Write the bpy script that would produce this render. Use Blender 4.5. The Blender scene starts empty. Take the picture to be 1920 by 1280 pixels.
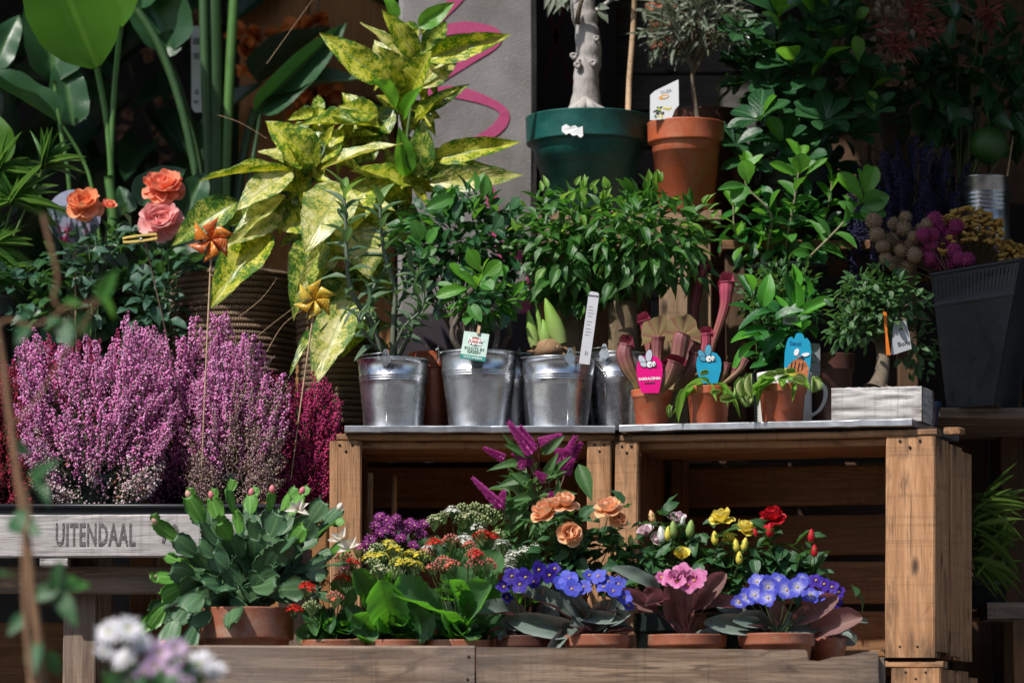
import bpy, math, random
from mathutils import Vector, Matrix, Quaternion, noise
R = math.radians
sc = bpy.context.scene
col = sc.collection
random.seed(7)
rnd = random.random
def ru(a, b): return a + (b - a) * rnd()

# ------------------------------------------------------------------ camera
CAM = Vector((0, -7, 0.30)); FP = 7000.0; PITCH = math.atan(810 / FP)
cam = bpy.data.objects.new('camera', bpy.data.cameras.new('camera')); col.objects.link(cam)
cam.location = CAM; cam.rotation_euler = (R(90) + PITCH, 0, 0)
cam.data.sensor_width = 36; cam.data.lens = FP / 1920 * 36
cam.data.clip_start = 0.1; cam.data.clip_end = 300
cam.data.dof.use_dof = True; cam.data.dof.focus_distance = 7.08; cam.data.dof.aperture_fstop = 3.8
sc.camera = cam
# ------------------------------------------------------------------ light
SUN_AZ, SUN_EL = -42, 50           # degrees: azimuth from the camera side (-Y) towards -X, elevation
w = bpy.data.worlds.new("World"); sc.world = w; w.use_nodes = True
wn = w.node_tree.nodes; wl = w.node_tree.links
sky = wn.new('ShaderNodeTexSky'); sky.sky_type = 'NISHITA'; sky.sun_disc = False
sky.sun_elevation = R(SUN_EL)
sdir = Vector((math.sin(R(SUN_AZ)) * math.cos(R(SUN_EL)), -math.cos(R(SUN_AZ)) * math.cos(R(SUN_EL)), math.sin(R(SUN_EL))))
sky.sun_rotation = math.atan2(sdir.x, sdir.y)
wl.new(sky.outputs[0], wn['Background'].inputs[0]); wn['Background'].inputs[1].default_value = 0.12
sl = bpy.data.lights.new('sun', 'SUN'); sl.energy = 3.9; sl.angle = R(0.6); sl.color = (1, .955, .89)
so = bpy.data.objects.new('sun', sl); col.objects.link(so)
so.rotation_euler = (-sdir).to_track_quat('-Z', 'Y').to_euler(); so.location = (-4, -6, 6)
sc.view_settings.view_transform = 'Standard'; sc.view_settings.look = 'None'
sc.view_settings.exposure = 0.38; sc.view_settings.gamma = 1; sc.view_settings.use_curve_mapping = False
try:
    sc.cycles.use_denoising = True
    sc.cycles.max_bounces = 10; sc.cycles.transparent_max_bounces = 6; sc.cycles.diffuse_bounces = 6
    sc.cycles.glossy_bounces = 4; sc.cycles.sample_clamp_indirect = 4; sc.cycles.caustics_reflective = False
except Exception: pass

# ------------------------------------------------------------------ place helpers
_f = Vector((0, math.cos(PITCH), math.sin(PITCH))); _u = Vector((0, -math.sin(PITCH), math.cos(PITCH)))
def P(u, v, Y=0.0):
    d = _f + Vector((1, 0, 0)) * ((u - 960) / FP) + _u * ((640 - v) / FP)
    return CAM + d * ((Y + 7) / d.y)
def S(Y): return (7 + Y) / FP
def Zat(v, Y): return P(960, v, Y).z
def Xat(u, Y): return P(u, 640, Y).x

# ------------------------------------------------------------------ object helpers
WM = {}
def link(o, parent, M):
    col.objects.link(o)
    if parent is not None:
        o.parent = parent; o.matrix_basis = WM[parent.name].inverted() @ M
    else: o.matrix_basis = M
    WM[o.name] = M
    return o
def T(*a): return Matrix.Translation(Vector(a[0]) if len(a) == 1 else Vector(a))
def thing(name, label, cat, loc, group=None, rot=None):
    o = bpy.data.objects.new(name, None); o.empty_display_size = .03
    link(o, None, T(loc) if rot is None else T(loc) @ rot)
    o['label'] = label; o['category'] = cat
    if group: o['group'] = group
    return o
def struct(o, kind='structure'): o['kind'] = kind; return o
def tag(o, label, cat, group=None):
    o['label'] = label; o['category'] = cat
    if group: o['group'] = group
    return o
def ob(name, mesh, parent=None, M=Matrix()):
    return link(bpy.data.objects.new(name, mesh), parent, M)

class MB:
    def __init__(s): s.v = []; s.f = []; s.m = []; s.uv = []; s.sm = []
    def face(s, idx, m=0, uv=None, smooth=True):
        s.f.append(idx); s.m.append(m); s.uv.append(uv or [(0, 0)] * len(idx)); s.sm.append(smooth)
    def add(s, vs, fs, m=0, uvs=None, smooth=True, M=None):
        b = len(s.v)
        s.v += [M @ Vector(q) for q in vs] if M is not None else [Vector(q) for q in vs]
        for k, fc in enumerate(fs): s.face([b + i for i in fc], m, uvs[k] if uvs else None, smooth)
    def box(s, a, b, m=0, M=None):
        x0, y0, z0 = a; x1, y1, z1 = b
        vs = [(x0,y0,z0),(x1,y0,z0),(x1,y1,z0),(x0,y1,z0),(x0,y0,z1),(x1,y0,z1),(x1,y1,z1),(x0,y1,z1)]
        s.add(vs, [(0,3,2,1),(4,5,6,7),(0,1,5,4),(1,2,6,5),(2,3,7,6),(3,0,4,7)], m, None, False, M)
    def tube(s, pts, rad, n=7, m=0, cap=True):
        pts = [Vector(p) for p in pts]; k = len(pts)
        rad = rad if isinstance(rad, (list, tuple)) else [rad] * k
        b = len(s.v); t0 = None; up = Vector((0.02, -1, 0.03)).normalized()
        for i, p in enumerate(pts):
            t = (pts[min(i + 1, k - 1)] - pts[max(i - 1, 0)]).normalized()
            a = t.cross(up)
            if a.length < .1: a = t.cross(Vector((1, 0, 0)))
            a.normalize(); c = a.cross(t)
            for j in range(n):
                q = 2 * math.pi * j / n
                s.v.append(p + (a * math.cos(q) + c * math.sin(q)) * rad[i])
        for i in range(k - 1):
            for j in range(n):
                j2 = (j + 1) % n
                s.face([b+i*n+j, b+i*n+j2, b+(i+1)*n+j2, b+(i+1)*n+j], m,
                       [(j/n, i/(k-1)), ((j+1)/n, i/(k-1)), ((j+1)/n, (i+1)/(k-1)), (j/n, (i+1)/(k-1))])
        if cap:
            s.face([b + j for j in range(n)], m); s.face([b + (k-1)*n + j for j in range(n)][::-1], m)
    def lathe(s, prof, n=32, m=0, M=None, wob=0, sm=True):
        b = len(s.v); k = len(prof)
        for (r, z) in prof:
            for j in range(n):
                q = 2 * math.pi * j / n; rr = r * (1 + wob * math.sin(3 * q + z * 40))
                p = Vector((rr * math.cos(q), rr * math.sin(q), z)); s.v.append(M @ p if M is not None else p)
        for i in range(k - 1):
            for j in range(n):
                j2 = (j + 1) % n
                s.face([b+i*n+j, b+i*n+j2, b+(i+1)*n+j2, b+(i+1)*n+j], m, [(j/n, i/(k-1)), ((j+1)/n, i/(k-1)), ((j+1)/n, (i+1)/(k-1)), (j/n, (i+1)/(k-1))], sm)
    def tmpl(s, T_, M, m=0):
        b = len(s.v); s.v += [M @ q for q in T_['v']]
        for fc, uv in zip(T_['f'], T_['uv']): s.face([b + i for i in fc], m, uv)
    def mesh(s, name, mats):
        me = bpy.data.meshes.new(name); me.from_pydata([tuple(q) for q in s.v], [], s.f)
        for mt in (mats if isinstance(mats, (list, tuple)) else [mats]): me.materials.append(mt)
        me.polygons.foreach_set('material_index', s.m); me.polygons.foreach_set('use_smooth', s.sm)
        uvl = me.uv_layers.new(name='UVMap'); flat = []
        for u in s.uv:
            for a in u: flat += [a[0], a[1]]
        uvl.data.foreach_set('uv', flat); me.update(); return me
    def obj(s, name, mats, parent=None, M=Matrix()):
        """vertices are given in the local frame of M"""
        return ob(name, s.mesh(name, mats), parent, M)
    def wobj(s, name, mats, parent=None):
        """vertices are given in world space; origin goes to the parent's"""
        M = WM[parent.name] if parent else Matrix()
        if parent:
            I = M.inverted(); s.v = [I @ q for q in s.v]
        return ob(name, s.mesh(name, mats), parent, M)

# ------------------------------------------------------------------ materials
class NT:
    def __init__(s, name):
        s.mat = bpy.data.materials.new(name); s.mat.use_nodes = True
        s.n = s.mat.node_tree.nodes; s.l = s.mat.node_tree.links
        s.p = s.n['Principled BSDF']; s.out = s.n['Material Output']
    def node(s, t, **kw):
        o = s.n.new(t)
        for k, v in kw.items():
            if isinstance(k, str) and hasattr(o, k): setattr(o, k, v)
        return o
    def link(s, a, b): s.l.new(a, b)
    def math(s, op, a, b=None, clamp=False):
        o = s.n.new('ShaderNodeMath'); o.operation = op; o.use_clamp = clamp
        for i, x in enumerate((a, b)):
            if x is None: continue
            if isinstance(x, (int, float)): o.inputs[i].default_value = x
            else: s.l.new(x, o.inputs[i])
        return o.outputs[0]
    def mix(s, fac, a, b, mode='MIX'):
        o = s.n.new('ShaderNodeMix'); o.data_type = 'RGBA'; o.blend_type = mode
        for sock, x in ((o.inputs[0], fac), (o.inputs[6], a), (o.inputs[7], b)):
            if isinstance(x, (int, float)): sock.default_value = x
            elif isinstance(x, (tuple, list)): sock.default_value = (*x[:3], 1)
            else: s.l.new(x, sock)
        return o.outputs[2]
    def noise(s, scale, detail=3, rough=.5, vec=None, dist=0):
        o = s.n.new('ShaderNodeTexNoise'); o.inputs['Scale'].default_value = scale
        o.inputs['Detail'].default_value = detail; o.inputs['Roughness'].default_value = rough; o.inputs['Distortion'].default_value = dist
        if vec is not None: s.l.new(vec, o.inputs['Vector'])
        return o.outputs['Fac']
    def ramp(s, fac, stops):
        o = s.n.new('ShaderNodeValToRGB'); e = o.color_ramp.elements
        while len(e) < len(stops): e.new(.5)
        for q, (p, c) in zip(e, stops):
            q.position = p; q.color = (*c, 1) if isinstance(c, tuple) else (c, c, c, 1)
        s.l.new(fac, o.inputs[0]); return o.outputs[0]
    def mapr(s, fac, a, b, c=0, d=1):
        o = s.n.new('ShaderNodeMapRange'); s.l.new(fac, o.inputs[0])
        for i, x in enumerate((a, b, c, d)): o.inputs[i + 1].default_value = x
        return o.outputs[0]
    def coord(s, which='Object', scale=None, offset_random=True):
        c = s.n.new('ShaderNodeTexCoord'); o = c.outputs[which]
        if offset_random:
            oi = s.n.new('ShaderNodeObjectInfo')
            mu = s.math('MULTIPLY', oi.outputs['Random'], 37.0)
            cb = s.n.new('ShaderNodeCombineXYZ'); s.l.new(mu, cb.inputs[0]); s.l.new(mu, cb.inputs[1]); s.l.new(mu, cb.inputs[2])
            va = s.n.new('ShaderNodeVectorMath'); va.operation = 'ADD'; s.l.new(o, va.inputs[0]); s.l.new(cb.outputs[0], va.inputs[1]); o = va.outputs[0]
        if scale:
            mp = s.n.new('ShaderNodeMapping'); mp.inputs['Scale'].default_value = scale; s.l.new(o, mp.inputs[0]); o = mp.outputs[0]
        return o
    def rand(s): return s.n.new('ShaderNodeObjectInfo').outputs['Random']
    def bump(s, h, strength=.3, dist=.002):
        b = s.n.new('ShaderNodeBump'); b.inputs['Strength'].default_value = strength; b.inputs['Distance'].default_value = dist
        s.l.new(h, b.inputs['Height']); s.l.new(b.outputs[0], s.p.inputs['Normal']); return b.outputs[0]
    def set(s, color=None, rough=None, metal=None, spec=None, **kw):
        for nm, x in (('Base Color', color), ('Roughness', rough), ('Metallic', metal), ('Specular IOR Level', spec)):
            if x is None: continue
            if isinstance(x, (tuple, list)): s.p.inputs[nm].default_value = (*x[:3], 1)
            elif isinstance(x, (int, float)): s.p.inputs[nm].default_value = x
            else: s.l.new(x, s.p.inputs[nm])
        return s
    def translucent(s, color, fac, normal=None):
        t = s.n.new('ShaderNodeBsdfTranslucent')
        if isinstance(color, (tuple, list)): t.inputs[0].default_value = (*color[:3], 1)
        else: s.l.new(color, t.inputs[0])
        m = s.n.new('ShaderNodeMixShader'); m.inputs[0].default_value = fac
        s.l.new(s.p.outputs[0], m.inputs[1]); s.l.new(t.outputs[0], m.inputs[2]); s.l.new(m.outputs[0], s.out.inputs[0])

def plain(name, color, rough=.5, metal=0, var=.12, nscale=60, bump=.15, spec=.5, dirt=None):
    t = NT(name); v = t.coord('Object')
    n = t.noise(nscale, 4, .6, v)
    c2 = tuple(x * (1 - var * 2.2) for x in color)
    c = t.mix(t.mapr(n, .3, .7), c2, color)
    if dirt:
        n2 = t.noise(16, 6, .75, v, .5); c = t.mix(t.mapr(n2, .48, .66, 0, .75), c, dirt)
    t.set(c, rough, metal, spec)
    if bump: t.bump(n, bump, .001)
    return t.mat

def leafmat(name, ca, cb, vein=None, trans=(.2, .45, .04), tf=.28, rough=.38, vfreq=9, back=None, spec=.5, veinw=.035, blush=None):
    t = NT(name); uv = t.n.new('ShaderNodeUVMap').outputs[0]
    sp = t.n.new('ShaderNodeSeparateXYZ'); t.link(uv, sp.inputs[0])
    ax = t.math('ABSOLUTE', t.math('SUBTRACT', sp.outputs[0], .5))
    mid = t.mapr(ax, veinw * .5, veinw * 1.6, 1, 0)
    sv = t.math('SINE', t.math('MULTIPLY', t.math('SUBTRACT', sp.outputs[1], t.math('MULTIPLY', ax, .9)), vfreq * 6.283))
    side = t.mapr(sv, .86, 1.0, 0, .55)
    n = t.noise(38, 3, .6, t.coord('Object'))
    r = t.rand()
    c = t.mix(t.math('ADD', t.math('MULTIPLY', r, .75), t.math('MULTIPLY', t.math('SUBTRACT', n, .5), .9), True), ca, cb)
    veins = t.math('MAXIMUM', mid, side)
    vc = vein or tuple(min(1, x * 1.6 + .02) for x in cb)
    c = t.mix(t.math('MULTIPLY', veins, .6), c, vc)
    if blush: c = t.mix(t.mapr(ax, .3, .5, 0, .8), c, blush)
    if back:
        g = t.n.new('ShaderNodeNewGeometry'); c = t.mix(g.outputs['Backfacing'], c, back)
    t.set(c, rough, 0, spec)
    t.bump(t.math('SUBTRACT', n, t.math('MULTIPLY', veins, .8)), .35, .0012)
    tc = t.mix(t.math('MULTIPLY', veins, .5), trans, tuple(x * .5 for x in trans))
    t.translucent(tc, tf)
    return t.mat

def petalmat(name, base, tip, tf=.3, rough=.5, var=.06, edge=None, ctr=.0, ctrw=.3):
    t = NT(name); uv = t.n.new('ShaderNodeUVMap').outputs[0]
    sp = t.n.new('ShaderNodeSeparateXYZ'); t.link(uv, sp.inputs[0])
    n = t.noise(120, 3, .6, t.coord('Object'))
    f = t.math('ADD', sp.outputs[1], t.math('MULTIPLY', t.math('SUBTRACT', n, .5), .5))
    c = t.mix(t.mapr(f, ctr, ctr + ctrw), base, tip)
    r = t.rand()
    c = t.mix(t.math('MULTIPLY', r, var * 2), c, tuple(x * .55 for x in tip))
    if edge: c = t.mix(t.mapr(f, .8, 1.0, 0, .8), c, edge)
    t.set(c, rough, 0, .3); t.bump(n, .2, .0006)
    t.translucent(c, tf); return t.mat

def wood(name, ca, cb, dark=(.05, .035, .025), stain=.35, gs=1.0, rough=.8, ring=.5, grey=None):
    """grain runs along the plank's local X"""
    t = NT(name)
    v = t.coord('Object', (3.2 * gs, 60 * gs, 60 * gs)); n1 = t.noise(1.0, 6, .65, v, .6)
    v2 = t.coord('Object', (1.5, 14, 14)); n2 = t.noise(1.0, 3, .5, v2, 1.5)
    fine = t.noise(1.0, 3, .7, t.coord('Object', (14, 420, 420)))
    saw = t.noise(1.0, 3, .7, t.coord('Object', (130, 3, 3)))
    rings = t.math('SINE', t.math('MULTIPLY', n2, 46))
    rg = t.mapr(rings, .3, 1, 0, ring)
    r = t.rand()
    c = t.mix(t.mapr(n1, .36, .62), ca, cb)
    c = t.mix(t.math('MULTIPLY', r, .35), c, tuple(x * .55 for x in cb))
    c = t.mix(t.math('MULTIPLY', rg, t.mapr(n1, .35, .65)), c, tuple(x * .5 for x in ca))
    c = t.mix(t.mapr(fine, .52, .72, 0, .6), c, dark)
    crk = t.noise(1.0, 4, .7, t.coord('Object', (2.2, 150, 150)), .3); c = t.mix(t.mapr(crk, .62, .70, 0, .75), c, dark)
    c = t.mix(t.mapr(saw, .54, .70, 0, .32), c, dark)
    st = t.noise(7, 5, .65, t.coord('Object', (1, 2.2, 2.2)), .4)
    c = t.mix(t.mapr(st, .56, .72, 0, stain), c, dark)
    kn = t.n.new('ShaderNodeTexVoronoi'); kn.inputs['Scale'].default_value = 1.0
    t.link(t.coord('Object', (7, 16, 16)), kn.inputs['Vector'])
    c = t.mix(t.mapr(kn.outputs['Distance'], .05, .16, .85, 0), c, tuple(x * .7 for x in dark))
    gx = t.n.new('ShaderNodeTexCoord').outputs['Generated']; sx = t.n.new('ShaderNodeSeparateXYZ'); t.link(gx, sx.inputs[0])
    en = t.math('MULTIPLY', t.mapr(t.math('ABSOLUTE', t.math('SUBTRACT', sx.outputs[0], .5)), .36, .5), t.mapr(t.noise(1.0, 4, .7, t.coord('Object', (9, 40, 40))), .42, .62)); c = t.mix(t.math('MULTIPLY', en, .85), c, dark)
    if grey:
        g = t.noise(3.5, 4, .6, t.coord('Object')); c = t.mix(t.mapr(g, .35, .65, .05, .6), c, t.mix(n1, tuple(x * .6 for x in grey), tuple(x * 1.45 for x in grey)))
    t.set(c, rough, 0, .25)
    h = t.math('ADD', t.math('MULTIPLY', n1, .8), t.math('ADD', t.math('MULTIPLY', fine, .5), t.math('MULTIPLY', saw, .3)))
    t.bump(h, .55, .0022)
    return t.mat
# ------------------------------------------------------------------ material library
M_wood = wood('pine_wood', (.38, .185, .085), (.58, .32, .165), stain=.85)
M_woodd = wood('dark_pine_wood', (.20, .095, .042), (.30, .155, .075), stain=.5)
M_woodb = wood('brown_crate_wood', (.10, .055, .032), (.36, .25, .17), dark=(.022, .016, .013), stain=.9, grey=(.21, .17, .145), ring=.8)
M_woodg = wood('grey_weathered_wood', (.40, .365, .35), (.60, .565, .55), dark=(.07, .055, .045), stain=.35, ring=.75, gs=.7)
M_woodw = wood('whitewashed_wood', (.52, .49, .47), (.66, .63, .61), dark=(.10, .08, .07), stain=.25, ring=.3)
M_stand = wood('stand_wood', (.27, .17, .10), (.42, .28, .18), stain=.5)
M_terra = plain('terracotta_plastic', (.42, .14, .075), .5, var=.16, nscale=30, dirt=(.40, .27, .20))
M_terra2 = plain('orange_plastic', (.56, .125, .05), .4, var=.12, nscale=25, bump=.08, dirt=(.50, .20, .11))
M_brownpot = plain('brown_plastic', (.10, .035, .022), .5)
M_green = plain('green_glazed_clay', (.008, .115, .100), .5, var=.22, nscale=18, dirt=(.03, .15, .135))
M_black = plain('black_plastic', (.014, .015, .018), .38, var=.1)
M_soil = plain('potting_soil', (.045, .028, .018), .95, var=.4, nscale=400, bump=1)
M_darkpot = plain('dark_pot_plastic', (.012, .022, .02), .5)
M_white = plain('white_ceramic', (.74, .73, .70), .3, var=.03)
M_card = plain('white_card', (.78, .79, .80), .45, var=.02, bump=0)
M_stick = wood('stick_wood', (.50, .33, .19), (.62, .43, .27), stain=.15, ring=.2)
M_nail = plain('rusty_nail', (.05, .035, .03), .6, .6)
M_ink = plain('black_ink', (.02, .02, .025), .6, bump=0, var=0)
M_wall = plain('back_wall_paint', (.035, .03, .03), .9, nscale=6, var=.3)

def mk_metal(name, base=(.60, .62, .64), rough=.30, sp=0.35, scale=26):
    t = NT(name); c = t.coord('Object')
    vo = t.n.new('ShaderNodeTexVoronoi'); vo.inputs['Scale'].default_value = scale * 6; t.link(c, vo.inputs['Vector'])
    n = t.noise(scale, 5, .65, c)
    col_ = t.mix(t.mapr(n, .3, .7), tuple(x * .72 for x in base), base)
    sg = t.n.new('ShaderNodeSeparateColor'); t.link(vo.outputs['Color'], sg.inputs[0])
    col_ = t.mix(t.math('MULTIPLY', sg.outputs[0], .40), col_, tuple(x * .6 for x in base))
    wm = t.mapr(t.noise(11, 5, .75, t.coord('Object', (1, 1, .35)), .8), .52, .64, 0, .5)
    col_ = t.mix(wm, col_, tuple(x * .55 for x in base))
    t.set(col_, t.math('ADD', t.math('ADD', t.math('MULTIPLY', n, sp), rough), t.math('MULTIPLY', wm, .25)), .95)
    t.bump(t.noise(9, 4, .6, c), .35, .004); return t.mat
M_zinc = mk_metal('galvanised_steel', (.68, .70, .73), rough=.10)
M_zincd = mk_metal('dull_zinc_sheet', (.085, .088, .092), .5, .3, 9)
M_sheet = mk_metal('galvanised_sheet', (.62, .64, .68), .26, .35, 14)
M_tin = mk_metal('tin_can', (.5, .5, .5), .18, .2)

def mk_concrete():
    t = NT('grey_concrete'); c = t.coord('Object', None, False)
    n = t.noise(7, 8, .65, c); n2 = t.noise(160, 4, .7, c); n3 = t.noise(2.5, 5, .6, t.coord('Object', (3, 3, .6), False))
    cc = t.mix(t.mapr(n, .3, .7), (.16, .145, .14), (.285, .27, .27))
    cc = t.mix(t.mapr(n3, .5, .75, 0, .6), cc, (.12, .11, .105))
    cc = t.mix(t.mapr(n2, .55, .8, 0, .5), cc, (.33, .32, .32))
    t.set(cc, .9, 0, .2); t.bump(n2, .6, .003); return t.mat
M_conc = mk_concrete()
def mk_graf():
    t = NT('pink_spray_paint'); c = t.coord('Object', None, False); n2 = t.noise(150, 4, .7, c)
    t.set(t.mix(t.mapr(n2, .5, .8, 0, .4), (.42, .05, .16), (.3, .2, .22)), .8); t.bump(n2, .5, .002); return t.mat
M_graf = mk_graf()
def mk_bark(name, a, b, sc_=40, bs=.8, dark=(.05, .04, .03)):
    t = NT(name); c = t.coord('Object', (1, 1, .45))
    n = t.noise(sc_, 6, .7, c, .5); n2 = t.noise(sc_ * .25, 4, .6, c)
    cc = t.mix(t.mapr(n2, .35, .65), a, b); cc = t.mix(t.mapr(n, .52, .68, 0, .7), cc, dark)
    t.set(cc, .85, 0, .2); t.bump(n, bs, .004); return t.mat
M_bark = mk_bark('pale_olive_bark', (.34, .31, .29), (.52, .49, .47), 35)
M_barkd = mk_bark('brown_bark', (.10, .075, .05), (.19, .15, .11), 60)
M_root = mk_bark('ginseng_root_bark', (.085, .065, .055), (.17, .14, .12), 50, .5)
M_stemg = plain('green_stem', (.10, .17, .045), .5, nscale=80)
M_stemgr = plain('grey_green_stem', (.13, .16, .11), .6, nscale=80)
M_stemr = plain('reddish_stem', (.12, .045, .03), .6)
def mk_burlap():
    t = NT('burlap'); c = t.coord('UV', (46, 38, 1), False)
    ch = t.n.new('ShaderNodeTexWave'); ch.inputs['Scale'].default_value = 1.0; ch.inputs['Distortion'].default_value = 1.2; t.link(c, ch.inputs['Vector']); ch.bands_direction = 'X'
    cv = t.n.new('ShaderNodeTexWave'); cv.inputs['Scale'].default_value = 1.0; cv.inputs['Distortion'].default_value = 1.2; t.link(c, cv.inputs['Vector']); cv.bands_direction = 'Y'
    m = t.math('MAXIMUM', ch.outputs['Fac'], cv.outputs['Fac'])
    cc = t.mix(t.mapr(m, .45, .95), (.08, .055, .03), (.56, .42, .26))
    t.set(cc, .95, 0, .1); t.bump(m, 1, .004); return t.mat
M_burlap = mk_burlap()
def mk_rope():
    t = NT('jute_rope'); c = t.coord('UV', (95, 1.0, 1), False)
    wv = t.n.new('ShaderNodeTexWave'); wv.inputs['Scale'].default_value = 1.0; wv.inputs['Distortion'].default_value = .6; wv.bands_direction = 'DIAGONAL'; t.link(c, wv.inputs['Vector'])
    n = t.noise(90, 4, .7, t.coord('Object'))
    r = t.rand()
    cc = t.mix(wv.outputs['Fac'], (.22, .14, .085), (.66, .49, .34)); cc = t.mix(t.math('MULTIPLY', r, .5), cc, (.24, .15, .10)); cc = t.mix(t.mapr(n, .5, .8, 0, .6), cc, (.34, .23, .15))
    t.set(cc, .95, 0, .1); t.bump(t.math('ADD', wv.outputs['Fac'], n), 1, .006); return t.mat
M_rope = mk_rope()

G = {}
G['ficus'] = leafmat('weeping_fig_leaf', (.03, .10, .02), (.07, .19, .035), trans=(.14, .42, .04), tf=.28, rough=.27)
G['ficus_y'] = leafmat('young_fig_leaf', (.12, .27, .03), (.20, .38, .05), trans=(.4, .7, .08), tf=.4, rough=.32)
G['clusia'] = leafmat('dark_round_leaf', (.015, .06, .025), (.04, .125, .04), trans=(.08, .28, .03), tf=.16, rough=.26, vfreq=5)
G['clusia_y'] = leafmat('bright_round_leaf', (.075, .24, .02), (.13, .36, .03), trans=(.3, .7, .05), tf=.4, rough=.3, vfreq=5)
G['mid'] = leafmat('green_obovate_leaf', (.05, .18, .028), (.09, .27, .045), trans=(.22, .55, .05), tf=.34, rough=.33, vfreq=7)
G['olive'] = leafmat('olive_leaf', (.10, .13, .085), (.18, .21, .15), trans=(.2, .26, .12), tf=.2, rough=.5, back=(.30, .32, .27))
G['adenium'] = leafmat('grey_green_leaf', (.055, .115, .06), (.11, .19, .10), vein=(.3, .4, .25), trans=(.2, .4, .1), tf=.25, rough=.4)
G['adenium_y'] = leafmat('light_tip_leaf', (.13, .25, .06), (.2, .36, .09), vein=(.4, .5, .3), trans=(.4, .7, .1), tf=.35)
G['rose'] = leafmat('rose_leaf', (.025, .085, .03), (.05, .135, .045), trans=(.14, .35, .05), tf=.24, rough=.38)
G['rose_b'] = leafmat('bluish_rose_leaf', (.035, .095, .06), (.06, .14, .085), trans=(.12, .3, .08), tf=.2, rough=.35)
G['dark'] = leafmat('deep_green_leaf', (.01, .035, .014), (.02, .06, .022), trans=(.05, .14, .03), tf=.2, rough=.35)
G['coffee'] = leafmat('glossy_coffee_leaf', (.018, .10, .025), (.04, .17, .035), trans=(.1, .4, .04), tf=.25, rough=.2, vfreq=6)
G['coffee_y'] = leafmat('light_coffee_leaf', (.07, .28, .03), (.11, .38, .04), trans=(.25, .75, .06), tf=.4, rough=.25)
G['bonsai'] = leafmat('bonsai_leaf', (.035, .095, .03), (.075, .165, .05), trans=(.15, .35, .06), tf=.24, rough=.33)
G['banana'] = leafmat('strelitzia_leaf', (.07, .20, .015), (.09, .25, .02), vein=(.2, .42, .05), trans=(.3, .72, .02), tf=.5, rough=.3, vfreq=22, veinw=.03)
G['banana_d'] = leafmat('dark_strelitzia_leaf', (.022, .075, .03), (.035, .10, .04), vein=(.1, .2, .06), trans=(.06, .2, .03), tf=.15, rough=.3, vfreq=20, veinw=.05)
G['palm'] = leafmat('palm_leaf', (.05, .15, .03), (.09, .21, .05), trans=(.25, .5, .08), tf=.3, rough=.35, vfreq=1)
G['cactus'] = leafmat('cactus_segment', (.05, .125, .055), (.095, .18, .08), vein=(.12, .24, .08), trans=(.15, .45, .05), tf=.14, rough=.42, vfreq=0, veinw=.05)
G['cactus_y'] = leafmat('young_cactus_segment', (.10, .28, .04), (.15, .34, .06), trans=(.25, .65, .06), tf=.25, rough=.4, vfreq=0, veinw=.05)
G['kal'] = leafmat('kalanchoe_leaf', (.07, .165, .06), (.11, .22, .10), vein=(.09, .23, .06), trans=(.22, .72, .03), tf=.36, rough=.5, vfreq=0, blush=(.13, .27, .10))
G['kal_d'] = leafmat('dark_kalanchoe_leaf', (.028, .09, .03), (.045, .13, .045), vein=(.05, .14, .04), trans=(.15, .5, .03), tf=.22, rough=.4, vfreq=0)
G['violet'] = leafmat('violet_leaf', (.11, .155, .125), (.18, .22, .185), vein=(.07, .09, .075), trans=(.2, .1, .1), tf=.15, rough=.7, vfreq=5, back=(.20, .075, .085), blush=(.24, .29, .26))
G['violet_p'] = leafmat('purple_violet_leaf', (.18, .10, .09), (.27, .14, .13), vein=(.28, .19, .13), trans=(.4, .12, .14), tf=.25, rough=.65, vfreq=5, back=(.23, .09, .10))
G['celosia'] = leafmat('celosia_leaf', (.04, .12, .03), (.08, .19, .05), vein=(.2, .3, .12), trans=(.2, .45, .06), tf=.3, rough=.42, vfreq=7, back=(.26, .3, .24))
G['grass'] = leafmat('grass_blade', (.12, .24, .05), (.20, .32, .09), trans=(.25, .4, .08), tf=.3, vfreq=0)
G['trap'] = leafmat('flytrap_leaf', (.17, .36, .05), (.26, .46, .08), trans=(.4, .75, .1), tf=.35, rough=.4, vfreq=0)
G['fern'] = leafmat('fern_leaf', (.03, .11, .03), (.06, .17, .045), trans=(.2, .4, .06), tf=.3)

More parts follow.
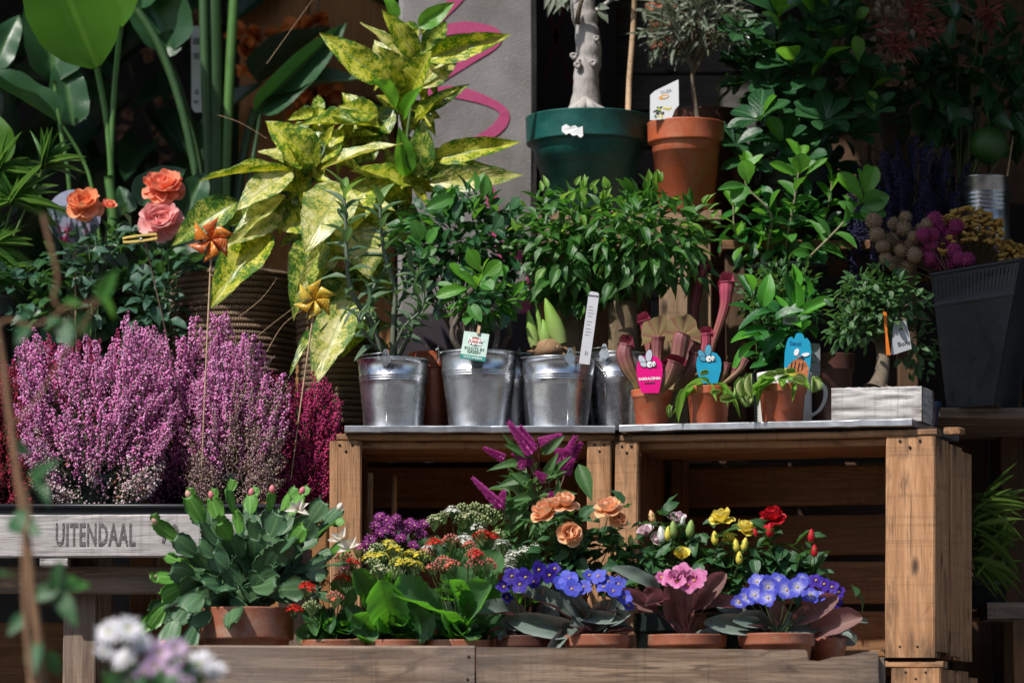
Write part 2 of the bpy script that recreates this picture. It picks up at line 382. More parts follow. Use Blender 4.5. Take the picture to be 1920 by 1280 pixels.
def mk_aucuba(name, yel, pale, grn, thr):
    t = NT(name); uv = t.n.new('ShaderNodeUVMap').outputs[0]
    sp = t.n.new('ShaderNodeSeparateXYZ'); t.link(uv, sp.inputs[0])
    ax = t.math('ABSOLUTE', t.math('SUBTRACT', sp.outputs[0], .5))
    cb = t.n.new('ShaderNodeCombineXYZ'); t.link(t.math('MULTIPLY', sp.outputs[0], 1.0), cb.inputs[0]); t.link(t.math('MULTIPLY', sp.outputs[1], 2.6), cb.inputs[1])
    t.link(t.math('MULTIPLY', t.rand(), 33), cb.inputs[2]); v = cb.outputs[0]
    n1 = t.noise(17, 5, .85, v, .6); n2 = t.noise(3.2, 2, .5, v); n3 = t.noise(30, 2, .6, v)
    pal = t.mix(t.mapr(n2, .45, .6), yel, pale)
    edge = t.math('MULTIPLY', t.math('POWER', t.math('MULTIPLY', ax, 2), 2), .09)
    f = t.math('ADD', t.math('ADD', n1, edge), t.math('MULTIPLY', t.math('SUBTRACT', .52, n2), .45))
    spk = t.mapr(f, thr, thr + .05)
    c = t.mix(spk, pal, grn); c = t.mix(t.mapr(n3, .6, .75, 0, .5), c, grn)
    mid = t.mapr(ax, .01, .045, .7, 0); c = t.mix(mid, c, (.3, .36, .1))
    t.set(c, .36, 0, .5)
    sv = t.math('SINE', t.math('MULTIPLY', t.math('SUBTRACT', sp.outputs[1], t.math('MULTIPLY', ax, .9)), 44))
    t.bump(t.math('ADD', t.math('MULTIPLY', sv, .5), t.math('MULTIPLY', mid, -2)), .22, .0015)
    t.translucent(t.mix(1, c, (1.2, 1.15, .5), 'MULTIPLY'), .32); return t.mat
G['auc'] = mk_aucuba('aucuba_leaf', (.58, .57, .015), (.64, .62, .09), (.05, .16, .012), .525)
G['auc_d'] = mk_aucuba('green_speckled_aucuba_leaf', (.42, .50, .025), (.52, .56, .10), (.035, .12, .012), .48)
G['auc_p'] = mk_aucuba('pale_aucuba_leaf', (.66, .60, .12), (.72, .68, .30), (.10, .22, .05), .545)

# ------------------------------------------------------------------ leaf templates (unit length along +Y, upper side +Z)
PROF = {
 'lance':  [(0,.03),(.08,.18),(.22,.42),(.4,.5),(.6,.42),(.8,.22),(.93,.07),(1,.0)],
 'ovate':  [(0,.05),(.08,.28),(.22,.46),(.4,.5),(.6,.42),(.8,.24),(.92,.09),(1,.0)],
 'obov':   [(0,.03),(.1,.10),(.25,.24),(.45,.42),(.65,.5),(.82,.44),(.94,.24),(1,.0)],
 'ellip':  [(0,.04),(.1,.24),(.28,.44),(.48,.5),(.68,.45),(.85,.28),(.95,.14),(1,.0)],
 'round':  [(0,.10),(.08,.30),(.22,.45),(.45,.5),(.68,.47),(.84,.36),(.95,.19),(1,.0)],
 'blade':  [(0,.25),(.1,.42),(.3,.5),(.5,.48),(.7,.38),(.85,.22),(.95,.08),(1,.0)],
 'spat':   [(0,.12),(.08,.22),(.2,.36),(.4,.47),(.6,.5),(.78,.49),(.9,.43),(.97,.32),(1,.20)],
 'petal':  [(0,.13),(.2,.30),(.42,.44),(.65,.52),(.84,.49),(.95,.36),(1,.20)],
 'ban':    [(0,.05),(.03,.28),(.09,.42),(.25,.5),(.5,.48),(.7,.38),(.88,.2),(1,.0)],
}
def leaf_t(prof, curl=.2, fold=.15, wave=.02, serr=0, nx=4, seed=0, side=0., cup=0., ny=None, teeth=7):
    rr = random.Random(seed); pr = PROF[prof]
    ts = [i / ny for i in range(ny + 1)] if ny else [p[0] for p in pr]
    def wd(t):
        for (a, wa), (b, wb) in zip(pr, pr[1:]):
            if t <= b: return wa + (wb - wa) * (t - a) / (b - a)
        return 0
    v = []; f = []; uv = []; ph = rr.random() * 6
    for t in ts:
        w_ = wd(t)
        if serr and teeth < 0: w_ *= 1 - serr * (1 - abs(math.sin(t * teeth * math.pi)))
        elif serr and .12 < t < .97: w_ *= 1 + serr * (((t * teeth) % 1) - .5)
        for j in range(nx + 1):
            x = (j / nx - .5) * 2
            z = -curl * t * t + fold * abs(x) * w_ + cup * x * x * w_ + wave * math.sin(t * 14 + ph + x) * abs(x) + rr.uniform(-.004, .004)
            v.append(Vector((x * w_ + side * t * t, t - .25 * curl * curl * t * t, z)))
    n = nx + 1
    for i in range(len(ts) - 1):
        for j in range(nx):
            f.append([i*n+j, i*n+j+1, (i+1)*n+j+1, (i+1)*n+j])
            uv.append([(j/nx, ts[i]), ((j+1)/nx, ts[i]), ((j+1)/nx, ts[i+1]), (j/nx, ts[i+1])])
    return {'v': v, 'f': f, 'uv': uv}
_tc = {}
def LM(key, mat, n=4, **kw):
    """n variants of a leaf mesh with one material; cached"""
    k = (key, mat.name, n, tuple(sorted(kw.items())))
    if k not in _tc:
        out = []
        for i in range(n):
            q = dict(kw); c = q.pop('curl', .2); fo = q.pop('fold', .15); sd = q.pop('side', .06)
            t = leaf_t(key, curl=c * (.5 + 1.1 * i / max(1, n - 1)), fold=fo * (1.3 - .5 * i / max(1, n - 1)), seed=i, side=sd * (-1) ** i, **q)
            m = MB(); m.tmpl(t, Matrix()); me = m.mesh('leaf', mat); out.append((me, t))
        _tc[k] = out
    return _tc[k]
def frame(base, d, nrm, L, W):
    y = d.normalized(); z = nrm - y * nrm.dot(y)
    if z.length < 1e-4: z = y.orthogonal()
    z.normalize(); x = y.cross(z)
    return Matrix(((x.x*W, y.x*L, z.x*L, base.x), (x.y*W, y.y*L, z.y*L, base.y), (x.z*W, y.z*L, z.z*L, base.z), (0, 0, 0, 1)))
def leaf(parent, lm, base, d, nrm, L, W, name='leaf'):
    me = random.choice(lm)[0]
    return ob(name, me, parent, frame(base, d, nrm, L, W))
def LF(parent, lm, b, t, Y, w_, roll=0, dY=0, name='leaf', tiltup=.35):
    """leaf from pixel b to pixel t at depth Y (tip at Y+dY), w_ px wide; roll turns it about its axis"""
    B = P(*b, Y); Tp = P(*t, Y + dY); d = Tp - B; L = d.length
    n = Vector((0, -1, tiltup)); n = Quaternion(d.normalized(), R(roll)) @ n
    return leaf(parent, lm, B, d, n, L, w_ * S(Y), name)
def rdir(sp=1.0): return Vector((random.gauss(0, sp), random.gauss(0, sp), random.gauss(0, sp)))

def bez(a, b, c, n):
    a, b, c = Vector(a), Vector(b), Vector(c)
    return [a * (1-t)**2 + b * 2*t*(1-t) + c * t*t for t in [i/(n-1) for i in range(n)]]
def twig(parent, pts, r, mat, name='stem', n=6):
    m = MB(); k = len(pts); r = r if isinstance(r, (list, tuple)) else [r * (1 - .5 * i / (k - 1)) for i in range(k)]
    m.tube(pts, r, n); return m.wobj(name, mat, parent)
def smooth(pts, n=4):
    """catmull-rom through points"""
    pts = [Vector(p) for p in pts]; out = []
    for i in range(len(pts) - 1):
        p0 = pts[max(i-1, 0)]; p1 = pts[i]; p2 = pts[i+1]; p3 = pts[min(i+2, len(pts)-1)]
        for k in range(n):
            t = k / n
            out.append(.5 * ((2*p1) + (p2-p0)*t + (2*p0-5*p1+4*p2-p3)*t*t + (3*p1-p0-3*p2+p3)*t*t*t))
    out.append(pts[-1]); return out

def crown(root, c, rad, n, lms, L, wr, trunk_top, nstuff=0, out=1.0, droop=.2, up=.5, shell=.4, tw_mat=None, ntw=18, tw_r=.0012, young=.0, lmy=None, keep=None, jit=.5):
    """leaves spread through an ellipsoid; c = world centre, rad = three radii in metres"""
    pts = []
    while len(pts) < n + nstuff:
        v = rdir(); v.normalize(); r = rnd() ** shell; q = Vector((v.x*rad[0]*r, v.y*rad[1]*r, v.z*rad[2]*r)) * (1 + .18 * noise.noise(v * 2.3 + c * 3))
        if keep and not keep(c + q): continue
        pts.append((r, q, v))
    pts.sort(key=lambda a: a[1].y - a[0] * .02)          # nearest the camera first
    big = MB()
    for k, (r, q, v) in enumerate(pts):
        d = v * out + rdir(jit) + Vector((0, 0, up * .3 - droop))
        nrm = Vector((0, -.25, 1)) + v * .6 + rdir(.35)
        l_ = ru(*L); b = c + q
        if k < n:
            yl = lmy and rnd() < young * (1.6 if v.z > .3 else .5)
            leaf(root, lmy if yl else random.choice(lms), b, d, nrm, l_, l_ * ru(wr*.85, wr*1.15))
        else:
            lm = lms[0]; big.tmpl(random.choice(lm)[1], frame(b, d, nrm, l_, l_ * wr))
    if nstuff:
        o = ob('inner_foliage', big_local(big, root, lms[0][0][0].materials[0]), root, WM[root.name]); o['kind'] = 'stuff'
    if tw_mat:
        m = MB()
        for k in range(ntw):
            r, q, v = pts[int(len(pts) * rnd())]
            e = c + q; mid = trunk_top.lerp(e, .5) + Vector((0, 0, .25 * (e - trunk_top).length * .4)) + rdir(.006)
            m.tube(bez(trunk_top, mid, e, 6), [tw_r * (2 - 1.4 * i / 5) for i in range(6)], 5)
        m.wobj('twigs', tw_mat, root)
def big_local(mb, root, mat):
    I = WM[root.name].inverted(); mb.v = [I @ q for q in mb.v]; return mb.mesh('inner_foliage', mat)

def soil(root, z, r, mat=M_soil, c=None, name='soil'):
    m = MB(); n = 20; c = c or WM[root.name].translation
    m.v.append(Vector((c.x, c.y, z + r * .08)))
    for k in (1, 2, 3):
        for j in range(n):
            q = 6.283 * j / n; rr = r * k / 3
            m.v.append(Vector((c.x + rr * math.cos(q), c.y + rr * math.sin(q), z + ru(-.002, .004) - .002 * (k == 3))))
    for j in range(n):
        m.face([0, 1 + j, 1 + (j + 1) % n])
        for k in (0, 1): m.face([1 + k*n + j, 1 + (k+1)*n + j, 1 + (k+1)*n + (j+1) % n, 1 + k*n + (j+1) % n])
    return m.wobj(name, mat, root)

def potlathe(r1, h, taper=.78, rim=.22, lip=.07, th=.0022, square=False):
    r0 = r1 * taper; rb = r1 * (1 - lip); zr = h * (1 - rim); rr = rb
    k = (rb * .995 - r0) / h
    prof = [(0, .0015), (r0 * .96, .001), (r0, .003), (r0 + k * zr, zr - .002), (rr + r1*.02, zr), (r1 * .985, zr + .001), (r1 * .99, zr + .004), (r1 * 1.0, h - .003), (r1 * 1.01, h - .001), (r1 * 1.0, h), (r1 - th, h), (r1 - th * 1.4, h - .004), (r1 * .93 - th, zr), (r1 * .8, h * .5), (0, h * .5)]
    return prof
def pot(name_label, cat, u, v_rim, wpx, hpx, Y, mat, name='potted_plant', taper=.78, rim=.22, lip=.07, group=None, zbase=None, soil_drop=.012, part='pot'):
    """a potted plant's root Empty, its pot and its soil; u, v_rim = the rim's centre in the photo"""
    s = S(Y); r = wpx * s / 2; h = hpx * s; z1 = Zat(v_rim, Y)
    if zbase is not None: h = z1 - zbase
    root = thing(name, name_label, cat, (Xat(u, Y), Y, z1 - h), group)
    m = MB(); m.lathe(potlathe(r, h, taper, rim, lip), 36)
    p = m.obj(part, mat, root, WM[root.name])
    soil(root, z1 - soil_drop, r * .93)
    root['_top'] = 0
    del root['_top']
    return root, Vector((Xat(u, Y), Y, z1 - soil_drop)), r

# planks --------------------------------------------------------------
def plank_mesh(L, W, H, seed, ch=.0025, warp=.002, rough_ends=.0):
    """long axis X, chamfered, slightly uneven"""
    rr = random.Random(seed); m = MB(); n = max(3, int(L / .06))
    rings = []
    for i in range(n + 1):
        x = -L/2 + L * i / n
        wy = math.sin(i * .7 + seed) * warp * .5; wz = math.sin(i * .45 + seed * 2) * warp * .3
        w2, h2 = W / 2, H / 2; c = ch
        cs = [(-w2+c,-h2),(w2-c,-h2),(w2,-h2+c),(w2,h2-c),(w2-c,h2),(-w2+c,h2),(-w2,h2-c),(-w2,-h2+c)]
        for (y, z) in cs:
            m.v.append(Vector((x + (rr.uniform(-1, 1) * rough_ends if i in (0, n) else 0), y + wy + rr.uniform(-.0006, .0006), z + wz + rr.uniform(-.0004, .0004))))
    for i in range(n):
        for j in range(8):
            m.face([i*8+j, i*8+(j+1) % 8, (i+1)*8+(j+1) % 8, (i+1)*8+j], 0, None, False)
    m.face([j for j in range(8)][::-1], 0, None, False); m.face([n*8+j for j in range(8)], 0, None, False)
    return m
_ps = [0]
def plank(root, F, a, b, mat, name='plank', tilt=0, nails=(), **kw):
    """box from a to b in frame F (world matrix)"""
    _ps[0] += 1; a, b = Vector(a), Vector(b); c = (a + b) / 2; s = b - a
    dims = [abs(x) for x in s]; ax = dims.index(max(dims))
    if ax == 0: Rm = Matrix(); L, W_, H = dims
    elif ax == 1: Rm = Matrix.Rotation(R(90), 4, 'Z'); L, W_, H = dims[1], dims[0], dims[2]
    else: Rm = Matrix.Rotation(R(-90), 4, 'Y'); L, W_, H = dims[2], dims[1], dims[0]
    M = F @ T(c) @ Rm @ Matrix.Rotation(R(tilt), 4, 'X' if ax else 'Y')
    o = plank_mesh(L, W_, H, _ps[0], **kw).obj(name, mat, root, M)
    for q in nails:
        mm = MB(); mm.lathe([(0, .0012), (.0022, .0012), (.0028, 0), (.0028, -.004)], 8)
        mm.obj('nail', M_nail, o, F @ T(q) @ Matrix.Rotation(R(90), 4, 'X'))
    return o

def text_mesh(s, size, mat, ext=.0002, bold=0, spacing=1.0):
    cu = bpy.data.curves.new('t', 'FONT'); cu.body = s; cu.size = size; cu.extrude = ext; cu.align_x = 'CENTER'; cu.align_y = 'CENTER'; cu.offset = bold; cu.space_character = spacing
    cu.resolution_u = 2
    o = bpy.data.objects.new('t', cu); col.objects.link(o); bpy.context.view_layer.update()
    me = bpy.data.meshes.new_from_object(o); bpy.data.objects.remove(o); me.materials.clear(); me.materials.append(mat); me.name = 'lettering'
    return me
def card_poly(pts, th, mat, name, root, M, mats=None):
    """flat polygon card of thickness th in the XZ plane of M, facing -Y"""
    m = MB(); n = len(pts)
    for y in (0, th):
        for (x, z) in pts: m.v.append(Vector((x, y, z)))
    m.face(list(range(n)), 0, None, False); m.face([n + i for i in range(n)][::-1], 0, None, False)
    for i in range(n): m.face([i, n + i, n + (i+1) % n, (i+1) % n], 0, None, False)
    return m.obj(name, mat, root, M)
# ================================================================== SETTING
m = MB(); m.add([(-60, -60, 0), (60, -60, 0), (60, 60, 0), (-60, 60, 0)], [(0, 1, 2, 3)])
struct(m.obj('pavement', plain('pavement_concrete', (.16, .15, .14), .9, nscale=3, bump=.3)))
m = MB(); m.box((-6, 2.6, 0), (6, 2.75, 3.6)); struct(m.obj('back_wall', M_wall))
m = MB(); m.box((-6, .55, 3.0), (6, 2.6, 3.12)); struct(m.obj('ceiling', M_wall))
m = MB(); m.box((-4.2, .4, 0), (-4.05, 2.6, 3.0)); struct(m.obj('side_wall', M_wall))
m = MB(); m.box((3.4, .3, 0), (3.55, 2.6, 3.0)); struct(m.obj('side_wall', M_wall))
I4 = Matrix()
# unseen awning added above the right half to shade what stands under it
aw = thing('added_awning', 'unseen dark canvas awning added to shade the right end of the stall', 'awning', (1.4, 0, 2.3))
AWX = .12
m = MB(); m.add([(AWX, -.60, 2.26), (4.2, -.60, 2.26), (4.2, .9, 3.0), (AWX, .9, 3.0), (AWX, -.60, 2.27), (4.2, -.60, 2.27), (4.2, .9, 3.01), (AWX, .9, 3.01)],
      [(0,3,2,1),(4,5,6,7),(0,1,5,4),(1,2,6,5),(2,3,7,6),(3,0,4,7)], smooth=False); m.wobj('canvas', plain('added_awning_canvas', (.05, .06, .05), .9), aw)
m = MB(); m.tube([(AWX, -.60, 2.25), (4.2, -.60, 2.25)], .015); m.wobj('rail', M_black, aw)

# the house across the street, behind the camera
ob_ = thing('street_building', 'brown brick house on the opposite side of the street', 'building', (0, -22, 0))
m = MB(); m.box((-16, -26, 0), (16, -22, 13)); m.wobj('wall', plain('brown_brick_wall', (.16, .10, .075), .9, nscale=4), ob_)
wm = plain('dark_window_glass', (.03, .035, .04), .1, bump=0); m = MB(); m.box((-.6, 0, 0), (.6, .05, 1.7)); wme = m.mesh('window', wm)
m = MB(); m.box((-.75, .0, -.12), (.75, .14, -.002)); sme = m.mesh('window_sill', M_conc)
for k in range(4):
    for i in range(10): wo = ob('window', wme, ob_, T(-13.5 + i * 3, -22.02, 1.2 + k * 3)); ob('window_sill', sme, wo, T(-13.5 + i * 3, -22.02, 1.2 + k * 3))

# concrete pillar with a pink spray line
pl = thing('concrete_pillar', 'grey concrete pillar with a looping pink spray-paint line', 'pillar', (Xat(882, .8), .95, 0))
Yp = .8
x0, x1 = Xat(745, Yp), Xat(1006, Yp)
m = MB(); zz = [i * .15 for i in range(21)]
sec = [(x0+.01, Yp), (x1-.012, Yp), (x1, Yp+.012), (x1, Yp+.3), (x0, Yp+.3), (x0, Yp+.01)]
for z in zz:
    for (x, y) in sec: m.v.append(Vector((x + ru(-.001, .001), y, z)))
for i in range(20):
    for j in range(6): m.face([i*6+j, i*6+(j+1) % 6, (i+1)*6+(j+1) % 6, (i+1)*6+j], 0, None, False)
m.wobj('shaft', M_conc, pl)
gp = smooth([P(u, v, Yp) for (u, v) in [(882,-30),(850,5),(820,40),(815,60),(870,52),(925,60),(930,80),(880,110),(820,150),(800,175),(845,172),(900,185),(940,205),(944,225),(920,250),(860,280),(822,298),(835,325),(880,335),(912,350),(925,390),(930,440),(945,470),(985,480),(1000,520),(985,600),(960,680),(940,760)]], 5)
m = MB(); nn = len(gp)
for i, p in enumerate(gp):
    t = (gp[min(i+1, nn-1)] - gp[max(i-1, 0)]).normalized(); s_ = Vector((-t.z, 0, t.x)) * (.0105 + .002 * math.sin(i * .4)) * (1.6 if i > nn * .8 else 1)
    for q in (-1, 1): m.v.append(Vector((max(x0+.012, min(x1-.013, p.x + s_.x * q)), Yp - .0018 - .00008 * (i % 7), p.z + s_.z * q)))
for i in range(nn - 1): m.face([2*i, 2*i+1, 2*i+3, 2*i+2])
m.wobj('spray_line', M_graf, pl)
m = MB(); m.box((x0 + .002, Yp - .005, 0), (x1 - .003, Yp - .0028, Zat(588, Yp))); m.wobj('dark_lower_slab', plain('dark_slab_colour', (.03, .02, .03), .8, nscale=12), pl)  # thin dark slab over the lower front of the pillar

# door and white boards behind the upper plants
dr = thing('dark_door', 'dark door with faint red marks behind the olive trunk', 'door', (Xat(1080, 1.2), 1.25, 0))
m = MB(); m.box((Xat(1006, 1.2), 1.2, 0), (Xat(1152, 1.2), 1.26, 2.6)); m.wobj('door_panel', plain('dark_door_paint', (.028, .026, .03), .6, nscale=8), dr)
for (a, b) in (((1062, 0), (1020, 150)), ((1030, 30), (1070, 160))):
    pa, pb = P(*a, 1.2), P(*b, 1.2); m = MB()
    for p in (pa, pb):
        for q in (-1, 1): m.v.append(Vector((p.x + .006 * q, 1.197, p.z)))
    m.face([0, 1, 3, 2]); m.wobj('paint_mark', plain('dark_red_paint', (.10, .012, .02), .7), dr)
m = MB(); m.box((Xat(1140, 1.18), 1.15, 0), (Xat(1156, 1.18), 1.2, 2.6)); m.wobj('door_frame', M_wall, dr)
bw = thing('board_wall', 'weathered pale horizontal boards behind the bamboo stake', 'wall', (Xat(1220, 1.3), 1.3, .9))
for k in range(14):
    z = Zat(700, 1.28) + k * .085
    plank(bw, I4, (Xat(1160, 1.28), 1.28, z), (Xat(1420, 1.28), 1.31, z + .08), wood('pale_board_%d' % k, (.10, .092, .088), (.16, .15, .145), stain=.5) if k == 0 else bpy.data.materials['pale_board_0'], 'board')
# brown panels to the left and the right of the shop front
bp = thing('brown_cabinet', 'blurred brown wooden cupboard behind the yellow speckled shrub', 'cupboard', (Xat(540, 1.6), 1.62, 0))
plank(bp, I4, (Xat(445, 1.6), 1.6, .3), (Xat(575, 1.6), 1.64, 2.6), wood('warm_brown_wood', (.34, .15, .05), (.46, .23, .09), stain=.3), 'door_board')
plank(bp, I4, (Xat(578, 1.6), 1.6, .3), (Xat(740, 1.6), 1.64, 2.6), bpy.data.materials['warm_brown_wood'], 'door_board')
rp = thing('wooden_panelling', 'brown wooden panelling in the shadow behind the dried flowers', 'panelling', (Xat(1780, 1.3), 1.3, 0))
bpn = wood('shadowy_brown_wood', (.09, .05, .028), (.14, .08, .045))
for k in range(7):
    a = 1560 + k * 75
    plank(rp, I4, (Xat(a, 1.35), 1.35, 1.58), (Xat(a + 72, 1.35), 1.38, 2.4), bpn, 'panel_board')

# ------------------------------------------------------------------ crates under the metal sheets
AY = R(-20)
Yc = .08
zt = Zat(822, Yc); zb = Zat(1222, -.12)
CH = zt - zb
def open_crate(name, label, F, L, D, H, lp, rp_, mat, matb, group=None, backs=4, post_nails=True, tops=True):
    """wooden crate standing on its side; opening towards -Y of F, origin front left bottom; lp, rp_ = widths of the front posts"""
    r = thing(name, label, 'crate', F.translation, group, F.to_3x3().to_4x4())
    th = .014; n1 = []
    for (xa, wd_) in ((0, lp), (L - rp_, rp_)):
        nl = [(xa + wd_*q, -.0005, H - .012 - .012 * (k % 2)) for k, q in enumerate((.3, .5, .7))] + [(xa + wd_*q, -.0005, .02) for q in (.3, .65)]
        plank(r, F, (xa, 0, 0), (xa + wd_, .018, H - .004), mat, 'front_post', nails=nl, ch=.003)
    n = 3; sw = (D - .022) / n
    for k in range(n):
        ya = .021 + k * sw
        plank(r, F, (L - .015 + (.0, .006, .002)[k], ya, .012 - .006 * k), (L + (.0, .006, .002)[k], ya + sw - (.003, .012, .006)[k], H - .006 - .005 * k), mat, 'side_board', tilt=ru(-.3, .3), nails=())
        plank(r, F, (0 + ru(-.003, .001), ya, .01), (.014, ya + sw - .006, H - .008), matb, 'side_board')
        if tops: plank(r, F, (.016, ya, H - .018), (L - .017, ya + sw - .004, H - .004), mat, 'top_board')
        plank(r, F, (.016, ya, .001), (L - .017, ya + sw - .004, .014), matb, 'bottom_board')
    if tops: plank(r, F, (lp * .2, .001, H - .0035), (L + .004, .035, H + .009), mat, 'top_rail')
    hb = (H - .03) / backs
    for k in range(backs):
        za = .016 + k * hb
        plank(r, F, (.016, D - .014, za), (L - .017, D, za + hb - .018 + ru(-.004, .004)), matb, 'back_board')
    for xx in (.03, L - .06):   # inner corner battens
        plank(r, F, (xx, D - .045, .016), (xx + .03, D - .016, H - .02), matb, 'corner_batten')
    return r
XL = Xat(620, Yc); XM = Xat(1146, Yc); L2 = .622
FL = T(XL, Yc, zb); FR = T(XM + .002, Yc, zb - .003) @ Matrix.Rotation(AY, 4, 'Z') @ Matrix.Rotation(R(.65), 4, 'Y')
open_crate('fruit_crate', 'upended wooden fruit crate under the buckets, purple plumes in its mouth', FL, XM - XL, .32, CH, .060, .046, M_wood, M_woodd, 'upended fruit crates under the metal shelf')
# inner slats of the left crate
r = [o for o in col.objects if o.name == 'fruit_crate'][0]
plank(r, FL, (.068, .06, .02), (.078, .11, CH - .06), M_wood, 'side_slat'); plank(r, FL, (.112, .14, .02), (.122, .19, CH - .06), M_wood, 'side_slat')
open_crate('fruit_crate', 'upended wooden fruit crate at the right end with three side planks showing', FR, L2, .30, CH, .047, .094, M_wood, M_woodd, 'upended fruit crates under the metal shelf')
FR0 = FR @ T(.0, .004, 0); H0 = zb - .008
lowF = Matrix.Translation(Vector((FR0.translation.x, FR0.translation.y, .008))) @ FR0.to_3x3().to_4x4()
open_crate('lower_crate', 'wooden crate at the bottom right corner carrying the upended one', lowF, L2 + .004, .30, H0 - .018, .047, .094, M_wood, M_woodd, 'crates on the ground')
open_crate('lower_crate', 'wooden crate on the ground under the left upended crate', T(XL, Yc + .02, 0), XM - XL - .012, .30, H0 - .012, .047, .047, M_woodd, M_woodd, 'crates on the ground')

# galvanised sheets with a folded front edge
def sheet(label, F, x0, x1, D, zz):
    r = thing('metal_sheet', label, 'metal sheet', F @ Vector((x0, 0, zz)), 'galvanised sheets on the crates', F.to_3x3().to_4x4())
    m = MB(); n = 24; rr = random.Random(int(x0 * 99) + 3)
    secs = [(.012, -.0122), (-.014, -.0125), (-.0165, -.011), (-.017, -.001), (-.0155, .0008), (.0, .0012), (D, .0012), (D, -.010)]
    for i in range(n + 1):
        x = x0 + (x1 - x0) * i / n; dz = rr.uniform(-.0007, .0007); dy = rr.uniform(-.0008, .0008)
        for (y, z) in secs: m.v.append(F @ Vector((x, y + dy, zz + .0105 + z + dz * (1 if z < 0 else .3))))
    k = len(secs)
    for i in range(n):
        for j in range(k - 1): m.face([i*k+j, (i+1)*k+j, (i+1)*k+j+1, i*k+j+1], 0, None, False)
    m.face([j for j in range(k)], 0, None, False); m.face([n*k+j for j in range(k)][::-1], 0, None, False)
    o = m.wobj('top_plate', M_sheet, r)
    mo = o.modifiers.new('s', 'SOLIDIFY'); mo.thickness = .0008
    return r
FLs = T(XL, Yc, 0)
ZS0 = zt + .012
sheet('flat galvanised sheet under the metal buckets', FLs, .028, XM - XL + .006, .36, ZS0)
FRs = Matrix.Translation(Vector((FR.translation.x, FR.translation.y, 0))) @ FR.to_3x3().to_4x4()
sheet('slanting galvanised sheet under the red pots and the white planter', FRs, .008, L2 - .045, .36, ZS0 + .0009)
ZS = ZS0 + .0125                    # top of the sheets
def ZR(u, Y):                       # top of the slanting right sheet under pixel column u at depth Y
    p = FR.inverted() @ Vector((Xat(u, Y), Y, ZS)); along = p.x
    return ZS - .0021 - along * math.sin(R(.65))
# small wooden block at the rear corner
b_ = thing('wood_block', 'small wooden block at the right end of the metal sheet', 'block', FRs @ Vector((L2 - .02, .2, ZS0 + .001)))
plank(b_, FRs, (L2 - .035, .19, ZS0 + .0011), (L2 - .002, .225, ZS0 + .014), M_wood, 'block')

# ------------------------------------------------------------------ front planter crate
YF = -.36
fz1 = Zat(1209, YF); fx0, fxm, fx1 = Xat(338, YF), Xat(892, YF), Xat(1640, YF)
fc = thing('flower_crate', 'long low brown plank crate holding the bottom row of potted flowers', 'crate', ((fx0 + fx1) / 2, YF, 0))
ph = .12
for row in range(4):
    za = fz1 - ph - row * (ph + .012)
    if row == 0:
        plank(fc, I4, (fx0, YF, za), (fxm - .0015, YF + .02, fz1), M_woodb, 'front_plank', nails=[(fxm - .012, YF - .0005, fz1 - .02), (fxm - .014, YF - .0005, fz1 - .06)], ch=.004)
        # right front plank with a notched top edge
        xn = Xat(1508, YF)
        mm = MB(); top = [(fxm + .0015, fz1 - .003), (xn - .003, fz1 - .008), (xn, fz1 - .012), (xn + .002, fz1 - .026), (xn + .02, fz1 - .028), (xn + .045, fz1 - .021), (xn + .075, fz1 - .018), (xn + .1, fz1 - .012), (fx1 - .004, fz1 - .010), (fx1, fz1 - .014)]
        N = len(top)
        for y in (YF - .001, YF + .019):
            for (x, z) in top: mm.v.append(Vector((x, y, z)))
            for (x, z) in top: mm.v.append(Vector((x, y, za)))
        for i in range(N - 1):
            mm.face([N+i, N+i+1, i+1, i], 0, None, False); mm.face([2*N+i, 2*N+i+1, 3*N+i+1, 3*N+i], 0, None, False)
            mm.face([i, i+1, 2*N+i+1, 2*N+i], 0, None, False)
        mm.face([0, 2*N, 3*N, N], 0, None, False); mm.face([N-1, 2*N-1, 4*N-1, 3*N-1], 0, None, False)
        mm.wobj('front_plank', M_woodb, fc)
        plank(fc, I4, (fx1 - .004, YF + .02, za), (fx1 + .014, Yc - .35, fz1 - .02), M_woodb, 'end_board')
    else:
        plank(fc, I4, (fx0, YF, max(.002, za)), (fx1, YF + .02, za + ph), M_woodb, 'front_plank')
    if row: plank(fc, I4, (fx1 - .004, YF + .0205, max(.002, za)), (fx1 + .014, -.262, za + ph), M_woodb, 'end_board')
    plank(fc, I4, (fx0 - .0, YF + .0205, max(.002, za)), (fx0 + .018, -.0, za + ph), M_woodb, 'end_board')
ZFL = Zat(1262, -.22)               # floor the flower pots stand on
plank(fc, I4, (fx0 + .02, YF + .022, ZFL - .016), (fx1 - .006, YF + .11, ZFL - .001), M_woodb, 'floor_board')
plank(fc, I4, (fx0 + .02, YF + .114, ZFL - .016), (fx1 - .09, YF + .21, ZFL - .001), M_woodb, 'floor_board')
plank(fc, I4, (fx0 + .02, YF + .214, ZFL - .016), (fx1 - .32, YF + .31, ZFL - .001), M_woodb, 'floor_board')
plank(fc, I4, (fx0 + .02, YF + .314, ZFL - .016), (fx1 - .50, .07, ZFL - .001), M_woodb, 'floor_board')

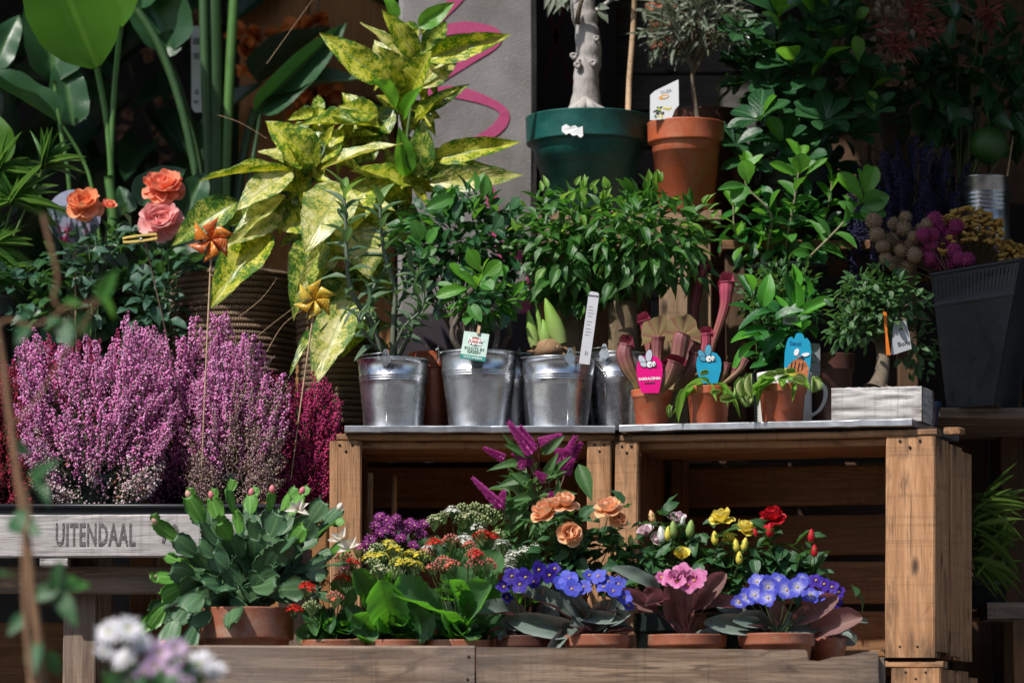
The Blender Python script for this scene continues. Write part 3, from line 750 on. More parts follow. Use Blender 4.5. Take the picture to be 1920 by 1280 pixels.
# ------------------------------------------------------------------ left bench
YB = .02
bn = thing('plank_bench', 'grey weathered bench with faded stencilled lettering under the heathers', 'bench', (Xat(120, YB), YB, 0))
bz1, bz0 = Zat(964, YB), Zat(1044, YB); bxa, bxb = Xat(-330, YB), Xat(545, YB)
fp = plank(bn, I4, (bxa, YB, bz0), (bxb, YB + .025, bz1), M_woodg, 'front_board', ch=.003)
tm = text_mesh('UITENDAAL', .058, plain('faded_stencil_ink', (.27, .245, .235), .9, nscale=220, var=.5), .0003, .0012, 1.12)
ob('stencil_lettering', tm, fp, T(Xat(183, YB), YB - .0003, Zat(1004, YB)) @ Matrix.Rotation(R(90), 4, 'X') @ Matrix.Diagonal((.44, 1.02, 1, 1)))
tm = text_mesh('70', .05, bpy.data.materials['faded_stencil_ink'], .0003, .001)
ob('stencil_lettering', tm, fp, T(Xat(322, YB), YB - .0003, Zat(1002, YB)) @ Matrix.Rotation(R(90), 4, 'X') @ Matrix.Diagonal((.7, 1, 1, 1)))
for k in range(4):
    ya = YB + .027 + k * .105
    plank(bn, I4, (bxa, ya, bz1 - .022), (bxb, ya + .1, bz1 - .003), M_woodg, 'top_board')
plank(bn, I4, (bxa, YB + .06, Zat(1112, YB+.06)), (Xat(330, YB), YB + .085, Zat(1060, YB+.06)), M_woodb, 'apron')
plank(bn, I4, (Xat(80, YB), YB + .002, bz0 - .018), (Xat(132, YB), YB + .05, bz0 - .001), M_woodg, 'spacer_block')
for u in (-200, 115, 520): plank(bn, I4, (Xat(u, YB), YB + .09, 0), (Xat(u + 62, YB), YB + .12, bz0 + .02), M_woodb, 'leg')
for u in (-200, 115, 520): plank(bn, I4, (Xat(u, YB), YB + .36, 0), (Xat(u + 62, YB), YB + .39, bz0 + .02), M_woodb, 'leg')
plank(bn, I4, (bxa, YB + .40, Zat(1290, YB)), (bxb, YB + .42, Zat(1150, YB)), M_woodd, 'back_board')
# black tray
tr = thing('plant_tray', 'long shallow black plastic tray under the heathers', 'tray', (Xat(190, YB), YB + .2, bz1))
m = MB(); ta, tb = Xat(-330, YB), Xat(540, YB); za, zc_ = bz1 - .001, bz1 + .016
m.box((ta, YB + .008, za), (tb, YB + .40, za + .003)); m.box((ta, YB + .004, za), (tb, YB + .0078, zc_)); m.box((ta, YB + .4002, za), (tb, YB + .404, zc_))
m.box((ta - .004, YB + .004, za), (ta - .0002, YB + .404, zc_)); m.box((tb + .0002, YB + .004, za), (tb + .004, YB + .404, zc_))
m.tube([(ta - .004, YB + .002, zc_), (tb + .004, YB + .002, zc_)], .0045); m.wobj('tray_shell', M_black, tr)
ZTR = bz1 + .0025

# back bench that carries the rope baskets and the roses
YBB = .47; zbb = Zat(800, .5)
bb = thing('back_bench', 'dark wooden bench in the shade behind the heathers', 'bench', (Xat(330, YBB), YBB, 0))
for k in range(5): plank(bb, I4, (Xat(-200, .5), YBB + k * .13, zbb - .022), (Xat(712, .5), YBB + k * .13 + .125, zbb - .001), M_woodd, 'top_board')
for u in (-150, 250, 660):
    for y in (YBB + .01, YBB + .6): plank(bb, I4, (Xat(u, .5), y, 0), (Xat(u, .5) + .05, y + .04, zbb - .023), M_woodd, 'leg')
plank(bb, I4, (Xat(-200, .5), YBB - .022, zbb - .11), (Xat(712, .5), YBB - .002, zbb - .001), M_woodd, 'apron')

# ------------------------------------------------------------------ stand behind the shelf: carries the green and orange pots
YS = .50; zs = Zat(394, YS)
st = thing('wooden_stand', 'tall wooden pallet stand carrying the green and orange pots', 'stand', (Xat(1180, YS), YS, 0))
xs0, xs1 = Xat(1010, YS), Xat(1345, YS)
plank(st, I4, (xs0, YS, zs - .075), (Xat(1286, YS), YS + .02, zs - .022), M_stand, 'rail')
for (a, b, y) in ((1236, 1290, .0), (1296, 1336, .03), ):
    plank(st, I4, (Xat(a, YS), YS + y - .001 - .02 * (y == 0), 0), (Xat(b, YS), YS + y + .0 + .018 * (y > 0), zs - .024), M_stand, 'upright')
for k in range(3): plank(st, I4, (xs0, YS - .0 + k * .115, zs - .021), (xs1 + .01, YS + k * .115 + .11, zs - .0005), M_stand, 'top_board')
plank(st, I4, (xs0, YS + .32, 0), (xs0 + .04, YS + .35, zs - .022), M_stand, 'upright'); plank(st, I4, (xs1 - .04, YS + .32, 0), (xs1, YS + .35, zs - .022), M_stand, 'upright')
plank(st, I4, (xs0, YS + .022, 1.0), (xs1 - .06, YS + .035, 1.09), M_stand, 'cross_board')

plank(st, I4, (xs0, YS + .30, 0), (Xat(1230, YS), YS + .316, zs - .022), M_woodd, 'rear_panel')
# dark sheet added behind the crates so the gaps between their boards stay dark
dbd = thing('gap_darkening_board', 'dark sheet added behind the upended crates to darken their gaps', 'board', (Xat(1180, .45), .45, 0))
plank(dbd, I4, (Xat(625, .45), .445, .001), (Xat(1740, .45), .46, zt - .015), wood('gap_darkening_wood', (.05, .025, .015), (.08, .04, .025)), 'panel')
# right-hand rack
rk = thing('wooden_rack', 'dark wooden rack at the right edge carrying the grey metal planter', 'rack', (Xat(1850, .3), .4, 0))
YR = .22
plank(rk, I4, (Xat(1745, YR), YR, Zat(784, YR)), (Xat(2100, YR), YR + .12, Zat(764, YR)), M_woodb, 'shelf_board')
for k in (1, 2, 3): plank(rk, I4, (Xat(1745, YR), YR + k * .125, Zat(784, YR)), (Xat(2100, YR), YR + k * .125 + .12, Zat(764, YR)), M_woodb, 'shelf_board')
plank(rk, I4, (Xat(1845, YR), YR + .01, Zat(1160, YR)), (Xat(2100, YR), YR + .13, Zat(1128, YR)), M_woodb, 'shelf_board')
for k in (1, 2): plank(rk, I4, (Xat(1845, YR), YR + k * .13 + .01, Zat(1150, YR)), (Xat(2100, YR), YR + k * .13 + .135, Zat(1135, YR)), M_woodd, 'shelf_board')
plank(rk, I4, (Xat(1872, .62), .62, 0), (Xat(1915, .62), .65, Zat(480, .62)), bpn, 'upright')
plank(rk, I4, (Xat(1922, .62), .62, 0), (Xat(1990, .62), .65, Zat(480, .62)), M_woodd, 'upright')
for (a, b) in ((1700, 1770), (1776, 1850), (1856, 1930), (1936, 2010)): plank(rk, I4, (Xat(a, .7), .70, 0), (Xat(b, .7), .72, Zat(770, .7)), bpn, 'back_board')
plank(rk, I4, (Xat(1890, .2), .2, 0), (Xat(1925, .2), .219, Zat(1162, .2)), M_woodd, 'upright')
# ================================================================== LEFT: aucuba, strelitzia, palm
def coilpot(label, u, v_top, v_bot, wpx, Y, group='rope-wrapped planters', zb_=None, soil_v=14):
    s = S(Y); z1 = Zat(v_top, Y); z0 = zb_ if zb_ is not None else Zat(v_bot, Y); r = wpx * s / 2; cx = Xat(u, Y)
    root = thing('rope_planter', label, 'planter', (cx, Y, z0), group)
    m = MB(); m.lathe([(0, .001), (r * .86, .001), (r * .95, z1 - z0 - .004), (r * .9, z1 - z0 - .004), (r * .88, z1 - z0 - .03), (0, z1 - z0 - .03)], 40); m.obj('liner', M_soil, root, WM[root.name])
    rc = .0062; n = int((z1 - z0) / (rc * 2)); mm = MB()
    prof = [(1, 0)] 
    N = 56; K = 8
    for i in range(N):
        q = 6.283 * i / N
        for j in range(K):
            w_ = 6.283 * j / K; rr = 1 + .058 * math.cos(w_)
            mm.v.append(Vector((rr * math.cos(q), rr * math.sin(q), .058 * 1.05 * math.sin(w_))))
    for i in range(N):
        for j in range(K):
            i2, j2 = (i+1) % N, (j+1) % K
            mm.face([i*K+j, i2*K+j, i2*K+j2, i*K+j2], 0, [(i/N, j/K), ((i+1)/N, j/K), ((i+1)/N, (j+1)/K), (i/N, (j+1)/K)])
    me = mm.mesh('rope_coil', M_rope)
    for k in range(n):
        f = k / n; rr = r * (.9 + .1 * f) * ru(.992, 1.008)
        ob('rope_coil', me, root, T(cx + ru(-.001, .001), Y, z0 + rc + k * rc * 2) @ Matrix.Rotation(ru(0, 6), 4, 'Z') @ Matrix.Rotation(R(ru(-.5, .5)), 4, 'X') @ Matrix.Diagonal((rr, rr, rc * 16.4, 1)))
    return root
coilpot('large rope-wrapped planter behind the heathers and the orange pinwheel', 440, 510, 800, 235, .62, zb_=zbb)
coilpot('smaller rope-wrapped planter under the speckled yellow shrub', 634, 592, 800, 152, .50, zb_=zbb)

au = thing('speckled_aucuba', 'tall shrub with big yellow leaves speckled green in front of the concrete pillar', 'shrub', (Xat(640, .54), .54, Zat(596, .54)))
A = LM('ovate', G['auc'], 5, curl=.22, fold=.2, serr=.10, wave=.02, ny=16, nx=6, teeth=9)
AD = LM('ovate', G['auc_d'], 4, curl=.25, fold=.2, serr=.10, wave=.02, ny=16, nx=6, teeth=9)
AP = LM('ovate', G['auc_p'], 4, curl=.18, fold=.12, serr=.10, wave=.015, ny=16, nx=6, teeth=9)
AG = LM('ovate', G['clusia_y'], 3, curl=.15, fold=.25, serr=.04, ny=12, nx=6)
Ya = .5
def wpath(pts): return smooth([P(*p) for p in pts], 5)
twig(au, wpath([(640, 600, .54), (660, 500, .53), (700, 420, .52), (752, 345, .5), (765, 240, .5), (778, 150, .5), (786, 80, .5)]), .0055, M_stemg)
twig(au, wpath([(636, 600, .54), (620, 500, .5), (605, 410, .45), (596, 320, .44), (590, 260, .44)]), .0048, M_stemg)
twig(au, wpath([(640, 600, .54), (655, 560, .5), (668, 500, .44), (672, 440, .42)]), .004, M_stemg)
aul = [  # base, tip, width, kind, roll, depth change
 ((745,35),(722,-12),30,AG,10,-.02),((785,50),(852,6),42,AG,30,-.03),((782,108),(722,22),52,A,-15,-.06),((765,120),(680,36),40,AP,30,-.02),
 ((728,158),(600,60),66,A,-20,-.04),((797,112),(958,60),56,A,28,-.02),((792,98),(845,34),46,AD,20,.03),((760,160),(728,88),60,A,5,-.07),
 ((772,170),(800,95),70,A,-5,-.08),((790,165),(862,92),52,AP,12,.02),((742,205),(705,150),64,AG,15,-.08),((757,222),(772,163),38,AG,-10,-.08),
 ((748,155),(698,72),64,AP,-5,.03),((782,208),(878,158),34,AD,35,-.03),((776,235),(852,158),30,A,-35,-.04),((790,160),(835,55),60,AP,0,.05),
 ((712,238),(560,222),54,A,20,-.05),((708,215),(636,196),50,A,-15,-.02),((700,240),(640,170),60,A,5,.02),((785,330),(795,232),62,AD,5,-.06),((760,330),(748,240),46,AG,10,-.05),
 ((808,302),(972,254),52,A,18,-.04),((798,338),(946,268),56,AD,-25,.03),((806,344),(974,320),56,AP,25,-.05),
 ((770,348),(676,296),62,A,20,-.07),((752,362),(648,338),68,A,-10,-.05),((602,318),(748,256),46,AP,-35,-.06),
 ((595,310),(508,222),88,A,-5,-.05),((596,300),(560,215),60,AD,5,.02),((602,305),(640,235),60,A,-10,.02),((545,322),(373,312),30,A,40,-.04),((562,305),(482,268),48,AP,20,.03),
 ((548,318),(444,388),78,AP,10,-.06),((536,368),(416,448),56,AP,25,-.07),((530,405),(424,452),44,AP,-25,-.09),((505,432),(392,556),100,A,5,-.09),
 ((446,378),(316,446),78,AD,-5,-.03),((500,400),(360,420),60,AD,10,.0),((645,345),(578,448),112,AP,0,-.12),((610,430),(528,562),84,AD,12,-.08),((640,440),(556,545),60,AP,-18,-.06),
 ((668,400),(700,508),116,AP,-8,-.06),((690,350),(640,440),80,A,10,-.04),((655,560),(590,714),92,AP,8,-.10),((628,600),(528,668),36,AD,35,-.08),((690,570),(640,668),70,AD,-5,-.04),
 ((670,460),(740,560),80,AD,5,.0),((600,350),(650,420),70,A,0,.02),((590,300),(545,250),60,A,0,-.06),((580,420),(610,540),80,AD,0,.02),((700,390),(760,420),70,AD,20,.02),
 ((560,360),(500,330),50,A,20,.0),((650,520),(600,610),80,AD,-20,-.02),((590,410),(520,430),60,A,-10,-.02),((690,420),(620,330),70,AD,10,.02),((740,400),(820,430),70,AD,0,.05),
 ((700,300),(640,262),60,AD,0,.03),((730,250),(690,180),60,AD,0,.04),((780,300),(860,340),60,AD,0,.04),
]
for (b, t, w_, lm, ro, dy) in aul:
    LF(au, lm, b, t, Ya - .03 if b[0] > 690 else .42, w_ * .92, ro, dy, tiltup=.45)

for (cu, cv, n_, Lp, Y_) in ((770,120,7,85,.50),(760,200,6,80,.50),(780,300,6,85,.50),(740,330,6,85,.48),(600,290,8,80,.43),(560,330,6,75,.43),(640,260,5,75,.47),(600,420,8,85,.42),(660,380,7,85,.42),(700,440,6,80,.46),(690,240,5,75,.48),(540,380,5,75,.43),(640,520,6,80,.46),(660,610,5,75,.48),(600,210,4,60,.45),(790,60,5,60,.51)):
    for k in range(n_ + 3):
        a = ru(0, 6.28); LF(au, random.choice((A, A, AD, AD, A)), (cu + 8 * math.cos(a), cv + 8 * math.sin(a)), (cu + Lp * ru(.8, 1.1) * math.cos(a), cv - Lp * ru(.6, .9) * math.sin(a) + 10), Y_ + .025, Lp * ru(.36, .46), ru(-40, 40), ru(-.07, .05), tiltup=.6)

def pipe(parent, pts, r, mat, name='stalk', n=8): return twig(parent, wpath(pts), r, mat, name, n)
BAN = LM('ovate', G['banana'], 2, curl=.12, fold=.22, wave=.012, ny=20, nx=8); BAND = LM('ban', G['banana_d'], 3, curl=.14, fold=.30, wave=.02, ny=20, nx=8)
M_stalk = plain('strelitzia_stalk', (.085, .20, .045), .45, nscale=30)
M_stalkd = plain('dark_stalk', (.045, .105, .035), .45, nscale=30)
def bigpot(label, u, v, wpx, Y, name, cat='potted plant', zb_=None):
    s = S(Y); z0 = zbb if zb_ is None else zb_; z1 = Zat(v, Y); r = wpx * s / 2
    root = thing(name, label, cat, (Xat(u, Y), Y, z0)); m = MB(); m.lathe(potlathe(r, z1 - z0, .8, .15), 32); m.obj('pot', M_darkpot, root, WM[root.name]); soil(root, z1 - .02, r * .9); return root
sp = bigpot('strelitzia with broad bright green leaves at the top left corner', 190, 470, 150, .8, 'strelitzia')
Yq = .78
LF(sp, BAN[:1], (181, 126), (48, -190), Yq - .05, 178, 0, -.10, tiltup=.1); LF(sp, BAN[1:], (226, 52), (205, -190), Yq, 100, -12, -.05, tiltup=.1)
LF(sp, BAND, (102, 155), (78, -60), Yq + .06, 122, 8, .04, tiltup=1.6); LF(sp, BAND, (112, 232), (-60, 120), Yq, 46, 35, 0); LF(sp, BAND, (138, 236), (112, 90), Yq + .05, 74, 5, 0)
LF(sp, BAN, (12, 305), (-30, 180), Yq - .05, 60, 20, 0); LF(sp, BAND, (-10, 130), (30, 20), Yq + .2, 60, 5, 0)
for pts, rr in (([(181,124,Yq),(197,210,Yq),(207,300,Yq),(213,475,.8)], .0068), ([(226,50,Yq),(215,160,Yq),(208,290,Yq),(206,475,.8)], .0062), ([(102,153,Yq),(113,240,Yq),(128,330,Yq),(140,475,.8)], .0048),
                ([(112,230,Yq),(150,290,Yq+.02),(172,350,Yq+.02),(190,475,.8)], .004), ([(12,300,Yq),(50,345,Yq),(100,400,Yq),(150,475,.8)], .005), ([(203,330,Yq-.01),(212,400,Yq-.01),(214,475,.78)], .010)):
    pipe(sp, pts, [rr] * len(wpath(pts)), M_stalk)
s2 = bigpot('big dark strelitzia with thick upright stalks behind the rope planter', 405, 500, 170, 1.0, 'strelitzia')
for pts, rr, mt in (([(398,-60,1.0),(400,100,1.0),(402,250,1.0),(404,505,1.0)], .019, M_stalkd), ([(442,-60,1.0),(432,120,1.0),(424,300,1.0),(420,505,1.0)], .011, M_stalk), ([(380,-60,.98),(385,150,.98),(398,505,1.0)], .010, M_stalkd),
                ([(250,10,1.0),(300,90,1.0),(345,220,1.0),(385,420,1.0)], .009, M_stalkd), ([(300,90,1.05),(330,160,1.05),(372,310,1.05),(395,500,1.0)], .012, M_stalkd), ([(478,205,1.05),(455,300,1.05),(430,505,1.0)], .010, M_stalkd), ([(490,190,1.05),(480,260,1.05),(440,505,1.0)], .006, M_stalkd)):
    pipe(s2, pts, [rr] * len(wpath(pts)), mt)
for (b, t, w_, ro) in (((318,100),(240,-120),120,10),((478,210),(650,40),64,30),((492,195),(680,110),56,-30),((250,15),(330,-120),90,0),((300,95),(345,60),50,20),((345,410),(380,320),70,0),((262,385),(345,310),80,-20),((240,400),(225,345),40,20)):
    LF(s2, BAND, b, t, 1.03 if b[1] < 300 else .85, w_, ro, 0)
# dark mass of leaves in the depth of the shop
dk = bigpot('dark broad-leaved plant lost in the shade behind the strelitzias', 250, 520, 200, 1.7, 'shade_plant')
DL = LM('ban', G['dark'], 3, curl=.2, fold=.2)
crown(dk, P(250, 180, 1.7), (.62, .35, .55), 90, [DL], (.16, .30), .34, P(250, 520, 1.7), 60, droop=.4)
# dried bunches glowing orange in the shade
M_orange = petalmat('dried_orange_petal', (.55, .12, .02), (.62, .17, .03), tf=.3); M_peach = petalmat('dried_peach_petal', (.5, .25, .16), (.6, .33, .22))
PET = LM('round', M_orange, 3, curl=.3, cup=.5); PETP = LM('round', M_peach, 3, curl=.3, cup=.5)
def ball(root, lm, c, r, n, name='petal', wr=.8, len_=.8):
    for k in range(n):
        d = rdir().normalized(); leaf(root, lm, c + d * r * .25, d + rdir(.2), Vector((0, -.3, 1)) + rdir(.5), r * len_, r * len_ * wr, name)
fb = thing('orange_blossom_branch', 'branch of blurred orange blossoms in the dark between the tall stalks', 'flower branch', P(560, 330, 1.5))
pipe(fb, [(540, 900, 1.5), (545, 500, 1.5), (560, 330, 1.5), (580, 150, 1.5), (600, -20, 1.5)], .006, M_barkd, 'branch'); 
for (u, v, rr) in ((458,70,26),(500,120,24),(565,60,30),(590,45,24),(548,100,22),(585,180,30),(610,200,24),(560,210,20),(596,100,26),(520,75,20),(470,125,22),(620,165,20),(640,240,22),(600,245,20)):
    ball(fb, PET, P(u, v, 1.42 + ru(0, .1)), rr * S(1.45) * 1.45, 14, 'petal')
fb = thing('peach_blossom_branch', 'branch of faded peach blossoms far back between the strelitzia stalks', 'flower branch', P(300, 330, 2.0))
pipe(fb, [(300, 900, 2.05), (295, 500, 2.05), (310, 330, 2.0), (250, 150, 2.0), (220, -20, 2.0)], .006, M_barkd, 'branch')
for (u, v, rr) in ((315,190,22),(310,225,26),(305,250,20),(230,250,16),(212,95,12),(205,130,12),(310,305,20),(240,215,12),(275,100,16),(350,20,22),(360,45,18)):
    ball(fb, PETP, P(u, v, 1.95), rr * S(2) * 1.2, 10, 'petal')
# tall price label in front of the dark plant
pc = thing('hanging_price_label', 'tall narrow white label behind the thick green stalks', 'label', P(371, 215, 1.1))
MC = T(P(371, 130, 1.1)) @ Matrix.Rotation(R(-1), 4, 'Y'); h = .083 * 1.16; w2 = .0125 * 1.16
card_poly([(-w2, -h*.9), (-w2 * .5, -h), (w2*3, -h), (w2*3, h), (-w2, h)], .0012, M_card, 'card', pc, MC)
def lab(root, s_, size, M, x, z, mat=M_ink, bold=0, rot=None, name='lettering'):
    Mt = M @ T(x, -.0006, z) @ Matrix.Rotation(R(90), 4, 'X')
    if rot: Mt = Mt @ Matrix.Rotation(R(rot), 4, 'Z')
    return ob(name, text_mesh(s_, size, mat, .0001, bold), root, Mt)
lab(pc, 'G', .013, MC, -.003, -.052, bold=.0004)
m = MB(); 
for k in range(6): m.box((-.009 + k * .0022, -.0008, .022), (-.008 + k * .0022, -.0003, .036))
m.box((-.010, -.0008, -.076), (0, -.0003, -.070)); m.box((-.010, -.0008, .055), (.008, -.0003, .070)); m.obj('bar_code', plain('grey_ink', (.25, .26, .28), .6, bump=0), pc, MC)

# fan palm
fp_ = bigpot('fan palm with thin radiating fingers at the left edge', -30, 560, 120, .50, 'fan_palm')
PB = LM('blade', G['palm'], 3, curl=.35, fold=.4, nx=2, wave=0)
for (u, v, n, a0, a1, L) in ((22, 385, 25, -20, 200, 100), (80, 318, 13, 5, 100, 80), (-20, 470, 21, -60, 100, 85), (-5, 330, 12, -10, 150, 90), (-30, 520, 10, -60, 80, 90)):
    c = P(u, v, .5); pipe(fp_, [(u, v, .5), ((u - 30) / 2, (v + 570) / 2, .5), (-30, 575, .5)], .003, M_stemg)
    for k in range(n):
        a = R(a0 + (a1 - a0) * k / (n - 1)); d = Vector((math.cos(a), ru(-.35, .1), math.sin(a)))
        leaf(fp_, PB, c, d, Vector((.2, -1, .6)), L * ru(.85, 1.1) * S(.5), 9 * S(.5), 'leaflet')

# ================================================================== orange-pink roses in the back row
def rosette_dirs(): pass
def rose_leaves(root, pts, n, L, lm, spread=.03, young=None):
    """sprays of small leaflets round world points"""
    for k in range(n):
        p = random.choice(pts) + rdir(spread)
        d = Vector((rdir().x, -abs(rdir().y) * .5, rdir().z * .6)).normalized(); side = d.cross(Vector((0, 0, 1))).normalized()
        l_ = ru(*L); nn = Vector((0, -.4, 1)) + rdir(.4)
        leaf(root, lm, p + d * l_ * .5, d, nn, l_, l_ * .62)
        leaf(root, lm, p + d * l_ * .2, side + d * .4, nn, l_ * .8, l_ * .5); leaf(root, lm, p + d * l_ * .2, -side + d * .4, nn, l_ * .8, l_ * .5)
RL = LM('ovate', G['rose'], 4, curl=.25, fold=.2, serr=.06, ny=9); RLB = LM('ovate', G['rose_b'], 4, curl=.25, fold=.2, serr=.06, ny=9)
def petal_lm(mat, cup=.55, curl=-.35): return LM('petal', mat, 4, curl=curl, cup=cup, fold=0, wave=.04, nx=5, side=.03)
def rose(root, u, v, Y, rpx, mat, rings=((4, .35, 12), (5, .6, 35), (6, .85, 58), (7, 1.0, 78)), tilt=(0, -.5, 1), ctr=None, name='flower', ruff=.0):
    s = S(Y); c = P(u, v, Y); r = rpx * s * (.80 if rpx > 28 else .86); up = Vector(tilt).normalized(); a = up.orthogonal().normalized(); b = up.cross(a)
    m = MB(); Mx = frame(c - up * r * .25, up, a, 1, 1)
    m.lathe([(0, 0), (r*.12, r*.02), (r*.2, r*.14), (r*.14, r*.3), (0, r*.36)], 8, M=Matrix.Rotation(R(-90), 4, 'X'))
    fl = m.obj(name, ctr or mat, root, Mx); lm = petal_lm(mat, .55, -.35); lo = petal_lm(mat, .35, .12)
    for ri, (n, f, ang) in enumerate(rings):
        for k in range(n):
            q = 6.283 * (k + .5 * (ri % 2)) / n + ru(-.2, .2); A_ = R(ang + ru(-9, 9))
            rad = a * math.cos(q) + b * math.sin(q); d = up * math.cos(A_) + rad * math.sin(A_)
            nrm = -rad * math.cos(A_) + up * math.sin(A_)
            leaf(fl, lo if ri == len(rings) - 1 else lm, c - up * r * .2 + rad * r * .06, d, nrm, r * f * ru(.92, 1.08), r * (.62 + .42 * f) * ru(.92, 1.12), 'petal')
    return fl
def bud(root, u, v, Y, hpx, mat, tilt=(0, 0, 1), sep=True, wr=.5):
    s = S(Y); h = hpx * s; up = Vector(tilt).normalized(); c = P(u, v, Y) - up * h / 2; m = MB()
    m.lathe([(0, 0), (h*wr*.35, h*.12), (h*wr*.5, h*.35), (h*wr*.42, h*.65), (h*wr*.2, h*.9), (0, h)], 9, M=Matrix.Rotation(R(-90), 4, 'X'), wob=.06)
    o = m.obj('bud', mat, root, frame(c, up, Vector((0, -1, .2)), 1, 1))
    if sep:
        a = up.orthogonal().normalized(); b = up.cross(a); lm = LM('lance', G['mid'], 2, curl=-.1, fold=0, cup=.6)
        for k in range(5):
            q = 6.283 * k / 5 + .4; rad = a * math.cos(q) + b * math.sin(q)
            leaf(o, lm, c + rad * h * wr * .3, up + rad * .25, -rad, h * .72, h * wr * .55, 'sepal')
    return o
PM_salmon = petalmat('salmon_petal', (.94, .50, .16), (.94, .36, .22), tf=.3, ctr=.0, ctrw=.4); PM_pink = petalmat('pink_petal', (.94, .66, .40), (.95, .48, .46), tf=.3, ctrw=.35, edge=(.92, .60, .58))
PM_orng = petalmat('orange_petal', (.94, .60, .12), (.92, .40, .20), tf=.3, ctrw=.45)
Yo = .34
def backpot(label, u, v, wpx, Y, name, cat='rose', **k): return bigpot(label, u, v, wpx, Y, name, cat, **k)
def stemto(root, u0, v0, u1, v1, Y, r=.0016, mat=M_stemg, bow=12): return twig(root, wpath([(u0, v0, Y), ((u0*.35+u1*.65) + bow, (v0+v1)/2, Y), (u1, v1, Y)]), r, mat)
zroses = zbb
ra = thing('potted_rose', 'orange rose plant with two open blooms in front of the round picture label', 'rose', (Xat(165, .52), .52, zbb), 'salmon roses behind the heathers')
m = MB(); hh = Zat(690, .52) - zbb; m.lathe(potlathe(.055, hh), 28); m.obj('pot', M_darkpot, ra, WM[ra.name]); soil(ra, zbb + hh - .01, .05)
rb = thing('potted_rose', 'taller rose plant with one salmon and one large pink bloom behind the clothes peg', 'rose', (Xat(300, .52), .52, zbb), 'salmon roses behind the heathers')
m.obj('pot', M_darkpot, rb, WM[rb.name]); soil(rb, zbb + hh - .01, .05)
R1 = ((3, .42, 15), (5, .62, 38), (7, .85, 60), (9, 1.06, 78), (9, 1.16, 92))
stemto(ra, 165, 695, 158, 395, .5, .002); stemto(ra, 172, 695, 203, 395, .5, bow=-5); stemto(rb, 300, 695, 307, 370, .5, .002); stemto(rb, 310, 695, 300, 430, .5, .002, bow=6)
rose(ra, 157, 382, .48, 37, PM_orng, R1, (-.1, -1.0, .8)); rose(ra, 205, 385, .5, 22, PM_salmon, R1[:3], (.3, -.6, .8)); rose(rb, 307, 350, .48, 44, PM_salmon, R1, (0, -.75, 1)); rose(rb, 300, 412, .46, 46, PM_pink, R1, (0, -1.3, .7))
rose_leaves(ra, [P(u, v, .5) for (u, v) in ((170,470),(190,430),(140,490),(170,520),(120,500),(200,480),(180,560),(165,590),(230,540))], 32, (.024, .040), RLB, .02)
rose_leaves(rb, [P(u, v, .5) for (u, v) in ((290,470),(240,470),(330,480),(300,520),(250,530),(350,500),(290,570),(270,590),(310,600),(360,470),(270,640),(300,560))], 42, (.024, .044), RLB, .024)
rc_ = thing('potted_rose', 'flowerless rose bush with pale green leaves under the fan palm', 'rose', (Xat(10, .5), .50, zbb), 'salmon roses behind the heathers')
m.obj('pot', M_darkpot, rc_, WM[rc_.name]); soil(rc_, zbb + hh - .01, .05); stemto(rc_, 10, 695, 20, 500, .5, .0018)
rose_leaves(rc_, [P(u, v, .48) for (u, v) in ((20,520),(50,530),(10,560),(50,580),(30,610),(70,510),(0,600),(15,640))], 20, (.024, .038), RLB, .016)
gc = thing('green_filler_plant', 'dark leafy pot plant filling the shade between the two rose bushes', 'potted plant', (Xat(235, .75), .75, zbb))
m.obj('pot', M_darkpot, gc, WM[gc.name])
crown(gc, P(210, 560, .72), (.20, .06, .14), 90, [RL], (.03, .05), .6, P(235, 690, .75), 260, droop=.2)
# round printed plant label
rl = thing('round_picture_label', 'round purple and white picture label behind the orange roses', 'label', P(138, 460, .60))
MC = T(P(138, 406, .6)); pts = [(.056 * math.cos(R(a)), .056 * math.sin(R(a))) for a in range(0, 360, 12)]
def mk_label():
    t = NT('round_label_print'); c = t.coord('Object', None, False); n = t.noise(30, 4, .6, c); sp = t.n.new('ShaderNodeSeparateXYZ'); t.link(c, sp.inputs[0])
    cc = t.mix(t.mapr(n, .5, .54), (.05, .09, .08), (.24, .25, .33)); cc = t.mix(t.mapr(sp.outputs[2], .02, .024), cc, (.36, .38, .52)); cc = t.mix(t.math('MULTIPLY', t.mapr(sp.outputs[0], .008, .016), t.mapr(sp.outputs[2], .0, .01)), cc, (.09, .02, .10))
    cc = t.mix(t.math('MULTIPLY', t.mapr(n, .55, .6), t.mapr(sp.outputs[2], -.012, -.03)), cc, (.3, .03, .09)); t.set(cc, .4); return t.mat
card_poly(pts, .001, mk_label(), 'card', rl, MC); m = MB(); m.tube([P(140, 455, .603), P(143, 690, .603)], .0015, 6); m.wobj('stake', M_stick, rl)

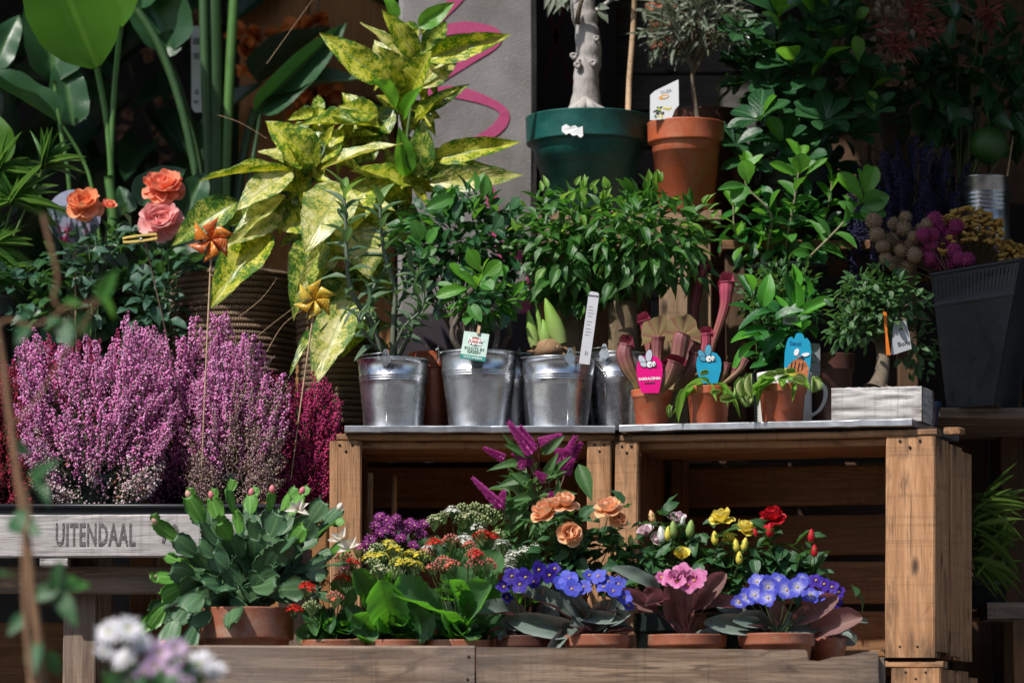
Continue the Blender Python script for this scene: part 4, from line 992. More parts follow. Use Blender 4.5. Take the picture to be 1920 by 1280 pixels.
# ================================================================== heathers
def heather_mesh(mats, seed, L=1.0, n=70, blen=.0046, rad=.011, sparse=1.0):
    """flower spike along +Z, real size in metres; bells are little urns hanging round a stem"""
    rr = random.Random(seed); m = MB(); H = .085 * L
    bx, by = rr.uniform(-.012, .012), rr.uniform(-.012, .012)
    ax = lambda t: Vector((bx * t * t, by * t * t, H * t))
    m.tube([ax(i / 5) for i in range(6)], .0009, 4, 0)
    for i in range(int(n * sparse)):
        t = rr.random() ** .9; q = rr.uniform(0, 6.28); taper = (1 - .78 * t) * (.55 + .45 * min(1, t * 3)) * (.8 + .35 * math.sin(t * 19 + seed)); r = rad * taper * rr.uniform(.6, 1.05)
        c = ax(t) + Vector((math.cos(q) * r, math.sin(q) * r, rr.uniform(-.003, .003)))
        d = Vector((math.cos(q), math.sin(q), rr.uniform(-.9, .2))).normalized(); bl = blen * rr.uniform(.55, 1.15)
        y = d; z = y.orthogonal().normalized(); x = y.cross(z); Mx = Matrix(((x.x, y.x, z.x, c.x), (x.y, y.y, z.y, c.y), (x.z, y.z, z.z, c.z), (0, 0, 0, 1)))
        mi = 1 + (rr.random() < .45) + (rr.random() < .14)
        K = 5; b = len(m.v)
        for (rr_, zz_) in ((.18, 0), (.42, .35), (.34, .8)):
            for j in range(K): qq = 6.28 * j / K; m.v.append(Mx @ Vector((rr_ * bl * math.cos(qq), zz_ * bl, rr_ * bl * math.sin(qq))))
        m.v.append(Mx @ Vector((0, bl * 1.0, 0)))
        for i2 in (0, 1):
            for j in range(K): m.face([b+i2*K+j, b+i2*K+(j+1) % K, b+(i2+1)*K+(j+1) % K, b+(i2+1)*K+j], mi)
        for j in range(K): m.face([b+2*K+j, b+2*K+(j+1) % K, b+3*K], mi)
        if rr.random() < .5:
            e = c + Vector((math.cos(q + .7), math.sin(q + .7), .9)) * .006; m.add([c, c + Vector((.0009, 0, 0)), e], [(0, 1, 2)], 0)
    return m.mesh('flower_spike', mats)
def hm(name, c, tf=.28): return petalmat(name, c, tuple(x * .92 for x in c), tf=tf, rough=.55, var=.12)
M_hst = plain('heather_stem', (.07, .09, .035), .8); M_hstb = plain('dry_heather_stem', (.14, .10, .055), .9)
H_pink = [M_hst, hm('heather_pink', (.90, .32, .66)), hm('heather_light_pink', (.94, .52, .80)), hm('heather_deep_pink', (.74, .14, .50))]
H_pale = [M_hst, hm('heather_blush', (.78, .52, .60)), hm('heather_white', (.82, .74, .72)), hm('heather_rust', (.55, .22, .12))]
H_dry = [M_hstb, hm('heather_dusty', (.56, .34, .38)), hm('heather_cream', (.62, .48, .40)), hm('heather_mauve', (.42, .16, .26))]
H_mag = [M_hst, hm('heather_magenta', (.58, .04, .22)), hm('heather_crimson', (.66, .06, .20)), hm('heather_wine', (.18, .01, .06))]
H_red = [M_hst, hm('heather_red', (.36, .02, .06)), hm('heather_bright_red', (.46, .04, .09)), hm('heather_dark_red', (.15, .01, .03))]
HS = {k: [heather_mesh(v, i * 7 + len(k), n=88 if k != 'dry' else 74, rad=.0108, blen=.0043 if k != 'dry' else .0034) for i in range(5)] for k, v in (('pink', H_pink), ('mag', H_mag), ('red', H_red), ('dry', H_dry))}
HS['pale'] = [heather_mesh(H_pale, 80 + i, n=34, rad=.013, L=.8) for i in range(4)]
HS['drys'] = [heather_mesh(H_dry, 90 + i, n=34, rad=.013, L=.8, blen=.0035) for i in range(4)]
def heather(label, u, Y, tips, kind, low=None, lowv=800, n=120, potw=100, jit=20, spread=1.0, depth=.09, mix=None):
    """tips: outline of the bush's top as (u, v) pixels, left to right; spikes fan out of the pot and fill the outline"""
    s = S(Y); zt_ = ZTR + .075; root = thing('potted_heather', label, 'heather', (Xat(u, Y), Y, ZTR), 'heathers in the black tray')
    m = MB(); m.lathe(potlathe(potw * s / 2, .078), 24); m.obj('pot', M_darkpot, root, WM[root.name]); soil(root, zt_ - .006, potw * s * .45)
    base = Vector((Xat(u, Y), Y, zt_ - .01)); fo = MB()
    for k in range(n):
        f = rnd(); i = f * (len(tips) - 1); a = tips[int(i)]; b = tips[min(int(i) + 1, len(tips) - 1)]; fr = i - int(i)
        tu, tv = a[0] + (b[0] - a[0]) * fr, a[1] + (b[1] - a[1]) * fr
        g = rnd() ** .85                    # 1 = the top of the bush, 0 = down by the pot
        if k < len(tips) * 3: g = 1 - .04 * rnd(); 
        g = .12 + .90 * g
        dY = -depth * math.sqrt(max(0, 1 - g * g)) * ru(.5, 1.15) + (g > .9) * ru(-.04, .05)
        uu = u + (tu - u) * (.80 + .20 * g); vv = 935 + (tv - 935) * g
        tip = P(uu + ru(-jit, jit) * .6, vv + ru(-jit, jit) * .6, Y + dY); d = (tip - (base + Vector((0, dY * .3, -.05)))).normalized() + rdir(.07)
        d = (d + Vector((0, -.05, .22)) + rdir(.12)).normalized()
        if d.z < .25: d.z = .25
        d.normalize(); L = ru(.7, 1.3)
        ms = HS[low] if (low and vv > lowv + ru(-50, 50)) else (HS[mix] if mix and rnd() < .35 + (vv < 720) * .5 + (tu < 430) * .2 else HS[kind])
        q = d.to_track_quat('Z', 'Y').to_matrix().to_4x4() @ Matrix.Rotation(ru(0, 6.28), 4, 'Z')
        b0 = tip - d * .085 * L
        ob('flower_spike', random.choice(ms), root, T(b0) @ q @ Matrix.Scale(L, 4))
        fo.tube([base + Vector((ru(-.02, .02), ru(-.02, .02), 0)), base.lerp(b0, .55) + Vector((0, 0, .01)), b0], .0009, 4)
        for j in range(34):
            t = rnd(); p = base.lerp(b0, t) + rdir(.004); dd = (d + rdir(.6)).normalized() * .009; sd = dd.orthogonal().normalized() * .0007
            fo.add([p - sd, p + sd, p + dd], [(0, 1, 2)], 0)
    I = WM[root.name].inverted(); fo.v = [I @ q for q in fo.v]
    o = ob('heather_foliage', fo.mesh('heather_foliage', plain('heather_needles_' + kind, (.05, .085, .03) if kind != 'dry' else (.13, .10, .055), .8)), root, WM[root.name]); o['kind'] = 'stuff'
    return root
heather('deep red heather half hidden at the left end of the black tray', 5, .16, [(-70,800),(-50,720),(0,690),(40,690),(60,740),(80,820)], 'red', n=150, potw=90)
heather('crimson heather showing in a gap behind the big pink one', 130, .34, [(10,700),(60,640),(110,635),(160,640),(230,625),(300,660)], 'mag', n=90, potw=90)
heather('large lilac-pink heather with white bells low down, leftmost of the pink ones', 190, .13, [(70,880),(45,800),(30,720),(20,650),(60,625),(110,645),(160,632),(200,640),(240,600),(265,600),(300,640),(325,700),(325,800),(305,880)], 'pink', 'pale', 825, n=300, potw=130, depth=.11)
heather('tall pink heather in the middle with spikes reaching up beside the stick', 350, .24, [(240,860),(235,650),(250,608),(290,615),(330,660),(345,640),(395,595),(425,592),(445,630),(475,680),(480,850)], 'pink', n=260, potw=110)
heather('fading beige-pink heather with dry brown twigs to the right of the stick', 440, .11, [(345,880),(340,790),(360,720),(405,655),(445,640),(470,615),(495,655),(525,700),(540,780),(530,870)], 'dry', 'drys', 790, mix='pink', n=240, potw=110, depth=.09)
heather('magenta heather against the left post of the wooden crate', 575, .20, [(495,850),(495,740),(520,705),(550,720),(580,730),(602,700),(625,735),(645,770),(640,850)], 'mag', n=230, potw=100)
# ================================================================== ON THE METAL SHEETS
def bucket(label, u0, u1, v_rim, Y, taper=.80, lug=None, group='metal buckets on the sheet', seam=None, zb_=None):
    s = S(Y); r = (u1 - u0) * s / 2; zb0 = ZS if zb_ is None else zb_; h = Zat(v_rim, Y) - zb0; cx = Xat((u0+u1)/2, Y)
    root = thing('metal_bucket', label, 'bucket', (cx, Y, zb0), group)
    rr = lambda z: r * (taper + (1 - taper) * z / h); m = MB(); zc = h * .70
    prof = [(0, .003), (rr(0) - .003, .003), (rr(0) - .002, .0), (rr(0), .0008), (rr(.004), .004)]
    for i in range(6): prof.append((rr(h * .1 * (i + 1)) , h * .1 * (i + 1)))
    for k in range(3): z = zc + k * .0045 - .004; prof += [(rr(z), z), (rr(z) + .0012, z + .0014), (rr(z) + .0012, z + .0026), (rr(z), z + .0038)]
    prof += [(rr(h * .9), h * .9), (rr(h) - .0002, h - .004)]
    for a in range(0, 271, 45): prof.append((rr(h) + .0022 * math.cos(R(a - 90)) * 1 + .0005, h - .0018 + .0022 * math.sin(R(a - 90))))
    prof += [(rr(h) - .0015, h - .004), (rr(h * .5) - .0012, h * .5), (0, h * .45)]
    m.lathe(prof, 48)
    for i_, v_ in enumerate(m.v):
        g_ = noise.noise(Vector((v_.x * 22 + u0, v_.y * 22, v_.z * 14))) * .0016; v_.x *= 1 + g_ / r; v_.y *= 1 + g_ / r
    m.obj('bucket_wall', M_zinc, root, WM[root.name])
    if seam is not None:
        q = R(seam); mm = MB(); pts = [Vector((rr(z) * math.cos(q), rr(z) * math.sin(q), z)) for z in (.004, h * .35, h * .66)]
        mm.tube(pts, .0007, 5); mm.obj('seam', M_zinc, root, WM[root.name])
    for a in (lug or ()):
        q = R(a); c = Vector((math.cos(q), math.sin(q), 0)); tdir = Vector((-math.sin(q), math.cos(q), 0)); o = root_loc = WM[root.name].translation
        mm = MB(); pts = [(-.009, -.008), (-.011, -.002), (-.0095, .001), (-.005, .010), (-.0042, .0150), (-.002, .0175), (.002, .0175), (.0042, .0150), (.005, .010), (.0095, .001), (.011, -.002), (.009, -.008), (.0, -.0165)]
        for off in (.0030, .0042):
            for (x, z) in pts: mm.v.append(c * (rr(h) + off) + tdir * x + Vector((0, 0, h + z - .004)))
        n = len(pts); mm.face(list(range(n)), 0, None, False); mm.face([n+i for i in range(n)][::-1], 0, None, False)
        for i in range(n): mm.face([i, (i+1) % n, n + (i+1) % n, n + i], 0, None, False)
        mm.tube([c * (rr(h) + .0005) + Vector((0, 0, h + .0062)), c * (rr(h) + .0075) + Vector((0, 0, h + .0062))], .0026, 8)
        mm.obj('handle_lug', M_zinc, root, WM[root.name])
    if lug and len(lug) > 1:
        a = R(lug[0]); b = R(lug[1]); p0 = Vector((math.cos(a), math.sin(a), 0)) * (rr(h) + .007) + Vector((0, 0, h + .006)); p1 = Vector((math.cos(b), math.sin(b), 0)) * (rr(h) + .007) + Vector((0, 0, h + .006))
        mm = MB(); mid = (p0 + p1) / 2; bk = Vector((-(p1 - p0).y, (p1 - p0).x, 0)).normalized() * r * 1.05; bk = bk if bk.y > 0 else -bk
        pts = [mid + (p0 - mid) * math.cos(t) + bk * math.sin(t) + Vector((0, 0, -.003 * math.sin(t))) for t in [3.1416 * i / 20 for i in range(21)]]
        mm.tube(pts, .0015, 6); mm.obj('handle', M_zinc, root, WM[root.name])
    return root, Vector((cx, Y, zb0 + h)), r
Yb = .17
B1 = bucket('leftmost metal bucket with a vertical seam, grey-green shrub in it', 670, 806, 675, Yb, .81, (-100, 80), seam=-101)
B2 = bucket('second metal bucket from the left with the white and green tag clipped on', 823, 972, 662, Yb, .66 + .08, (-168, 12))
B3 = bucket('metal bucket holding the sprouting bulb and the long white label', 972, 1116, 673, Yb, .80, (-72, 108), seam=-71)
B4 = bucket('metal bucket half hidden behind the bulb bucket next to the pitcher plant', 1092, 1216, 664, .245, .80, (-110, 70), seam=-112)
B5 = bucket('metal bucket at the back almost hidden between the second and third', 900, 1030, 668, .33, .80, None)
# orange pots behind
def simplepot(name, label, cat, u, v, wpx, Y, mat, zb_, taper=.8, rim=.2, group=None, lip=.07):
    zb_ = ZR(u, Y) if (zb_ > ZS + .0005 and zb_ < ZS + .0015 and u > 1160) else zb_; s = S(Y); r = wpx * s / 2; h = Zat(v, Y) - zb_; root = thing(name, label, cat, (Xat(u, Y), Y, zb_), group)
    m = MB(); m.lathe(potlathe(r, h, taper, rim, lip), 40); m.obj('pot', mat, root, WM[root.name]); soil(root, zb_ + h - .01, r * .93)
    return root, Vector((Xat(u, Y), Y, zb_ + h - .01))
# ---- grey-green shrub (first bucket)
ad = thing('grey_green_shrub', 'grey-green long-leaved shrub growing in the leftmost bucket', 'shrub', B1[1] - Vector((0, 0, .02)))
soil(ad, B1[1].z - .008, B1[2] * .94)
GL = LM('lance', G['adenium'], 5, curl=.35, fold=.2, nx=4, side=.1); GLY = LM('lance', G['adenium_y'], 2, curl=.3, fold=.25)
def leafy(root, pts, lm, n, L, wr, t0=.3, t1=1.0, elev=35, tipn=3, lmtip=None, L2=1.0, stemr=.003, mat=M_stemgr, droop=.0, name='stem', face=.5):
    """a stem with leaves in a spiral; pts are (u, v, Y)"""
    w_ = wpath(pts); twig(root, w_, [stemr * (1 - .55 * i / (len(w_) - 1)) for i in range(len(w_))], mat, name)
    q = ru(0, 6)
    for k in range(n):
        t = t0 + (t1 - t0) * k / max(1, n - 1); i = min(len(w_) - 2, int(t * (len(w_) - 1))); p = w_[i].lerp(w_[i+1], t * (len(w_) - 1) - i); ax = (w_[i+1] - w_[i]).normalized()
        q += 2.4; a = ax.orthogonal().normalized(); b = ax.cross(a); rad = a * math.cos(q) + b * math.sin(q)
        e = R(elev + (70 - elev) * (k / max(1, n - 1)) ** 2 + ru(-12, 12)); d = rad * math.cos(e) + ax * math.sin(e) - Vector((0, 0, droop))
        l_ = ru(*L) * (1 - (1 - L2) * t); nrm = ax * math.cos(e) - rad * math.sin(e) * .6 + Vector((0, -face, .3))
        leaf(root, lmtip if (lmtip and k >= n - tipn) else lm, p, d, nrm, l_, l_ * wr * ru(.85, 1.15))
Lr = (.045, .070)
leafy(ad, [(715,672,.17),(700,610,.16),(660,550,.14),(650,480,.13),(648,420,.13),(645,360,.13)], GL, 24, Lr, .30, .25, elev=15, lmtip=GLY, stemr=.006)
leafy(ad, [(735,672,.17),(738,600,.17),(740,540,.17),(722,480,.17),(715,430,.17),(712,385,.17)], GL, 20, Lr, .32, .35, elev=20, lmtip=GLY, tipn=2, stemr=.006)
leafy(ad, [(745,672,.17),(770,620,.16),(782,570,.15),(778,520,.15)], GL, 16, (.035,.055), .36, .2, stemr=.005)
leafy(ad, [(738,672,.16),(745,640,.14),(760,610,.13),(790,580,.12),(795,545,.12)], GL, 12, (.035,.05), .36, .3, stemr=.004)
leafy(ad, [(725,672,.18),(712,640,.19),(690,600,.2),(700,540,.22),(720,510,.23)], GL, 16, (.04,.06), .34, .2, stemr=.005)
leafy(ad, [(720,672,.15),(700,645,.12),(672,600,.10),(690,570,.10)], GL, 10, (.04,.06), .34, .3, stemr=.004)
leafy(ad, [(745,672,.18),(760,640,.19),(740,600,.2),(760,540,.2),(770,480,.22)], GL, 14, (.04,.055), .34, .3, stemr=.004)
o1, _ = simplepot('plastic_pot', 'terracotta-coloured plastic pot squeezed between the first two buckets', 'pot', 812, 662, 92, .26, M_terra2, ZS, .74)
# ---- ginseng fig (second bucket) + darker fig behind
FL4 = LM('ovate', G['ficus'], 5, curl=.4, fold=.22, nx=4, side=.1); FLY = LM('ovate', G['ficus_y'], 3, curl=.35, fold=.3)
ML = LM('ellip', G['mid'], 4, curl=.22, fold=.2); CLS = LM('obov', G['clusia'], 4, curl=.25, fold=.18); CLSY = LM('obov', G['clusia_y'], 3, curl=.2, fold=.2)
gf = thing('ginseng_fig', 'small glossy round-leaved fig with thick roots in the tagged bucket', 'bonsai', B2[1] - Vector((0, 0, .02)))
soil(gf, B2[1].z - .006, B2[2] * .94)
for pts, rr in (([(885,665,.16),(862,630,.15),(850,600,.15),(870,560,.17),(900,530,.18)], .0095), ([(868,665,.14),(848,630,.13),(858,595,.13),(880,570,.15)], .006), ([(905,665,.17),(912,620,.17),(905,560,.18),(905,520,.18)], .012), ([(938,665,.19),(955,620,.19),(940,570,.19),(915,540,.18)], .007), ([(925,665,.14),(932,630,.14),(925,590,.15),(910,560,.17)], .006)):
    w_ = wpath(pts); twig(gf, w_, [rr * (1.1 - .5 * i / (len(w_) - 1)) for i in range(len(w_))], M_root, 'root', 9)
crown(gf, P(905, 560, .15), (.072, .05, .055), 120, [LM('ellip', G['clusia'], 4, curl=.3, fold=.2, wave=.01), ML], (.028, .042), .5, P(908, 570, .18), 0, droop=.05, tw_mat=M_root, ntw=10, lmy=CLSY, young=.12)
for (b, t, w_) in (((900,510),(878,468),30),((905,520),(935,490),28),((880,540),(820,548),26),((895,540),(862,510),22),((905,530),(925,540),30),((880,570),(900,600),26)): LF(gf, CLSY if t[1] < 520 or t[0] < 830 else ML, b, t, .09, w_, ru(-20, 20), -.02)
df = thing('dark_fig_bush', 'dark round-leaved fig bush behind the first two buckets', 'shrub', (Xat(880, .33), .33, ZS))
m = MB(); m.lathe(potlathe(.055, .11), 28); m.obj('pot', M_darkpot, df, WM[df.name])
crown(df, P(868, 455, .34), (.135, .09, .115), 290, [CLS, LM('ellip', G['clusia'], 3, curl=.3, fold=.2)], (.030, .046), .52, P(880, 690, .33), 160, droop=.05, tw_mat=M_barkd, ntw=22, lmy=ML, young=.18)
for (b, t, w_) in (((790,450),(778,412),28),((800,455),(818,430),26),((905,370),(912,330),18),((925,430),(940,405),24),((790,460),(770,440),20),((955,395),(972,372),24),((850,370),(800,390),26)): LF(df, CLS if t[0] > 930 else ML, b, t, .22, w_ * 1.1, ru(-20, 20), -.02)
# ---- two weeping figs with burlap stems
for (lab_, cu, cv, rx, rz, ry, su, s0, s1, wv, n, Y, nst) in (
    ('weeping fig with a burlap-wrapped stem behind the bulb bucket', 1062, 472, .098, .125, .10, 1078, 572, 690, 46, 290, .31, 150),
    ('weeping fig with a paler burlap-wrapped stem to the right of the long white label', 1205, 455, .135, .112, .10, 1168, 565, 690, 58, 300, .27, 200)):
    r = thing('weeping_fig', lab_, 'tree', (Xat(su, Y), Y, ZS), 'weeping figs with burlap stems')
    m = MB(); m.lathe(potlathe(.052, .10), 28); m.obj('pot', M_darkpot, r, WM[r.name]); soil(r, ZS + .094, .048)
    c = P(cu, cv, Y - .02); rw = wv * S(Y) / 2; z0, z1 = Zat(s1, Y), Zat(s0, Y); m = MB(); cx = Xat(su, Y)
    prof = [(rw * 1.12, z0), (rw * 1.02, z0 + .02), (rw * 1.0, (z0*2+z1)/3), (rw * .93, (z0+2*z1)/3), (rw * .98, z1 - .006), (rw * .9, z1), (rw * .6, z1 - .003)]
    m.lathe(prof, 26, M=T(cx, Y, 0), wob=.035); m.wobj('burlap_wrap', M_burlap, r)
    twig(r, [Vector((cx, Y, ZS + .09)), Vector((cx, Y, z1)), P(cu, cv + 40, Y)], .008, M_barkd, 'trunk', 8)
    crown(r, c, (rx, ry, rz), n, [FL4, LM('lance', G['ficus'], 3, curl=.45, fold=.25, side=.1)], (.030, .046), .45, P(su, s0, Y), nst, droop=.28, up=.3, tw_mat=M_barkd, ntw=30, lmy=FLY, young=.09, jit=.55)
    for k in range(14):
        a = rnd() * 6.28; e = c + Vector((math.cos(a) * rx * 1.0, -.6 * ry, (.2 + .8 * abs(math.sin(a))) * rz * 1.0)); leaf(r, FLY, e, Vector((math.cos(a) * .5, -.3, 1)) + rdir(.3), Vector((0, -1, .6)) + rdir(.3), ru(.02, .032), .011)
# ---- bulb with sprouts
bl = thing('sprouting_bulb', 'brown flower bulb with pale green sprouts in the third bucket', 'bulb', B3[1] - Vector((0, 0, .02)))
soil(bl, B3[1].z - .010, B3[2] * .94)
m = MB(); c = P(1030, 655, .15); m.lathe([(0, -.02), (.03, -.016), (.036, -.004), (.031, .010), (.018, .020), (0, .022)], 20, M=T(c), wob=.09); m.wobj('bulb', mk_bark('bulb_skin', (.17, .085, .04), (.32, .20, .11), 60, 1), bl)
M_sprout = petalmat('sprout_green', (.36, .46, .16), (.25, .44, .07), tf=.2, ctr=.0, ctrw=.6); M_papery = mk_bark('papery_skin', (.30, .17, .09), (.42, .28, .16), 70, .6)
for (u, v, tu, tv, w_) in ((1003, 650, 990, 580, 22), (1025, 648, 1018, 598, 26), (1018, 640, 1005, 572, 14), (1052, 645, 1022, 558, 34), (1032, 640, 1030, 574, 16)):
    a, b = P(u, v, .14), P(tu, tv, .14); L = (b - a).length; m = MB(); r_ = w_ * S(.14) / 2
    m.lathe([(r_*.75, 0), (r_, L*.25), (r_*.9, L*.5), (r_*.5, L*.8), (r_*.15, L*.96), (0, L)], 12, M=T(a) @ (b - a).to_track_quat('Z', 'Y').to_matrix().to_4x4()); m.wobj('sprout', M_sprout, bl)
for k in range(16):
    a = ru(0, 6.28); p = c + Vector((math.cos(a) * .026, math.sin(a) * .02, ru(-.012, .012))); leaf(bl, LM('ovate', M_papery, 3, curl=.6, fold=.1), p, Vector((math.cos(a), math.sin(a), .4)), Vector((0, -.5, 1)), ru(.012, .022), .009, 'papery_scale')
# long white label
ll = thing('long_plant_label', 'long narrow white plant label leaning in the third bucket', 'label', P(1100, 690, .10))
MC = T(P(1105, 609, .098)) @ Matrix.Rotation(R(8), 4, 'Y') @ Matrix.Rotation(R(-14), 4, 'Z'); sL = S(.1)
lc = card_poly([(-9*sL*1.08, -75*sL), (11*sL, -75*sL), (11*sL, 58*sL), (8*sL, 63*sL), (-6*sL, 64*sL), (-9*sL*1.08, 60*sL)], .0008, plain('label_plastic', (.50, .50, .53), .4, var=.02, bump=0), 'card', ll, MC)
lab(lc, 'Decorum', .0058, MC, .0005, 56*sL, bold=.00015)
for k, z in enumerate((34, 28, 22, 16, 6, 0, -8, -14, -20)): m = MB(); m.box((-.006, -.0005, z*sL), (-.006 + .013 * (.6 + .4 * ((k * 7) % 5) / 5), -.0001, z*sL + .0009)); m.obj('text_line', plain('label_grey_ink', (.22, .2, .25), .6, bump=0) if k == 0 else bpy.data.materials['label_grey_ink'], lc, MC)
m = MB(); m.box((-.001, -.0005, -58*sL), (.001, -.0001, -50*sL)); m.box((.003, -.0005, -58*sL), (.0045, -.0001, -50*sL)); m.obj('text_line', bpy.data.materials['label_grey_ink'], lc, MC)
lab(lc, 'PUKE92', .0042, MC, .0008, -66*sL) if 0 else None
# Mondo Verde tag with a little peg
tg = thing('plant_tag', 'white and green printed tag pegged to the second bucket rim', 'tag', P(890, 675, .075))
MC = T(P(890, 649, .078)) @ Matrix.Rotation(R(8), 4, 'Y') @ Matrix.Rotation(R(-3), 4, 'Z') @ Matrix.Rotation(R(-8), 4, 'X'); q = S(.08)
M_tagp = plain('pale_green_card', (.60, .76, .68), .35, var=.08, nscale=60, bump=0); M_teal = plain('teal_print', (.03, .30, .25), .4, bump=0); M_ored = plain('red_print', (.62, .06, .04), .4, bump=0); M_dg = plain('dark_green_print', (.04, .15, .07), .4, bump=0); M_wprint = plain('white_print', (.85, .86, .85), .4, bump=0, var=0)
tc = card_poly([(-24*q, -27*q), (24*q, -27*q), (24*q, 27*q), (-24*q, 27*q)], .0007, M_tagp, 'card', tg, MC)
m = MB(); m.box((-24*q, -.0003, -27*q), (24*q, -.0001, -18*q)); m.obj('print_band', M_teal, tc, MC)
card_poly([(math.cos(a/12*3.1416) * 14*q, (9 + math.sin(a/12*3.1416) * 9) * q) for a in range(24)], .0002, M_dg, 'emblem', tc, MC @ T(0, -.0003, 0))
card_poly([(math.cos(a/12*3.1416) * 13*q, (9 + math.sin(a/12*3.1416) * 8) * q) for a in range(0, 15)], .0002, M_ored, 'emblem', tc, MC @ T(0, -.0006, 0))
for (s_, sz, z, mt, y, bo) in (('Mondo', 10, 12.5, M_wprint, -.0011, .0003), ('Verde', 10, 5, M_wprint, -.0011, .0003), ('ROOTS IN', 8.2, -5.5, M_dg, -.0005, .00012), ('GREEN', 8.2, -12, M_dg, -.0005, .00012), ('FICUS GINSENG', 5, -22.5, M_wprint, -.0008, .0001)):
    ob('lettering', text_mesh(s_, sz*q, mt, .0001, bo), tc, MC @ T(0, y, z*q) @ Matrix.Rotation(R(90), 4, 'X'))
pg = thing('mini_peg', 'tiny wooden peg holding the green and white tag', 'clothes peg', P(897, 622, .07)); m = MB(); MCp = MC @ T(3*q, -.003, 27*q)
m.box((-2.6*q, -.0015, -3*q), (2.6*q, .0015, 13*q)); m.box((-2.6*q, .0042, -3*q), (2.6*q, .0062, 13*q)); m.tube([(-3.6*q, .002, 5*q), (3.6*q, .002, 5*q)], .0014, 6); m.obj('peg_body', M_stick, pg, MCp)

# ---- carnivorous plants in red pots
Yp3 = .12; GRP = 'small red plastic pots at the edge of the metal sheet'
def Zsh(u, Y): return ZS + .0009
def redpot(label, u, v, wpx, Y, name, cat): return simplepot(name, label, cat, u, v, wpx, Y, M_terra2, ZS + .0009, .80, .20, GRP, .05)
sa, sat = redpot('purple pitcher plant in the first red pot with the pink fly tag', 1222, 732, 78, .10, 'pitcher_plant', 'pitcher plant')
va, vat = redpot('small flytrap in the second red pot with drooping traps and a blue fly tag', 1328, 726, 86, .065, 'venus_flytrap', 'flytrap')
vb, vbt = redpot('flytrap with large spiny traps in the third red pot before the white mug', 1466, 722, 94, .02, 'venus_flytrap', 'flytrap')
def mk_pitch(name, a, b, c3):
    t = NT(name); uv = t.n.new('ShaderNodeUVMap').outputs[0]; sp_ = t.n.new('ShaderNodeSeparateXYZ'); t.link(uv, sp_.inputs[0])
    n = t.noise(70, 4, .6, t.coord('Object', (1, 1, .3))); cc = t.mix(t.mapr(t.math('ADD', sp_.outputs[1], t.math('MULTIPLY', t.math('SUBTRACT', n, .5), .6)), .15, .75), a, b)
    st = t.math('SINE', t.math('MULTIPLY', sp_.outputs[0], 62)); cc = t.mix(t.mapr(st, .5, 1, 0, .6), cc, c3); t.set(cc, .42); t.bump(st, .3, .001); t.translucent(cc, .18); return t.mat
MP1 = mk_pitch('pitcher_purple', (.28, .22, .07), (.30, .11, .11), (.14, .02, .03)); MP2 = mk_pitch('pitcher_pink', (.22, .17, .06), (.50, .09, .15), (.28, .02, .05)); MP3 = mk_pitch('pitcher_yellow', (.34, .26, .10), (.30, .22, .10), (.26, .07, .07)); MP4 = mk_pitch('pitcher_dark_red', (.12, .04, .03), (.20, .022, .04), (.08, .01, .02))
def pitcher(root, pts, rads, mat, hood=None, hmat=None, lip=1.25):
    w_ = wpath(pts); k = len(w_); s = S(pts[0][2]); rs = []
    for i in range(k):
        f = i / (k - 1) * (len(rads) - 1); a = int(f); b = min(a + 1, len(rads) - 1); rs.append((rads[a] + (rads[b] - rads[a]) * (f - a)) * s)
    rs[-1] *= lip
    m = MB(); m.tube(w_, rs, 14, 0, False); o = m.wobj('pitcher', mat, root)
    mo = o.modifiers.new('s', 'SOLIDIFY'); mo.thickness = .0008
    tip = w_[-1]; r_ = rs[-1]
    if hood:
        hw, hh, tl = hood; m = MB(); nr, na = 6, 30; rr = random.Random(int(hw * 7)); y = -1
        for i in range(nr + 1):
            g = i / nr
            for j in range(na + 1):
                a = math.pi * (1.22 * j / na - .11); wv = 1 + (.07 * math.sin(a * 5 + hw) + .03 * math.sin(a * 11)) * g ** 3
                x = math.cos(a) * hw * g * wv * s; z = math.sin(a) * hh * g * wv * s; yy = -tl * s * g * g + math.sin(a * 5 + hw) * .03 * hw * s * g ** 3 + .25 * abs(math.cos(a)) * hw * s * g * g
                m.v.append(tip + Vector((x, r_ * .6 - .002 + yy, z - r_ * .2)))
        for i in range(nr):
            for j in range(na): m.face([i*(na+1)+j, i*(na+1)+j+1, (i+1)*(na+1)+j+1, (i+1)*(na+1)+j], 0, [(j/na*.5, .5 + .5 * i/nr), ((j+1)/na*.5, .5 + .5 * i/nr), ((j+1)/na*.5, .5 + .5*(i+1)/nr), (j/na*.5, .5 + .5*(i+1)/nr)])
        h_ = m.wobj('hood', hmat or mat, o)
    return o
pitcher(sa, [(1198,735,.10),(1192,715,.10),(1178,690,.10),(1170,665,.10),(1174,645,.10)], [5, 9, 14, 15, 11], MP1, (16, 22, 8), MP4)
pitcher(sa, [(1225,735,.11),(1232,700,.12),(1232,665,.13),(1234,630,.13)], [5, 8, 10, 12], MP1, (33, 42, 6), MP3)
pitcher(sa, [(1235,735,.09),(1258,710,.09),(1270,675,.10),(1276,638,.10),(1280,625,.10)], [5, 10, 14, 15, 13], MP1, (34, 40, 8), MP3)
pitcher(sa, [(1238,735,.07),(1250,715,.07),(1258,695,.07),(1264,678,.07)], [5, 9, 11, 13], MP1, (24, 16, 20), MP4, 1.2)
pitcher(sa, [(1250,735,.12),(1275,720,.12),(1298,685,.12),(1304,662,.12)], [5, 9, 12, 11], MP1, (12, 22, 4), MP1)
pitcher(sa, [(1232,735,.15),(1222,680,.16),(1212,620,.17),(1207,600,.17)], [4, 6, 9, 11], MP2, (14, 18, 14), MP2)
pitcher(sa, [(1250,735,.16),(1305,690,.16),(1323,650,.16),(1324,625,.16)], [4, 6, 8, 9], MP2, (15, 16, 12), MP2)
